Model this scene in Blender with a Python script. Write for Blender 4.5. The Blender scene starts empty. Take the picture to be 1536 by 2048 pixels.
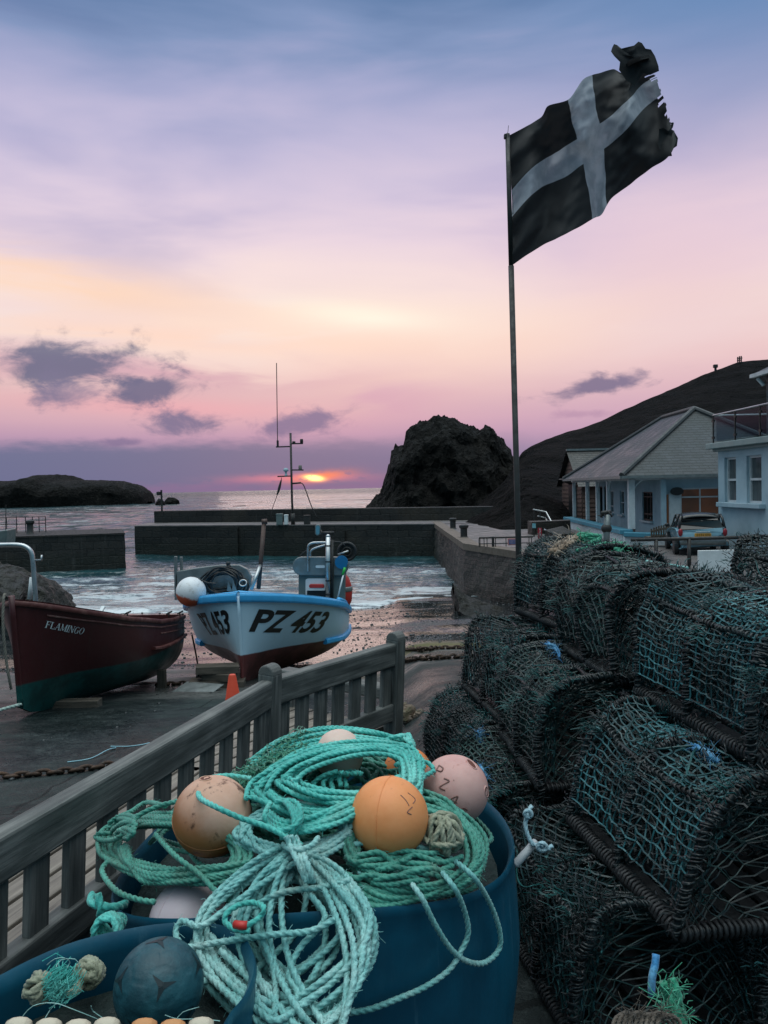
import bpy, bmesh, math, random
from mathutils import Vector, Matrix, noise, Quaternion
rnd = random.Random(11)
R = math.radians
V = Vector
scene = bpy.context.scene
COL = scene.collection
PI = math.pi

# ------------------------------------------------------------------ camera
F_PX = 1540.0
CAM = V((0, 0, 1.5))
PITCH, ROLL = R(1.81), R(-1.3)
CAM_ROT = Matrix.Rotation(R(90) - PITCH, 3, 'X') @ Matrix.Rotation(ROLL, 3, 'Z')

def ray(u, v):
    return CAM_ROT @ V(((u - 768) / F_PX, -(v - 1024) / F_PX, -1))
def at(u, v, Y):                 # a point of the place, Y metres ahead
    d = ray(u, v)
    return CAM + d * (Y / d.y)
def on(u, v, z):
    d = ray(u, v)
    return CAM + d * ((z - CAM.z) / d.z)
def lerp(a, b, t): return a + (b - a) * t
def clamp(x, a=0., b=1.): return max(a, min(b, x))
def sstep(a, b, x):
    t = clamp((x - a) / (b - a)); return t * t * (3 - 2 * t)
def interp(tab, x):
    if x <= tab[0][0]: return tab[0][1]
    for (a, p), (b, q) in zip(tab, tab[1:]):
        if x <= b: return p + (q - p) * (x - a) / (b - a)
    return tab[-1][1]
def nz(p, s=1.0, o=4):           # fractal noise about -1..1
    return noise.fractal(V(p) * s, 1.0, 2.0, o)
def lin(r, g, b):
    def f(c):
        c /= 255.
        return c / 12.92 if c <= .04045 else ((c + .055) / 1.055) ** 2.4
    return (f(r), f(g), f(b), 1)

# ------------------------------------------------------------------ objects
def tag(o, label=None, cat=None, group=None, kind=None):
    if label: o['label'] = label
    if cat: o['category'] = cat
    if group: o['group'] = group
    if kind: o['kind'] = kind
    return o
def empty(name, loc, label=None, cat=None, group=None, rz=0):
    o = bpy.data.objects.new(name, None); COL.objects.link(o)
    o.location = loc; o.rotation_euler = (0, 0, rz); o.empty_display_size = .1
    return tag(o, label, cat, group)
def copy_tree(o, parent=None):
    c = o.copy(); COL.objects.link(c)
    if parent: c.parent = parent
    for ch in list(o.children): copy_tree(ch, c)
    return c

class MB:
    """collects geometry, then links it as one mesh object"""
    def __init__(s): s.v = []; s.f = []; s.m = []; s.uv = {}
    def add(s, vs, fs, mi=0, uvs=None):
        k = len(s.v); s.v.extend(V(p) for p in vs)
        for i, f in enumerate(fs):
            if uvs: s.uv[len(s.f)] = uvs[i]
            s.f.append(tuple(a + k for a in f)); s.m.append(mi)
        return s
    def box(s, c, size, M=None, mi=0, taper=1.0):
        c = V(c); hx, hy, hz = [a / 2 for a in size]
        M = M or Matrix.Identity(3)
        P = []
        for z in (-1, 1):
            k = taper if z > 0 else 1
            for x, y in ((-1, -1), (1, -1), (1, 1), (-1, 1)):
                P.append(V((x * hx * k, y * hy * k, z * hz)))
        F = [(0, 3, 2, 1), (4, 5, 6, 7), (0, 1, 5, 4), (1, 2, 6, 5), (2, 3, 7, 6), (3, 0, 4, 7)]
        ax = max(range(3), key=lambda i: size[i]); o = [i for i in range(3) if i != ax]
        q = rnd.random() * 50
        U = [[(P[i][ax] + q, P[i][o[0]] + P[i][o[1]] + q) for i in f] for f in F]
        return s.add([c + M @ p for p in P], F, mi, U)
    def beam(s, a, b, w, h, up=(0, 0, 1), mi=0):      # a board from a to b, w across, h along up
        a, b = V(a), V(b); d = b - a; L = d.length; x = d.normalized()
        z = V(up); z = (z - x * z.dot(x)).normalized(); y = z.cross(x)
        M = Matrix((x, y, z)).transposed()
        return s.box((a + b) / 2, (L, w, h), M, mi)
    def tube(s, pts, r, seg=8, closed=False, caps=True, mi=0, twist=0., lob=None):
        pts = [V(p) for p in pts]; n = len(pts)
        if n < 2: return s
        T = []
        for i in range(n):
            a = pts[(i - 1) % n] if (closed or i > 0) else pts[i]
            b = pts[(i + 1) % n] if (closed or i < n - 1) else pts[i]
            t = b - a
            T.append(t.normalized() if t.length > 1e-9 else V((0, 0, 1)))
        ref = V((0, 0, 1)) if abs(T[0].z) < .9 else V((1, 0, 0))
        nrm = (ref - T[0] * ref.dot(T[0])).normalized()
        vs = []; L = 0
        for i in range(n):
            if i:
                L += (pts[i] - pts[i - 1]).length
                nrm = nrm - T[i] * nrm.dot(T[i])
                nrm = nrm.normalized() if nrm.length > 1e-6 else T[i].orthogonal().normalized()
            bn = T[i].cross(nrm)
            rr = r(i / (n - 1)) if callable(r) else r
            for k in range(seg):
                th = 2 * PI * k / seg
                q = rr * (lob(th) if lob else 1)
                w = th + twist * L
                vs.append(pts[i] + nrm * (q * math.cos(w)) + bn * (q * math.sin(w)))
        fs = []
        for i in range(n if closed else n - 1):
            j = (i + 1) % n
            for k in range(seg):
                l = (k + 1) % seg
                fs.append((i * seg + k, i * seg + l, j * seg + l, j * seg + k))
        if caps and not closed:
            fs.append(tuple(range(seg - 1, -1, -1)))
            fs.append(tuple((n - 1) * seg + k for k in range(seg)))
        return s.add(vs, fs, mi)
    def rope(s, pts, r, closed=False, mi=0):
        p = spline(pts, r * .75, closed)
        return s.tube(p, r, 12, closed, mi=mi, twist=2 * PI / (7.2 * r), lob=lambda th: .70 + .33 * abs(math.cos(1.5 * th)) ** .75)
    def lathe(s, prof, c=(0, 0, 0), seg=24, M=None, mi=0):   # prof: (radius, z)
        c = V(c); M = M or Matrix.Identity(3); vs = []
        for (r, z) in prof:
            for k in range(seg):
                a = 2 * PI * k / seg
                vs.append(c + M @ V((r * math.cos(a), r * math.sin(a), z)))
        fs = []
        for i in range(len(prof) - 1):
            for k in range(seg):
                l = (k + 1) % seg
                fs.append((i * seg + k, i * seg + l, (i + 1) * seg + l, (i + 1) * seg + k))
        fs.append(tuple(range(seg - 1, -1, -1))); n = len(prof) - 1
        fs.append(tuple(n * seg + k for k in range(seg)))
        return s.add(vs, fs, mi)
    def ball(s, c, r, seg=24, rings=14, M=None, mi=0, sc=(1, 1, 1), bump=0, bs=1):
        c = V(c); vs = []; M = M or Matrix.Identity(3)
        for i in range(1, rings):
            ph = PI * i / rings
            for k in range(seg):
                a = 2 * PI * k / seg
                d = V((math.sin(ph) * math.cos(a), math.sin(ph) * math.sin(a), math.cos(ph)))
                q = 1 + (bump * nz(d * bs + c * 3.1) if bump else 0)
                vs.append(c + M @ V((d.x * sc[0], d.y * sc[1], d.z * sc[2])) * r * q)
        top = len(vs); vs.append(c + M @ V((0, 0, r * sc[2]))); vs.append(c - M @ V((0, 0, r * sc[2])))
        fs = []
        for i in range(rings - 2):
            for k in range(seg):
                l = (k + 1) % seg
                fs.append((i * seg + k, (i + 1) * seg + k, (i + 1) * seg + l, i * seg + l))
        for k in range(seg):
            l = (k + 1) % seg
            fs.append((top, k, l)); b = (rings - 2) * seg; fs.append((top + 1, b + l, b + k))
        return s.add(vs, fs, mi)
    def grid(s, rows, closed_u=False, flip=False, mi=0):     # rows: list of equal lists of points
        n = len(rows[0]); vs = [p for r in rows for p in r]; fs = []
        for i in range(len(rows) - 1):
            for k in range(n if closed_u else n - 1):
                l = (k + 1) % n
                q = (i * n + k, i * n + l, (i + 1) * n + l, (i + 1) * n + k)
                fs.append(q[::-1] if flip else q)
        return s.add(vs, fs, mi)
    def poly_prism(s, pts, z0, z1, mi=0):                     # plan outline (ccw) pulled from z0 to z1
        n = len(pts)
        vs = [(p[0], p[1], z0) for p in pts] + [(p[0], p[1], z1) for p in pts]
        fs = [tuple(range(n - 1, -1, -1)), tuple(range(n, 2 * n))]
        for i in range(n):
            j = (i + 1) % n; fs.append((i, j, n + j, n + i))
        return s.add(vs, fs, mi)
    def build(s, name, mats, parent=None, org=None, smooth=False, bevel=0, solid=0, auto=None):
        me = bpy.data.meshes.new(name)
        O = V(org) if org is not None else V((0, 0, 0))
        me.from_pydata([p - O for p in s.v], [], s.f)
        if not isinstance(mats, (list, tuple)): mats = [mats]
        for m in mats: me.materials.append(m)
        if len(mats) > 1: me.polygons.foreach_set('material_index', s.m)
        if s.uv:
            uv = me.uv_layers.new(name='UVMap')
            for i, l in s.uv.items():
                p = me.polygons[i]
                for k, li in enumerate(p.loop_indices): uv.data[li].uv = l[k]
        if smooth or auto: me.polygons.foreach_set('use_smooth', [True] * len(me.polygons))
        me.update()
        if auto: me.set_sharp_from_angle(angle=R(auto))
        o = bpy.data.objects.new(name, me); COL.objects.link(o)
        if parent is not None:
            o.parent = parent
            if org is not None:
                w = V((0, 0, 0)); q = parent
                while q is not None: w += q.location; q = q.parent
                o.location = O - w
        elif org is not None: o.location = O
        if solid:
            m = o.modifiers.new('Solidify', 'SOLIDIFY'); m.thickness = solid; m.offset = 0
        if bevel:
            m = o.modifiers.new('Bevel', 'BEVEL'); m.width = bevel; m.segments = 2; m.limit_method = 'ANGLE'
        return o

def spline(pts, step, closed=False):
    P = [V(p) for p in pts]; n = len(P); out = []
    rng = range(n) if closed else range(n - 1)
    for i in rng:
        p0 = P[(i - 1) % n] if (closed or i > 0) else P[i]
        p1 = P[i]; p2 = P[(i + 1) % n]
        p3 = P[(i + 2) % n] if (closed or i + 2 < n) else p2
        m = max(2, int((p2 - p1).length / step) + 1)
        for k in range(m):
            t = k / m; t2, t3 = t * t, t * t * t
            out.append(.5 * (2 * p1 + (p2 - p0) * t + (2 * p0 - 5 * p1 + 4 * p2 - p3) * t2 + (3 * p1 - p0 - 3 * p2 + p3) * t3))
    if not closed: out.append(P[-1])
    return out

def text_geo(s, size, shear=0., bold=0.):
    cu = bpy.data.curves.new('text', 'FONT'); cu.body = s; cu.size = size; cu.shear = shear; cu.offset = bold
    cu.resolution_u = 4
    o = bpy.data.objects.new('text', cu); COL.objects.link(o)
    bpy.context.view_layer.update()
    me = bpy.data.meshes.new_from_object(o.evaluated_get(bpy.context.evaluated_depsgraph_get()))
    bm = bmesh.new(); bm.from_mesh(me)
    w = max(v.co.x for v in bm.verts); x = .02
    while x < w:
        bmesh.ops.bisect_plane(bm, geom=bm.verts[:] + bm.edges[:] + bm.faces[:], plane_co=(x, 0, 0), plane_no=(1, 0, 0)); x += size * .22
    bmesh.ops.triangulate(bm, faces=bm.faces[:])
    vs = [v.co.copy() for v in bm.verts]; bm.verts.index_update()
    fs = [tuple(v.index for v in f.verts) for f in bm.faces]
    bm.free(); bpy.data.objects.remove(o); bpy.data.curves.remove(cu); bpy.data.meshes.remove(me)
    return vs, fs

# ------------------------------------------------------------------ node helpers
class NT:
    def __init__(s, tree): s.t = tree; s.N = tree.nodes; s.L = tree.links
    def n(s, typ, ins=None, **kw):
        o = s.N.new(typ)
        for k, v in kw.items(): setattr(o, k, v)
        for k, v in (ins or {}).items(): s.set(o.inputs[k], v)
        return o
    def set(s, sock, v):
        if isinstance(v, bpy.types.NodeSocket): s.L.new(v, sock)
        elif sock.type == 'RGBA' and not isinstance(v, (tuple, list)): sock.default_value = (v, v, v, 1)
        elif sock.type == 'RGBA' and len(v) == 3: sock.default_value = (*v, 1)
        else: sock.default_value = v
    def m(s, op, a, b=None, c=None):
        o = s.N.new('ShaderNodeMath'); o.operation = op
        for i, x in enumerate((a, b, c)):
            if x is not None: s.set(o.inputs[i], x)
        return o.outputs[0]
    def mix(s, f, a, b, mode='MIX'):
        o = s.N.new('ShaderNodeMix'); o.data_type = 'RGBA'; o.blend_type = mode
        s.set(o.inputs[0], f); s.set(o.inputs[6], a); s.set(o.inputs[7], b)
        return o.outputs[2]
    def ramp(s, f, stops, interp='LINEAR'):
        o = s.N.new('ShaderNodeValToRGB'); cr = o.color_ramp; cr.interpolation = interp
        while len(cr.elements) > 1: cr.elements.remove(cr.elements[-1])
        for i, (p, c) in enumerate(stops):
            e = cr.elements[0] if i == 0 else cr.elements.new(p)
            e.position = p
            e.color = c if isinstance(c, (tuple, list)) and len(c) == 4 else ((*c, 1) if isinstance(c, (tuple, list)) else (c, c, c, 1))
        s.set(o.inputs[0], f); return o.outputs[0]
    def noise(s, vec, scale, detail=4, rough=.55, dist=0.):
        o = s.n('ShaderNodeTexNoise', {'Vector': vec, 'Scale': scale, 'Detail': detail, 'Roughness': rough, 'Distortion': dist})
        return o.outputs['Fac']
    def maprange(s, x, a, b, c=0., d=1., t='SMOOTHSTEP'):
        o = s.N.new('ShaderNodeMapRange'); o.interpolation_type = t
        for i, q in enumerate((x, a, b, c, d)): s.set(o.inputs[i], q)
        return o.outputs[0]
    def scale(s, vec, sc):
        return s.n('ShaderNodeMapping', {'Vector': vec, 'Scale': sc}).outputs[0]

def newmat(name):
    m = bpy.data.materials.new(name); m.use_nodes = True
    t = NT(m.node_tree); b = t.N['Principled BSDF']
    return m, t, b
def coord(t, which='Object', sc=None, rand=False):
    c = t.n('ShaderNodeTexCoord').outputs[which]
    if rand:
        r = t.n('ShaderNodeObjectInfo').outputs['Random']
        c = t.n('ShaderNodeVectorMath', {0: c, 1: t.n('ShaderNodeCombineXYZ', {0: t.m('MULTIPLY', r, 37.), 1: t.m('MULTIPLY', r, 91.), 2: 0.}).outputs[0]}, operation='ADD').outputs[0]
    if sc: c = t.scale(c, sc)
    return c
def pmat(name, cols, scale=6, rough=(.4, .6), bump=(0, 20), metal=0., sc=None, which='Object', rand=False, detail=5, spec=None, bdet=4, bdist=.01):
    """a noise-driven paint / stone / metal: cols are stops over a noise, rough varies with it"""
    m, t, b = newmat(name); c = coord(t, which, sc, rand)
    f = t.noise(c, scale, detail, .6)
    n = len(cols)
    if n == 1: t.set(b.inputs['Base Color'], (*cols[0][:3], 1))
    else:
        st = [(.3 + .4 * i / (n - 1), (*k[:3], 1)) for i, k in enumerate(cols)]
        t.set(b.inputs['Base Color'], t.ramp(f, st))
    t.set(b.inputs['Roughness'], t.maprange(t.noise(c, scale * 2.3, 3), .3, .7, rough[0], rough[1]))
    b.inputs['Metallic'].default_value = metal
    if spec is not None: b.inputs['Specular IOR Level'].default_value = spec
    if bump[0]:
        bp = t.n('ShaderNodeBump', {'Strength': bump[0], 'Distance': bdist, 'Height': t.noise(c, bump[1], bdet, .6)})
        t.set(b.inputs['Normal'], bp.outputs[0])
    return m
# ------------------------------------------------------------------ camera, view, world, sun
cam = bpy.data.cameras.new('camera'); camo = bpy.data.objects.new('camera', cam); COL.objects.link(camo)
camo.matrix_world = Matrix.Translation(CAM) @ CAM_ROT.to_4x4()
cam.sensor_fit = 'AUTO'; cam.sensor_width = 36; cam.lens = 36 * F_PX / 2048
cam.clip_start = .05; cam.clip_end = 60000
scene.camera = camo
scene.view_settings.view_transform = 'Standard'; scene.view_settings.look = 'None'
scene.view_settings.exposure = 0; scene.view_settings.gamma = 1
scene.cycles.max_bounces = 6; scene.cycles.use_denoising = True
scene.cycles.sample_clamp_indirect = 4

def azel(u, v):
    d = ray(u, v).normalized()
    return math.atan2(d.x, d.y), math.asin(d.z)

w = bpy.data.worlds.new('World'); scene.world = w; w.use_nodes = True
t = NT(w.node_tree); bg = t.N['Background']
D = t.n('ShaderNodeTexCoord').outputs['Generated']
nrm = t.n('ShaderNodeVectorMath', {0: D}, operation='NORMALIZE').outputs[0]
sx = t.n('ShaderNodeSeparateXYZ', {0: nrm})
dx, dy, dz = sx.outputs
AZ = t.m('ARCTAN2', dx, dy); EL = t.m('ARCSINE', dz)
vec = t.n('ShaderNodeCombineXYZ', {0: AZ, 1: EL, 2: 0.}).outputs[0]
# soft streaks of high cloud running down to the right
sk = t.n('ShaderNodeMapping', {'Vector': vec, 'Rotation': (0, 0, R(14)), 'Scale': (1.6, 9., 1)}).outputs[0]
STREAK = t.noise(sk, 1.9, 5, .5, .5)
sk2 = t.n('ShaderNodeMapping', {'Vector': vec, 'Rotation': (0, 0, R(38)), 'Scale': (1.3, 5., 1)}).outputs[0]
STREAK2 = t.noise(sk2, 2.0, 4, .5, .4)
wob = t.m('MULTIPLY', t.m('SUBTRACT', STREAK, .5), .05)
wob2 = t.m('MULTIPLY', t.m('SUBTRACT', STREAK2, .5), .20)
ELW = t.m('ADD', EL, t.m('MULTIPLY', t.m('ADD', wob, wob2), t.maprange(EL, .05, .25)))
def elv(v): return azel(768, v)[1]
EMAX = .62
stops = [(975, (132, 112, 146)), (945, (124, 114, 150)), (915, (122, 119, 155)), (900, (136, 126, 161)), (868, (186, 152, 179)), (840, (208, 168, 184)),
         (790, (224, 184, 188)), (735, (240, 206, 200)), (670, (248, 226, 218)), (590, (244, 222, 224)),
         (500, (232, 212, 225)), (400, (214, 200, 222)), (300, (192, 186, 216)), (200, (166, 170, 206)), (100, (130, 150, 190)), (0, (102, 130, 172))]
base = t.ramp(t.m('DIVIDE', ELW, EMAX), [(max(0, elv(v) / EMAX), lin(*c)) for v, c in stops] + [(1, lin(98, 128, 170))])
def gauss(u, v, su, sv, rot=0.):          # soft patch round the direction of the photograph's (u, v)
    a, e = azel(u, v)
    p = t.n('ShaderNodeVectorMath', {0: vec, 1: (a, e, 0)}, operation='SUBTRACT').outputs[0]
    p = t.n('ShaderNodeMapping', {'Vector': p, 'Rotation': (0, 0, R(rot))}).outputs[0]
    s = t.n('ShaderNodeSeparateXYZ', {0: p})
    x = t.m('DIVIDE', s.outputs[0], su / F_PX); y = t.m('DIVIDE', s.outputs[1], sv / F_PX)
    return t.m('POWER', 2.718, t.m('MULTIPLY', -1., t.m('ADD', t.m('MULTIPLY', x, x), t.m('MULTIPLY', y, y))))
sky = base
# the right of the sky is bluer high up and pinker low down, the left a little darker
hi = t.maprange(EL, elv(520), elv(60))
sky = t.mix(t.m('MULTIPLY', t.maprange(AZ, .05, .50), t.m('MULTIPLY', hi, .75)), sky, lin(92, 134, 182))
sky = t.mix(t.m('MULTIPLY', gauss(1330, 600, 330, 230), .55), sky, lin(226, 190, 204))
sky = t.mix(t.m('MULTIPLY', gauss(1250, 850, 330, 70, 0), .45), sky, lin(196, 156, 186))
# veils
sky = t.mix(t.m('MULTIPLY', t.m('MULTIPLY', t.maprange(STREAK2, .42, .70), gauss(120, 330, 560, 190, 20)), .40), sky, lin(156, 152, 194))
sky = t.mix(t.m('MULTIPLY', t.m('MULTIPLY', t.maprange(STREAK2, .45, .70), gauss(1000, 330, 380, 190, -25)), .35), sky, lin(184, 168, 206))
# warm light high in the cloud over the sun
sky = t.mix(t.m('MULTIPLY', gauss(740, 650, 420, 95, 3), .70), sky, lin(255, 232, 216))
sky = t.mix(t.m('MULTIPLY', gauss(715, 632, 140, 22, 6), .85), sky, lin(255, 250, 232))
sky = t.mix(t.m('MULTIPLY', t.m('MULTIPLY', gauss(60, 555, 420, 46, 6), t.maprange(STREAK, .36, .56)), .85), sky, lin(255, 216, 186))
sky = t.mix(t.m('MULTIPLY', t.m('MULTIPLY', gauss(330, 675, 520, 26, 2), t.maprange(STREAK, .42, .58)), .60), sky, lin(255, 214, 192))
sky = t.mix(t.m('MULTIPLY', t.m('MULTIPLY', gauss(260, 740, 520, 40, 2), t.maprange(STREAK, .58, .44)), .65), sky, lin(202, 152, 176))
sky = t.mix(t.m('MULTIPLY', gauss(980, 690, 330, 60, -10), .35), sky, lin(253, 216, 198))
sky = t.mix(t.m('MULTIPLY', t.m('MULTIPLY', gauss(720, 805, 200, 60, -8), t.maprange(STREAK, .40, .6)), .6), sky, lin(206, 156, 184))
sky = t.mix(t.m('MULTIPLY', gauss(330, 815, 260, 20, 2), .55), sky, lin(240, 170, 178))
# blue-grey band of far cloud to the left of the sun
edge = t.m('ADD', EL, t.m('MULTIPLY', t.m('SUBTRACT', t.noise(t.scale(vec, (9, 34, 1)), 1.6, 6, .6), .5), .045))
band = t.m('MULTIPLY', t.maprange(edge, elv(866), elv(902)), t.maprange(AZ, .30, -.25))
sky = t.mix(t.m('MULTIPLY', band, .88), sky, lin(103, 112, 146))
sky = t.mix(t.m('MULTIPLY', t.maprange(edge, elv(948), elv(972)), .45), sky, lin(146, 110, 148))
# glow on the horizon
GN = t.noise(t.scale(vec, (40, 110, 1)), 1.0, 5, .6)
sky = t.mix(t.m('MULTIPLY', t.m('MULTIPLY', gauss(600, 956, 115, 8, 0), t.maprange(GN, .25, .5)), .85), sky, lin(226, 136, 152))
sky = t.mix(t.m('MULTIPLY', t.m('MULTIPLY', gauss(640, 953, 52, 9, -6), t.maprange(GN, .30, .52)), .95), sky, lin(255, 140, 100))
sunn = t.m('MULTIPLY', gauss(628, 956, 15, 4.6, 6), t.maprange(GN, .28, .46))
sky = t.mix(t.m('MINIMUM', t.m('MULTIPLY', sunn, 1.8), 1.), sky, (3.2, 1.75, .55, 1))
# separate dark clouds
CN = t.noise(t.n('ShaderNodeMapping', {'Vector': vec, 'Scale': (21, 38, 1)}).outputs[0], 1.0, 8, .62, .35)
def cloud(u, v, su, sv, rot, col, k=.9, th=.62):
    global sky
    f = t.m('ADD', gauss(u, v, su, sv, rot), t.m('MULTIPLY', t.m('SUBTRACT', CN, .5), 2.1))
    f = t.maprange(f, th - .30, th + .42)
    f = t.m('MULTIPLY', f, t.maprange(gauss(u, v, su * 1.5, sv * 1.6, rot), .12, .4))
    sky = t.mix(t.m('MULTIPLY', f, k), sky, lin(*col))
cloud(130, 732, 135, 44, -4, (92, 102, 134), .88, .46)
cloud(150, 785, 80, 40, 0, (124, 118, 150), .7)
cloud(300, 776, 88, 28, -8, (96, 102, 136), .9, .45)
cloud(352, 846, 58, 27, 4, (110, 110, 146), .9, .42)
cloud(590, 850, 85, 26, -8, (120, 114, 152), .9, .42)
cloud(1195, 772, 92, 17, -8, (118, 110, 142), .9, .42)
cloud(1160, 828, 60, 10, 0, (176, 140, 170), .6, .5)
cloud(245, 885, 60, 10, 0, (122, 112, 150), .8, .5)
# blue dusk behind the camera; bright unseen overhead sky added to light the foreground
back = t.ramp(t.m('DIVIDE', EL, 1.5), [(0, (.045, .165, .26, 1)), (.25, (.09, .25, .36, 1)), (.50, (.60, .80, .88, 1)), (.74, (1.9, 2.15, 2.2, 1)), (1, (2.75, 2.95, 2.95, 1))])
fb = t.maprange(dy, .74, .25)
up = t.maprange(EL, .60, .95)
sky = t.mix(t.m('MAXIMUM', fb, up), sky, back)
sky = t.mix(t.maprange(EL, -.002, -.02), sky, (.06, .09, .11, 1))
SUN_AZ, SUN_EL = azel(628, 954)
nish = t.n('ShaderNodeTexSky', sky_type='NISHITA', sun_disc=False, sun_elevation=max(SUN_EL, R(1.2)), sun_rotation=SUN_AZ, air_density=1.2, dust_density=1.5)
add = t.mix(.005, sky, nish.outputs[0], 'ADD')
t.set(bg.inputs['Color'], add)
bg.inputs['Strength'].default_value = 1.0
w.cycles.sampling_method = 'MANUAL'; w.cycles.sample_map_resolution = 1024

sun = bpy.data.lights.new('sun', 'SUN'); sun.energy = .05; sun.angle = R(14); sun.color = (1, .76, .66)
suno = bpy.data.objects.new('sun', sun); COL.objects.link(suno)
sdir = V((math.sin(SUN_AZ) * math.cos(R(2)), math.cos(SUN_AZ) * math.cos(R(2)), math.sin(R(2))))
suno.rotation_euler = sdir.to_track_quat('Z', 'Y').to_euler()
suno.location = (0, 0, 30)
# ------------------------------------------------------------------ materials
def wood_mat(name, a, b_, c_, rough=(.55, .8)):
    m, t, b = newmat(name)
    uv = t.n('ShaderNodeTexCoord').outputs['UV']
    g = t.noise(t.scale(uv, (3., 60., 1)), 1., 6, .65, .6)
    g2 = t.noise(t.scale(uv, (5., 14., 1)), 1., 4, .6)
    col = t.ramp(t.m('ADD', t.m('MULTIPLY', g, .6), t.m('MULTIPLY', g2, .4)), [(.33, a), (.5, b_), (.66, c_)])
    t.set(b.inputs['Base Color'], col)
    t.set(b.inputs['Roughness'], t.maprange(g2, .3, .7, *rough))
    t.set(b.inputs['Normal'], t.n('ShaderNodeBump', {'Strength': .5, 'Distance': .004, 'Height': g}).outputs[0])
    return m
M = {}
M['bench'] = wood_mat('weathered bench wood', (.04, .043, .042), (.10, .104, .10), (.22, .215, .205))
M['seat'] = wood_mat('bleached seat wood', (.09, .075, .062), (.19, .16, .135), (.30, .26, .22))
M['timber'] = wood_mat('dark timber', (.03, .025, .02), (.08, .065, .05), (.14, .11, .09))
M['boards'] = wood_mat('brown hut boards', (.035, .018, .014), (.075, .038, .028), (.11, .06, .045))

def stone_wall(name, cols, scale=2.2, mort=.02, bw=.55, bh=.28, wet=0., tide=-50.):
    m, t, b = newmat(name); c = coord(t)
    s = t.n('ShaderNodeSeparateXYZ', {0: c})
    q = t.n('ShaderNodeCombineXYZ', {0: t.m('ADD', s.outputs[0], s.outputs[1]), 1: s.outputs[2], 2: 0.}).outputs[0]
    wv = t.n('ShaderNodeVectorMath', {0: q, 1: t.n('ShaderNodeVectorMath', {0: t.n('ShaderNodeTexNoise', {'Vector': c, 'Scale': 1.3, 'Detail': 3.}).outputs['Color'], 1: (.28, .22, 0)}, operation='MULTIPLY').outputs[0]}, operation='ADD').outputs[0]
    br = t.n('ShaderNodeTexBrick', {'Vector': wv, 'Scale': 1., 'Mortar Size': mort, 'Mortar Smooth': .4, 'Brick Width': bw, 'Row Height': bh,
             'Color1': (*cols[0], 1), 'Color2': (*cols[1], 1), 'Mortar': (*cols[2], 1)})
    big = t.noise(c, .35, 5); sm = t.noise(c, 7., 6, .65)
    col = t.mix(t.maprange(sm, .35, .68), t.mix(.5, br.outputs['Color'], (0, 0, 0, 1)), br.outputs['Color'])
    col = t.mix(t.m('MULTIPLY', t.maprange(big, .5, .7), .6), col, (*cols[3], 1))
    zt_ = t.m('ADD', s.outputs[2], t.m('MULTIPLY', t.m('SUBTRACT', t.noise(c, .8, 5), .5), .9))
    col = t.mix(t.m('MULTIPLY', t.maprange(zt_, tide + .25, tide - .25), .75), col, (.010, .011, .007, 1))
    streak = t.noise(t.scale(c, (2.6, 2.6, .12)), 1.6, 5, .65)
    col = t.mix(t.m('MULTIPLY', t.maprange(streak, .60, .74), .5), col, (.075, .072, .068, 1))
    t.set(b.inputs['Base Color'], col)
    t.set(b.inputs['Roughness'], t.maprange(sm, .3, .7, .45 - wet, .9 - wet))
    h = t.m('ADD', t.m('MULTIPLY', br.outputs['Fac'], -.6), t.m('MULTIPLY', sm, .9))
    t.set(b.inputs['Normal'], t.n('ShaderNodeBump', {'Strength': .9, 'Distance': .06, 'Height': h}).outputs[0])
    return m
M['pier'] = stone_wall('pier stone', [(.026, .022, .019), (.010, .009, .0085), (.003, .003, .003), (.036, .027, .018)], bw=.95, bh=.45, mort=.03, tide=.95)
M['quay_wall'] = stone_wall('quay stone', [(.075, .060, .052), (.040, .034, .030), (.02, .018, .017), (.10, .085, .075)], bw=.34, bh=.16, wet=.1, tide=.55)
M['coping'] = pmat('coping stone', [(.10, .075, .058), (.15, .115, .09)], 3, (.5, .8), (.4, 12))
M['deck'] = pmat('quay concrete', [(.070, .062, .062), (.11, .096, .093), (.15, .13, .125)], .9, (.35, .7), (.5, 9), bdist=.03)
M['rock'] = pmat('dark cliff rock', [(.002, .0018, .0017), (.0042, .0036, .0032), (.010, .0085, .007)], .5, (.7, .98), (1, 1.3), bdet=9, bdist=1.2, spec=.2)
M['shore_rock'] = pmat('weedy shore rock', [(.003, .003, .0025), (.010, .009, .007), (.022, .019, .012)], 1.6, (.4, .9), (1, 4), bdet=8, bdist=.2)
M['hill'] = pmat('heather hillside', [(.0012, .0010, .0009), (.0024, .0018, .0014), (.0045, .0032, .0022)], .13, (.85, 1), (1, 1.2), bdet=9, bdist=1.6, detail=9, spec=.1)

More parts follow.
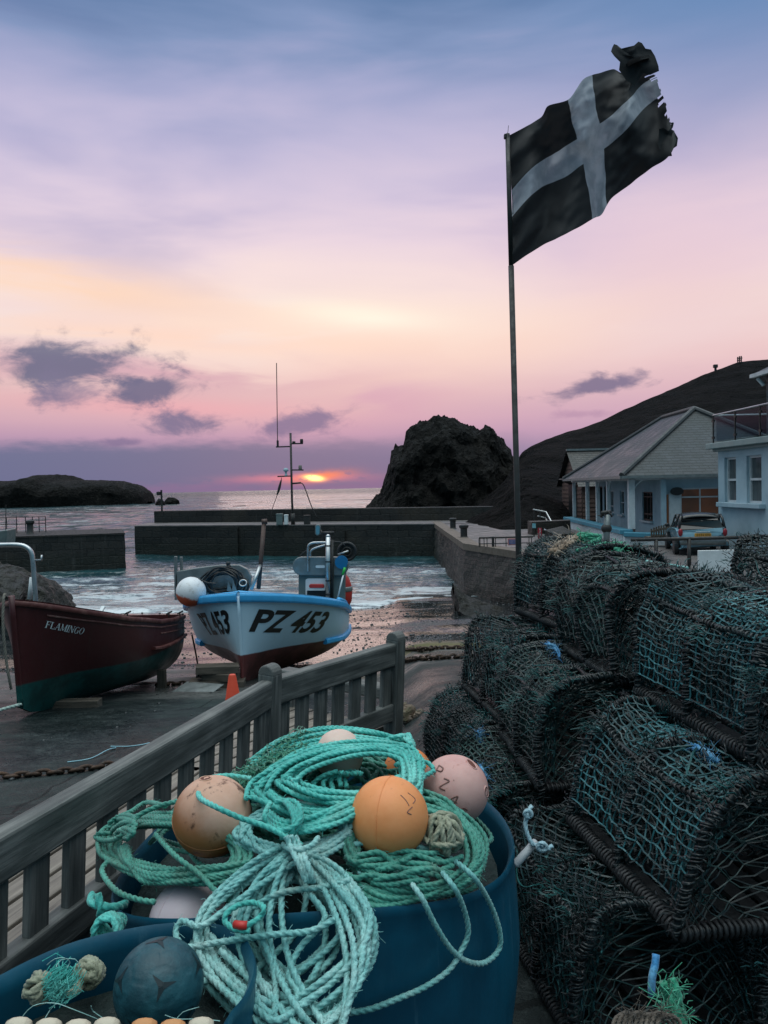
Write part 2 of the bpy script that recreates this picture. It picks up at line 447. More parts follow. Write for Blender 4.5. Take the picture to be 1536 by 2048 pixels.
# slipway: old tarmac and concrete, damp, weedy lower down, running out under the shingle
def ground_mat():
    m, t, b = newmat('slipway ground'); c = coord(t)
    s = t.n('ShaderNodeSeparateXYZ', {0: c}); y = s.outputs[1]; x = s.outputs[0]
    big = t.noise(c, .7, 6, .6); fine = t.noise(c, 26., 6, .7); mid = t.noise(c, 5., 5, .6)
    grit = t.noise(c, 95., 3, .7)
    tar = t.ramp(t.m('ADD', t.m('MULTIPLY', mid, .35), t.m('ADD', t.m('MULTIPLY', fine, .35), t.m('MULTIPLY', grit, .30))), [(.38, (.005, .008, .009)), (.5, (.015, .021, .021)), (.64, (.055, .066, .065))])
    tar = t.mix(t.maprange(big, .50, .68), tar, t.mix(.55, tar, (.035, .05, .047, 1)))
    jb = t.n('ShaderNodeTexBrick', {'Vector': t.n('ShaderNodeVectorMath', {0: c, 1: t.n('ShaderNodeVectorMath', {0: t.n('ShaderNodeTexNoise', {'Vector': c, 'Scale': 2.2, 'Detail': 5.}).outputs['Color'], 1: (.22, .22, 0)}, operation='MULTIPLY').outputs[0]}, operation='ADD').outputs[0], 'Scale': 1., 'Mortar Size': .014, 'Mortar Smooth': .3, 'Brick Width': 4.3, 'Row Height': 2.3}).outputs['Fac']
    tar = t.mix(t.m('MULTIPLY', jb, .8), tar, (.004, .006, .006, 1))
    pat = t.maprange(t.noise(c, .45, 4, .5, 1.), .55, .57)
    tar = t.mix(t.m('MULTIPLY', pat, .55), tar, t.mix(.6, tar, (.004, .005, .006, 1)))
    con = t.ramp(t.m('ADD', t.m('MULTIPLY', mid, .4), t.m('MULTIPLY', fine, .6)), [(.35, (.028, .03, .03)), (.5, (.065, .068, .066)), (.65, (.14, .14, .135))])
    yy = t.m('ADD', y, t.m('MULTIPLY', t.m('SUBTRACT', big, .5), 1.2))
    col = t.mix(t.maprange(yy, 9.8, 10.3), tar, con)
    weed = t.m('MULTIPLY', t.m('MULTIPLY', t.maprange(yy, 11.5, 13.5), t.maprange(yy, 20., 16.5)), t.maprange(t.noise(t.scale(c, (.5, 1.6, 1)), 1.1, 6, .65), .36, .54))
    weed = t.m('MULTIPLY', weed, t.maprange(x, -3.5, 0.))
    col = t.mix(t.m('MULTIPLY', weed, .85), col, (.095, .095, .022, 1))
    bk = t.maprange(yy, 14.0, 15.8)
    vo = t.n('ShaderNodeTexVoronoi', {'Vector': c, 'Scale': 15.}); vo2 = t.n('ShaderNodeTexVoronoi', {'Vector': c, 'Scale': 6.5})
    peb = t.ramp(t.n('ShaderNodeSeparateColor', {0: vo.outputs['Color']}).outputs[0], [(0, (.003, .005, .006)), (.5, (.010, .015, .017)), (1, (.035, .042, .044))])
    col = t.mix(bk, col, peb)
    t.set(b.inputs['Base Color'], col)
    # wet sheets of water lie in bands along the shingle
    wet = t.noise(t.scale(c, (.16, .42, 1)), 1., 5, .62, .6)
    wetm = t.m('MULTIPLY', t.maprange(wet, .31, .44), bk)
    damp = t.m('MULTIPLY', t.maprange(t.noise(t.scale(c, (.4, .9, 1)), 1., 4, .6), .5, .62), t.maprange(yy, 8., 12.))
    r0 = t.mix(bk, t.maprange(t.m('ADD', t.m('MULTIPLY', big, .6), t.m('MULTIPLY', fine, .4)), .38, .6, .24, .75), t.maprange(vo.outputs['Distance'], 0., .6, .22, .6))
    rr = t.mix(wetm, r0, .06)
    rr = t.mix(t.m('MULTIPLY', damp, t.m('SUBTRACT', 1., bk)), rr, .16)
    t.set(b.inputs['Roughness'], rr)
    h = t.mix(bk, t.m('ADD', t.m('MULTIPLY', fine, .5), t.m('MULTIPLY', mid, .5)), t.m('ADD', t.m('MULTIPLY', t.m('SUBTRACT', 1., vo.outputs['Distance']), 2.0), t.m('SUBTRACT', 1., vo2.outputs['Distance'])))
    st = t.m('SUBTRACT', .75, t.m('MULTIPLY', wetm, .70))
    t.set(b.inputs['Normal'], t.n('ShaderNodeBump', {'Strength': st, 'Distance': t.mix(bk, .014, .05), 'Height': h}).outputs[0])
    t.set(b.inputs['Specular IOR Level'], t.mix(bk, .16, .9))
    return m
M['ground'] = ground_mat()

def sea_mat():
    m, t, b = newmat('sea water'); c = coord(t)
    s = t.n('ShaderNodeSeparateXYZ', {0: c}); x, y, z = s.outputs
    n1 = t.noise(t.scale(c, (.5, 1.1, 1)), 1.1, 6, .62, .4)
    n2 = t.noise(t.scale(c, (1.6, 3.2, 1)), 2.1, 5, .6, .2)
    n3 = t.noise(t.scale(c, (.06, .16, 1)), 1., 7, .68, .3)
    far = t.maprange(y, 60., 900., 0., 1., 'LINEAR')
    # foam: surf along the shingle and whitecaps offshore
    fo = t.noise(t.scale(c, (.22, .75, 1)), 1., 8, .66, .9)
    ln = t.noise(t.scale(c, (1.3, 2.4, 1)), 1.6, 6, .7, .5)
    shore = t.maprange(y, 34., 28.)
    f1 = t.m('MULTIPLY', shore, t.maprange(t.m('ADD', t.m('MULTIPLY', fo, .65), t.m('MULTIPLY', ln, .35)), .40, .53))
    inner = t.m('MULTIPLY', t.m('MULTIPLY', t.maprange(y, 49., 40.), t.maprange(y, 27., 31.)), t.maprange(t.m('ADD', t.m('MULTIPLY', fo, .7), t.m('MULTIPLY', ln, .3)), .49, .58))
    caps = t.m('MULTIPLY', t.maprange(y, 58., 75.), t.maprange(t.m('ADD', t.m('MULTIPLY', t.noise(t.scale(c, (.05, .22, 1)), 1., 9, .72, .8), .8), t.m('MULTIPLY', ln, .2)), .545, .63))
    foam = t.m('MAXIMUM', t.m('MAXIMUM', f1, t.m('MULTIPLY', inner, .7)), t.m('MULTIPLY', caps, .8))
    body = t.mix(t.maprange(n3, .4, .65), (.008, .034, .042, 1), (.022, .082, .094, 1))
    t.set(b.inputs['Base Color'], t.mix(foam, body, (.62, .66, .68, 1)))
    t.set(b.inputs['Roughness'], t.m('ADD', t.m('ADD', .04, t.m('MULTIPLY', far, .20)), t.m('MULTIPLY', foam, .5)))
    b.inputs['IOR'].default_value = 1.55
    t.set(b.inputs['Specular IOR Level'], t.maprange(y, 44., 62., 1.0, .13))
    h = t.m('ADD', t.m('MULTIPLY', n1, 1.0), t.m('ADD', t.m('MULTIPLY', n2, .30), t.m('MULTIPLY', n3, t.m('MULTIPLY', far, 6.))))
    t.set(b.inputs['Normal'], t.n('ShaderNodeBump', {'Strength': 1., 'Distance': t.m('ADD', t.maprange(y, 50., 64., .10, .42), t.m('MULTIPLY', far, 1.2)), 'Height': h}).outputs[0])
    return m
M['sea'] = sea_mat()

def paint(name, c, rough=(.3, .5), wear=None, wth=.62, bump=(.08, 30), scale=4):
    m, t, b = newmat(name); cc = coord(t)
    f = t.noise(cc, scale, 6, .62)
    col = t.mix(t.maprange(f, .35, .7), (*c, 1), (*[k * .82 for k in c], 1))
    if wear: col = t.mix(t.m('MULTIPLY', t.maprange(t.noise(cc, scale * 2.2, 8, .7, .5), wth, wth + .05), .9), col, (*wear, 1))
    t.set(b.inputs['Base Color'], col)
    t.set(b.inputs['Roughness'], t.maprange(f, .3, .7, *rough))
    t.set(b.inputs['Normal'], t.n('ShaderNodeBump', {'Strength': bump[0], 'Distance': .01, 'Height': t.noise(cc, bump[1], 4)}).outputs[0])
    return m
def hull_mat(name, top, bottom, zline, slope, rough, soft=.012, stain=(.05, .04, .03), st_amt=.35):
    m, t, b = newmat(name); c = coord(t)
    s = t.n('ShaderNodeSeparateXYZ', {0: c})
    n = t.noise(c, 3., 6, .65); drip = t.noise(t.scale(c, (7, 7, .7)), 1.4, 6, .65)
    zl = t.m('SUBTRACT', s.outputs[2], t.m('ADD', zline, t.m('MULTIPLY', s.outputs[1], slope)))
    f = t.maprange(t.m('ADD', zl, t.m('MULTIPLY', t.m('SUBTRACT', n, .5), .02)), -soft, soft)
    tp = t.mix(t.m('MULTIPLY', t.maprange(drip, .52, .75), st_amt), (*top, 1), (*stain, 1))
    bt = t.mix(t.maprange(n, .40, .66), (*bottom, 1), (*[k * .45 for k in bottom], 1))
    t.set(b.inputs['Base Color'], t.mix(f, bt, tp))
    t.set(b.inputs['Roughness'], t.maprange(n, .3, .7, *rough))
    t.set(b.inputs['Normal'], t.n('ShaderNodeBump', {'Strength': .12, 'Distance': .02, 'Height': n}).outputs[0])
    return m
M['blue_paint'] = paint('blue gunwale paint', (.05, .38, .74), (.25, .45))
M['white_paint'] = paint('white paint', (.72, .74, .75), (.35, .6))
M['black_paint'] = paint('black paint', (.012, .012, .013), (.35, .6))
M['grey_metal'] = pmat('dull galvanised steel', [(.16, .18, .18), (.26, .28, .28)], 5, (.35, .6), (.15, 20), metal=.5)
M['steel'] = pmat('bare steel tube', [(.42, .44, .45), (.56, .57, .58)], 5, (.25, .45), (.1, 20), metal=.9)
M['dark_metal'] = pmat('dark painted steel', [(.014, .013, .013), (.03, .027, .025)], 5, (.4, .7), (.2, 20))
M['rust'] = pmat('rusty iron', [(.022, .013, .009), (.055, .028, .017), (.10, .052, .03)], 14, (.6, .9), (.8, 40), bdist=.004)
M['brown_metal'] = pmat('red oxide steel', [(.05, .025, .02), (.085, .045, .036)], 5, (.5, .7), (.2, 20))
M['rubber'] = pmat('black rubber', [(.010, .010, .011), (.022, .022, .024)], 12, (.4, .7), (.3, 40))
M['tub'] = None
M['orange'] = pmat('orange plastic', [(.70, .07, .02), (.55, .045, .015)], 5, (.4, .6), (.1, 30))
M['red'] = pmat('red plastic', [(.55, .03, .02), (.42, .025, .02)], 5, (.4, .6), (.1, 30))
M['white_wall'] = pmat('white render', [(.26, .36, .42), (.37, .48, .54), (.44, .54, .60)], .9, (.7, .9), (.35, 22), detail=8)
M['rough_white'] = pmat('rough white limewash', [(.42, .44, .47), (.62, .64, .67)], 2.2, (.7, .9), (.9, 7), bdist=.05)
M['teal_coping'] = pmat('blue coping paint', [(.05, .20, .28), (.07, .26, .36)], 2, (.5, .7), (.2, 12))
M['frame'] = paint('white window frame', (.60, .62, .64), (.4, .6))
M['fascia'] = pmat('dark lead flashing', [(.03, .032, .036), (.06, .062, .066)], 3, (.5, .7), (.3, 12))
def slate(name, ca, cb, cm):
    m, t, b = newmat(name); uv = t.n('ShaderNodeTexCoord').outputs['UV']
    br = t.n('ShaderNodeTexBrick', {'Vector': uv, 'Scale': 1., 'Mortar Size': .018, 'Mortar Smooth': .1, 'Brick Width': .36, 'Row Height': .20, 'Color1': (*ca, 1), 'Color2': (*cb, 1), 'Mortar': (*cm, 1)})
    n = t.noise(uv, 1.3, 7, .65); n2 = t.noise(uv, 14, 4, .6)
    col = t.mix(t.m('MULTIPLY', t.maprange(n, .48, .62), .45), br.outputs['Color'], (.040, .052, .055, 1))
    t.set(b.inputs['Base Color'], t.mix(t.maprange(n2, .3, .7), t.mix(.35, col, (0, 0, 0, 1)), col))
    t.set(b.inputs['Roughness'], t.maprange(n, .3, .7, .38, .62))
    sv = t.n('ShaderNodeSeparateXYZ', {0: uv}).outputs[1]
    saw = t.m('SUBTRACT', 1., t.m('FRACT', t.m('DIVIDE', sv, .20)))
    h = t.m('ADD', t.m('MULTIPLY', saw, .9), t.m('ADD', t.m('MULTIPLY', br.outputs['Fac'], -1.), t.m('MULTIPLY', n2, .4)))
    t.set(b.inputs['Normal'], t.n('ShaderNodeBump', {'Strength': .9, 'Distance': .03, 'Height': h}).outputs[0])
    return m
M['slate'] = slate('roof slates', (.019, .028, .035), (.011, .017, .021), (.004, .006, .007))
M['slate_dark'] = slate('old dark slates', (.05, .045, .042), (.03, .028, .028), (.01, .01, .01))
def glass(name, base, rough=.05):
    m, t, b = newmat(name); c = coord(t)
    b.inputs['Base Color'].default_value = (*base, 1); b.inputs['Roughness'].default_value = rough
    t.set(b.inputs['Normal'], t.n('ShaderNodeBump', {'Strength': .05, 'Distance': .02, 'Height': t.noise(c, 1.5, 3)}).outputs[0])
    return m
M['window'] = glass('dark window glass', (.022, .026, .028))
def clear_glass(name):
    m, t, b = newmat(name)
    b.inputs['Base Color'].default_value = (.45, .55, .6, 1); b.inputs['Roughness'].default_value = .03
    b.inputs['Transmission Weight'].default_value = 1.0; b.inputs['IOR'].default_value = 1.1
    return m
M['clear'] = clear_glass('balustrade glass')
def lit(name, col, e):
    m, t, b = newmat(name)
    c = coord(t); n = t.noise(c, 1.1, 3)
    b.inputs['Base Color'].default_value = (.1, .05, .03, 1)
    t.set(b.inputs['Emission Color'], t.mix(t.maprange(n, .35, .65), (*[k * .35 for k in col], 1), (*col, 1)))
    b.inputs['Emission Strength'].default_value = e
    b.inputs['Roughness'].default_value = .08
    return m
M['lit'] = lit('lit cafe window', (1., .36, .15), .022)
# ------------------------------------------------------------------ ground, sea, hill, rocks
SEA = -3.0
def gz(x, y):
    s0 = 2 + 2.8 * sstep(-.3, .6, x)
    ys = interp([(-1e9, 0), (0, 0), (13, -1.95), (16.2, -2.62), (26, -2.90), (32, -3.35), (60, -4.6), (120, -7), (1e9, -7)], y - s0)
    if y > 15: ys += .045 * nz((x * .22, y * .5, 0), 1, 4) * sstep(15, 18, y) * (1 - sstep(60, 90, y))
    return ys
ysR = [-14, -8, -3, 0, 1, 1.5]
while ysR[-1] < 36: ysR.append(ysR[-1] + .22)
while ysR[-1] < 20000: ysR.append(ysR[-1] * 1.25)
xsR = [i * .33 - 23 for i in range(140)]
k = .5
while xsR[-1] < 20000: k *= 1.35; xsR.append(xsR[-1] + k)
k = .5
while xsR[0] > -20000: k *= 1.35; xsR.insert(0, xsR[0] - k)
g = MB().grid([[V((x, y, gz(x, y))) for x in xsR] for y in ysR])
tag(g.build('ground', M['ground'], smooth=True), kind='structure')

# shingle and stones lying on the lower slip
mbs = MB()
ico = [V(p).normalized() for p in ((0, 0, 1), (.9, 0, .4), (.28, .85, .4), (-.72, .53, .4), (-.72, -.53, .4), (.28, -.85, .4), (.72, .53, -.4), (-.28, .85, -.4), (-.9, 0, -.4), (-.28, -.85, -.4), (.72, -.53, -.4), (0, 0, -1))]
icf = [(0, 1, 2), (0, 2, 3), (0, 3, 4), (0, 4, 5), (0, 5, 1), (1, 6, 2), (2, 7, 3), (3, 8, 4), (4, 9, 5), (5, 10, 1), (6, 7, 2), (7, 8, 3), (8, 9, 4), (9, 10, 5), (10, 6, 1), (11, 7, 6), (11, 8, 7), (11, 9, 8), (11, 10, 9), (11, 6, 10)]
rs = random.Random(5)
for i in range(5200):
    y = 14.8 + 14 * rs.random() ** 1.1; x = rs.uniform(-14, 5)
    if nz((x * .25, y * .6, 3), 1, 3) < -.12: continue
    r = .012 + .034 * rs.random() ** 3
    sc = (r * rs.uniform(.8, 1.4), r * rs.uniform(.8, 1.4), r * rs.uniform(.4, .8)); a = rs.random() * 6.3
    ca, sa = math.cos(a), math.sin(a)
    mbs.add([V(((p.x * ca - p.y * sa) * sc[0] + x, (p.x * sa + p.y * ca) * sc[1] + y, p.z * sc[2] + gz(x, y) + r * .2)) for p in ico], icf)
for i in range(900):
    y = 3 + 12.5 * rs.random(); x = rs.uniform(-9, 1.6); r = .006 + .02 * rs.random() ** 4
    if nz((x * .8, y * .8, 9), 1, 3) < .0 and r < .02: continue
    sc = (r * rs.uniform(.8, 1.5), r * rs.uniform(.8, 1.5), r * rs.uniform(.4, .8))
    mbs.add([V((p.x * sc[0] + x, p.y * sc[1] + y, p.z * sc[2] + gz(x, y) + r * .2)) for p in ico], icf)
M['pebble'] = pmat('wet shingle', [(.012, .014, .016), (.035, .038, .04), (.10, .10, .098)], 9, (.12, .5), (0, 1), detail=2)
tag(mbs.build('shingle', M['pebble'], smooth=True), kind='stuff')

# the sea, one sheet to the horizon, with real swell near the harbour
yy = [24.0]
while yy[-1] < 58: yy.append(yy[-1] + .13)
while yy[-1] < 40000: yy.append(yy[-1] * 1.0115 if yy[-1] < 420 else yy[-1] * 1.09)
NU = 250
def seaz(x, y):
    a = clamp(1.5 - y / 500.)
    a2 = .3 + .7 * sstep(45, 70, y)
    z = .13 * a2 * nz((x * .09, y * .26, .3), 1, 4) + .045 * nz((x * .45, y * 1.1, 1.7), 1, 4) * a2
    if y > 60: z += .42 * nz((x * .035, y * .11, 5), 1, 5) * sstep(58, 110, y)
    if y < 52:                    # low breakers running up the shingle
        z += .14 * math.exp(-((y - (29.6 + 1.1 * math.sin(x * .21) + .7 * nz((x * .2, 0, 0)))) / .55) ** 2)
        z += .12 * math.exp(-((y - (34.5 + 1.4 * math.sin(x * .17 + 1) + .8 * nz((x * .2, 4, 0)))) / .6) ** 2)
        z += .16 * math.exp(-((y - (40.5 + 1.2 * math.sin(x * .13 + 2) + .8 * nz((x * .2, 9, 0)))) / .8) ** 2)
    if y < 60: z += (.050 * nz((x * .55, y * 1.25, 2.2), 1, 5) + .035 * nz((x * 1.5, y * 2.6, 7), 1, 3)) * (1 - sstep(50, 60, y))
    return SEA + z * a
rows = []
for y in yy:
    hw = y * 1.15 + 6
    if y < 58: us = [-21 + 29 * i / NU for i in range(NU + 1)]
    elif y < 300: us = [-hw * .75 + (hw * .75 + hw * .55) * i / NU for i in range(NU + 1)]
    else: us = [-hw + 2 * hw * i / NU for i in range(NU + 1)]
    rows.append([V((x, y, seaz(x, y))) for x in us])
tag(MB().grid(rows).build('sea', M['sea'], smooth=True), kind='structure')

# a rocky mass from an outline: stations across, an elliptical section front to back
def rock_mass(name, out, Y, depth, zb, rough, mat, nu=120, nv=40, fs=.25, p=2.2, tag_kind='structure', spiky=.5, xs=.5):
    pts = [at(u, v, Y) for u, v in out]
    tab = [(q.x, q.z) for q in pts]; x0, x1 = tab[0][0], tab[-1][0]
    rows = []
    for j in range(nv + 1):
        a = -PI / 2 + PI * j / nv
        row = []
        for i in range(nu + 1):
            s = i / nu; x = lerp(x0, x1, s)
            h = interp(tab, x) - zb
            d = depth * min(1, (4 * s * (1 - s)) ** .5 + .15)
            yv = math.sin(a); zz = max(0, math.cos(a)) ** (2 / p)
            q = V((x, Y + yv * d, zb + h * zz))
            n1 = nz(q, fs, 6); n2 = noise.multi_fractal(q * fs * 2.3, 1., 2.1, 5) - 1
            k = rough * (.3 + .7 * (1 - zz ** 3))
            q.y += k * n1 * 1.5; q.x += k * xs * nz(q + V((9, 3, 1)), fs, 5)
            q.z += rough * .22 * spiky * (n2 + nz(q, fs * 3, 5)) * (1 if zz > .15 else zz / .15)
            row.append(q)
        rows.append(row)
    o = MB().grid(rows).build(name, mat, org=(pts[0] + pts[-1]) / 2, smooth=False)
    return tag(o, kind=tag_kind)
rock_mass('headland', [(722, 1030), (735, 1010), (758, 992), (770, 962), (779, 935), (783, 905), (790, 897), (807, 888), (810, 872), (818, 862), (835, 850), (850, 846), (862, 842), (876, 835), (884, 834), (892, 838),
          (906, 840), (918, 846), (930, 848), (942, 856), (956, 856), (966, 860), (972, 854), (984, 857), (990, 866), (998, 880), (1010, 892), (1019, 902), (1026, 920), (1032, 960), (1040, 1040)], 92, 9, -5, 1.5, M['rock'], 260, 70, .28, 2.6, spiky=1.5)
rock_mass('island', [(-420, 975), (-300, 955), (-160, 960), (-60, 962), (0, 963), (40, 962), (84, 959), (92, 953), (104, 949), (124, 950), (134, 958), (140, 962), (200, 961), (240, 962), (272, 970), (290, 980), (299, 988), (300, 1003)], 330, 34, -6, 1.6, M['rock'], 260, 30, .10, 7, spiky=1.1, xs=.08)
for (u0, u1, v0, Y) in ((330, 358, 995, 300), (312, 328, 998, 280)):
    rock_mass('sea_rock', [(u0, v0 + 6), (lerp(u0, u1, .3), v0 - 1), (lerp(u0, u1, .6), v0), (lerp(u0, u1, .8), v0 + 2), (u1, v0 + 6)], Y, 3, -4.5, 1.2, M['rock'], 24, 12, .3)

# hillside from the quay up to its skyline
sky_l = [(905, 1052, 52), (930, 1030, 60), (960, 1006, 64), (985, 985, 68), (1010, 962, 72), (1030, 932, 78), (1042, 908, 84), (1060, 893, 90), (1100, 875, 95), (1150, 860, 100), (1200, 843, 104), (1250, 818, 108), (1300, 796, 112),
         (1350, 775, 116), (1400, 752, 119), (1440, 737, 122), (1480, 723, 124), (1540, 718, 126), (1640, 700, 128), (1800, 690, 128), (2050, 700, 126)]
foot = [(905, 5.0, 50), (943, 5.3, 47), (985, 5.8, 43), (1010, 6.2, 40.5), (1060, 8.0, 41), (1120, 12.0, 46), (1250, 20, 50), (1400, 30, 52), (1600, 42, 54), (2050, 80, 54)]
fx = [(a, b) for a, b, c in foot]; fy = [(a, c) for a, b, c in foot]
cols = []
NUh = 190
for j in range(71):
    tt = j / 70; row = []
    for i in range(NUh + 1):
        u = lerp(905, 2050, i / NUh)
        B = at(u, interp([(a, b) for a, b, c in sky_l], u), interp([(a, c) for a, b, c in sky_l], u))
        Fp = V((interp(fx, u), interp(fy, u), -1.3))
        steep = interp([(905, .45), (1030, .55), (1150, .85), (2050, .95)], u)
        t1 = min(tt / .86, 1.)
        q = Fp.lerp(B, t1); q.z = lerp(Fp.z, B.z, t1 ** steep)
        if tt > .86:
            k = (tt - .86) / .14; q = B + V((k * 4, k * 30, -k * k * 14))
        d = sstep(0, .12, tt)
        am = (.35 + .5 * (1 - sstep(960, 1120, u))) * d
        q.y -= am * 1.6 * nz(q, .22, 6); q.z += am * .55 * nz(q + V((3, 0, 0)), .35, 6) * (1 if tt < .84 else .5)
        row.append(q)
    cols.append(row)
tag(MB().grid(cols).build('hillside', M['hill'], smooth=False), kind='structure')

# rocks at the foot of the left pier
rock_mass('shore_rocks', [(-120, 1120), (-60, 1105), (-10, 1128), (20, 1132), (45, 1140), (62, 1150), (80, 1165), (95, 1180), (104, 1205)], 27.5, 2.2, -3.2, .9, M['shore_rock'], 70, 26, .7)
rock_mass('shore_rocks', [(60, 1176), (72, 1168), (85, 1172), (96, 1184), (106, 1206)], 26.3, 1.0, -3.2, .5, M['shore_rock'], 30, 16, .9)

# ------------------------------------------------------------------ harbour walls
def wall_thing(name, label, cat, org):
    return empty(name, org, label, cat)
def prism(pts, z0, z1): return MB().poly_prism(pts, z0, z1)
def rough_block(mb, pts, z0, z1, step=.8, amp=.05, batter=0.):
    """a masonry block: subdivided faces with a little unevenness"""
    n = len(pts); P = [V((p[0], p[1], 0)) for p in pts]; ring = []
    cen = sum(P, V((0, 0, 0))) / n
    for i in range(n):
        a, b = P[i], P[(i + 1) % n]; m = max(1, int((b - a).length / step))
        for k in range(m): ring.append(a.lerp(b, k / m))
    nzv = max(2, int((z1 - z0) / step) + 1); rows = []
    for j in range(nzv + 1):
        z = lerp(z0, z1, j / nzv); row = []
        for p in ring:
            off = (p - cen).normalized() * (batter * (z1 - z))
            q = V((p.x + off.x, p.y + off.y, z))
            if j < nzv:
                q.x += amp * nz(q, .9, 3); q.y += amp * nz(q + V((7, 7, 7)), .9, 3)
            row.append(q)
        rows.append(row)
    mb.grid(rows, closed_u=True)
    k = len(mb.v); mb.v.extend(p.copy() for p in rows[-1]); mb.f.append(tuple(range(k, k + len(ring)))); mb.m.append(0)
    return mb
# outer pier
A = V((3.3, 49.2, 0)); d = V((-.948, .317, 0)); nb = V((.317, .948, 0))
L = 22.8
def pp(s, w): q = A + d * s + nb * w; return (q.x, q.y)
op = empty('stone_pier', (A.x, A.y, SEA), 'long dark stone breakwater closing the harbour mouth below the sunset', 'pier')
mb = rough_block(MB(), [pp(-14, 0), pp(-14, 6.2), pp(L + 2.6, 6.2), pp(L, 0)], -5.5, -.95, .9, .07, .02)
mb.build('pier_body', M['pier'], op, op.location)
mb = MB().poly_prism([pp(-14, -.02), pp(-14, 4.4), pp(L + 1.85, 4.4), pp(L + .02, -.02)], -.95, -.87)
mb.build('pier_deck', M['deck'], op, op.location)
mb = rough_block(MB(), [pp(-12, 4.4), pp(-12, 6.1), pp(24.6, 6.1), pp(24.2, 4.4)], -.94, .04, .8, .04)
mb.build('parapet', M['pier'], op, op.location)
mb = rough_block(MB(), [pp(6.2, -.22), pp(6.2, -.03), pp(7.2, -.03), pp(7.2, -.22)], -5, -1.3, .6, .04)
mb.build('pier_buttress', M['pier'], op, op.location)
mb = rough_block(MB(), [pp(14.2, -.18), pp(14.2, -.03), pp(15.6, -.03), pp(15.6, -.18)], -5, -1.0, .6, .04)
mb.build('pier_buttress', M['pier'], op, op.location)
# left pier
lp = empty('stone_pier', (-15.6, 46, SEA), 'squat dark stone pier at the left with a railing on top', 'pier')
pts = [(-15.55, 46.0), (-17.75, 51.8), (-21, 51.5), (-46, 47.2), (-46, 41.5), (-20.6, 44.9)]
rough_block(MB(), pts, -5.5, -.95, .8, .08, .02).build('pier_body', M['pier'], lp, lp.location)
MB().poly_prism([(-15.5, 45.95), (-17.7, 51.85), (-21, 51.55), (-46, 47.2), (-46, 41.45), (-20.6, 44.85)], -.95, -.85).build('pier_deck', M['pier'], lp, lp.location)
# quay
qd = [(3.25, 55), (3.25, 49), (3.25, 31.6), (4.7, 27.3), (4.7, 20), (4.2, 9.2), (60, 9.2), (90, 60), (6, 60)]
qw = empty('quay_wall', (3.3, 31.6, SEA), 'rough stone quay wall with brown coping beside the shingle', 'wall')
def offset_strip(line, w):        # a strip w thick behind an open line (to its left)
    out = []
    for i, p in enumerate(line):
        a = V(line[max(0, i - 1)]); b = V(line[min(len(line) - 1, i + 1)])
        t_ = (V((b[0], b[1])) - V((a[0], a[1]))).normalized(); out.append((p[0] - t_.y * w, p[1] + t_.x * w))
    return out
face = [(3.25, 52), (3.25, 49), (3.25, 40), (3.28, 31.6), (4.7, 27.3), (4.72, 20), (4.2, 9.2)]
fw = []
for (a, b) in zip(face, face[1:]):
    n_ = max(1, int(math.hypot(b[0] - a[0], b[1] - a[1]) / .3))
    fw += [(lerp(a[0], b[0], i / n_), lerp(a[1], b[1], i / n_)) for i in range(n_)]
fw.append(face[-1])
rows = []
for j in range(15):
    z = lerp(-4.8, -1.12, j / 14)
    rows.append([V((x - .10 * (-1.1 - z) * .55 + .07 * nz((x * 1.2, y, z * 1.5), 1.3, 4), y + .05 * nz((x, y * 1.1, z + 5), 1.3, 4), z)) for x, y in fw])
back_ = [[V((p.x + .5, p.y, p.z)) for p in rows[-1]]]
MB().grid(rows + back_).build('wall_face', M['quay_wall'], qw, qw.location)
inn = [(x + .55, y + .1) for x, y in face]
MB().poly_prism([(x - .05, y) for x, y in face] + inn[::-1], -1.12, -.86).build('coping', M['coping'], qw, qw.location)
dk = [(x + .45, y) for x, y in face]
tag(MB().poly_prism(dk[::-1][::-1] + [(60, 9.2), (90, 60), (3.7, 58)], -1.4, -.90).build('quay', M['deck']), kind='structure')
# weedy stones heaped at the foot of the wall
rock_mass('wall_foot_rocks', [(905, 1168), (915, 1172), (930, 1186), (950, 1196), (975, 1206), (1000, 1214), (1020, 1225), (1060, 1260)], 26.3, 1.6, -3.3, .55, M['shore_rock'], 60, 18, .9)
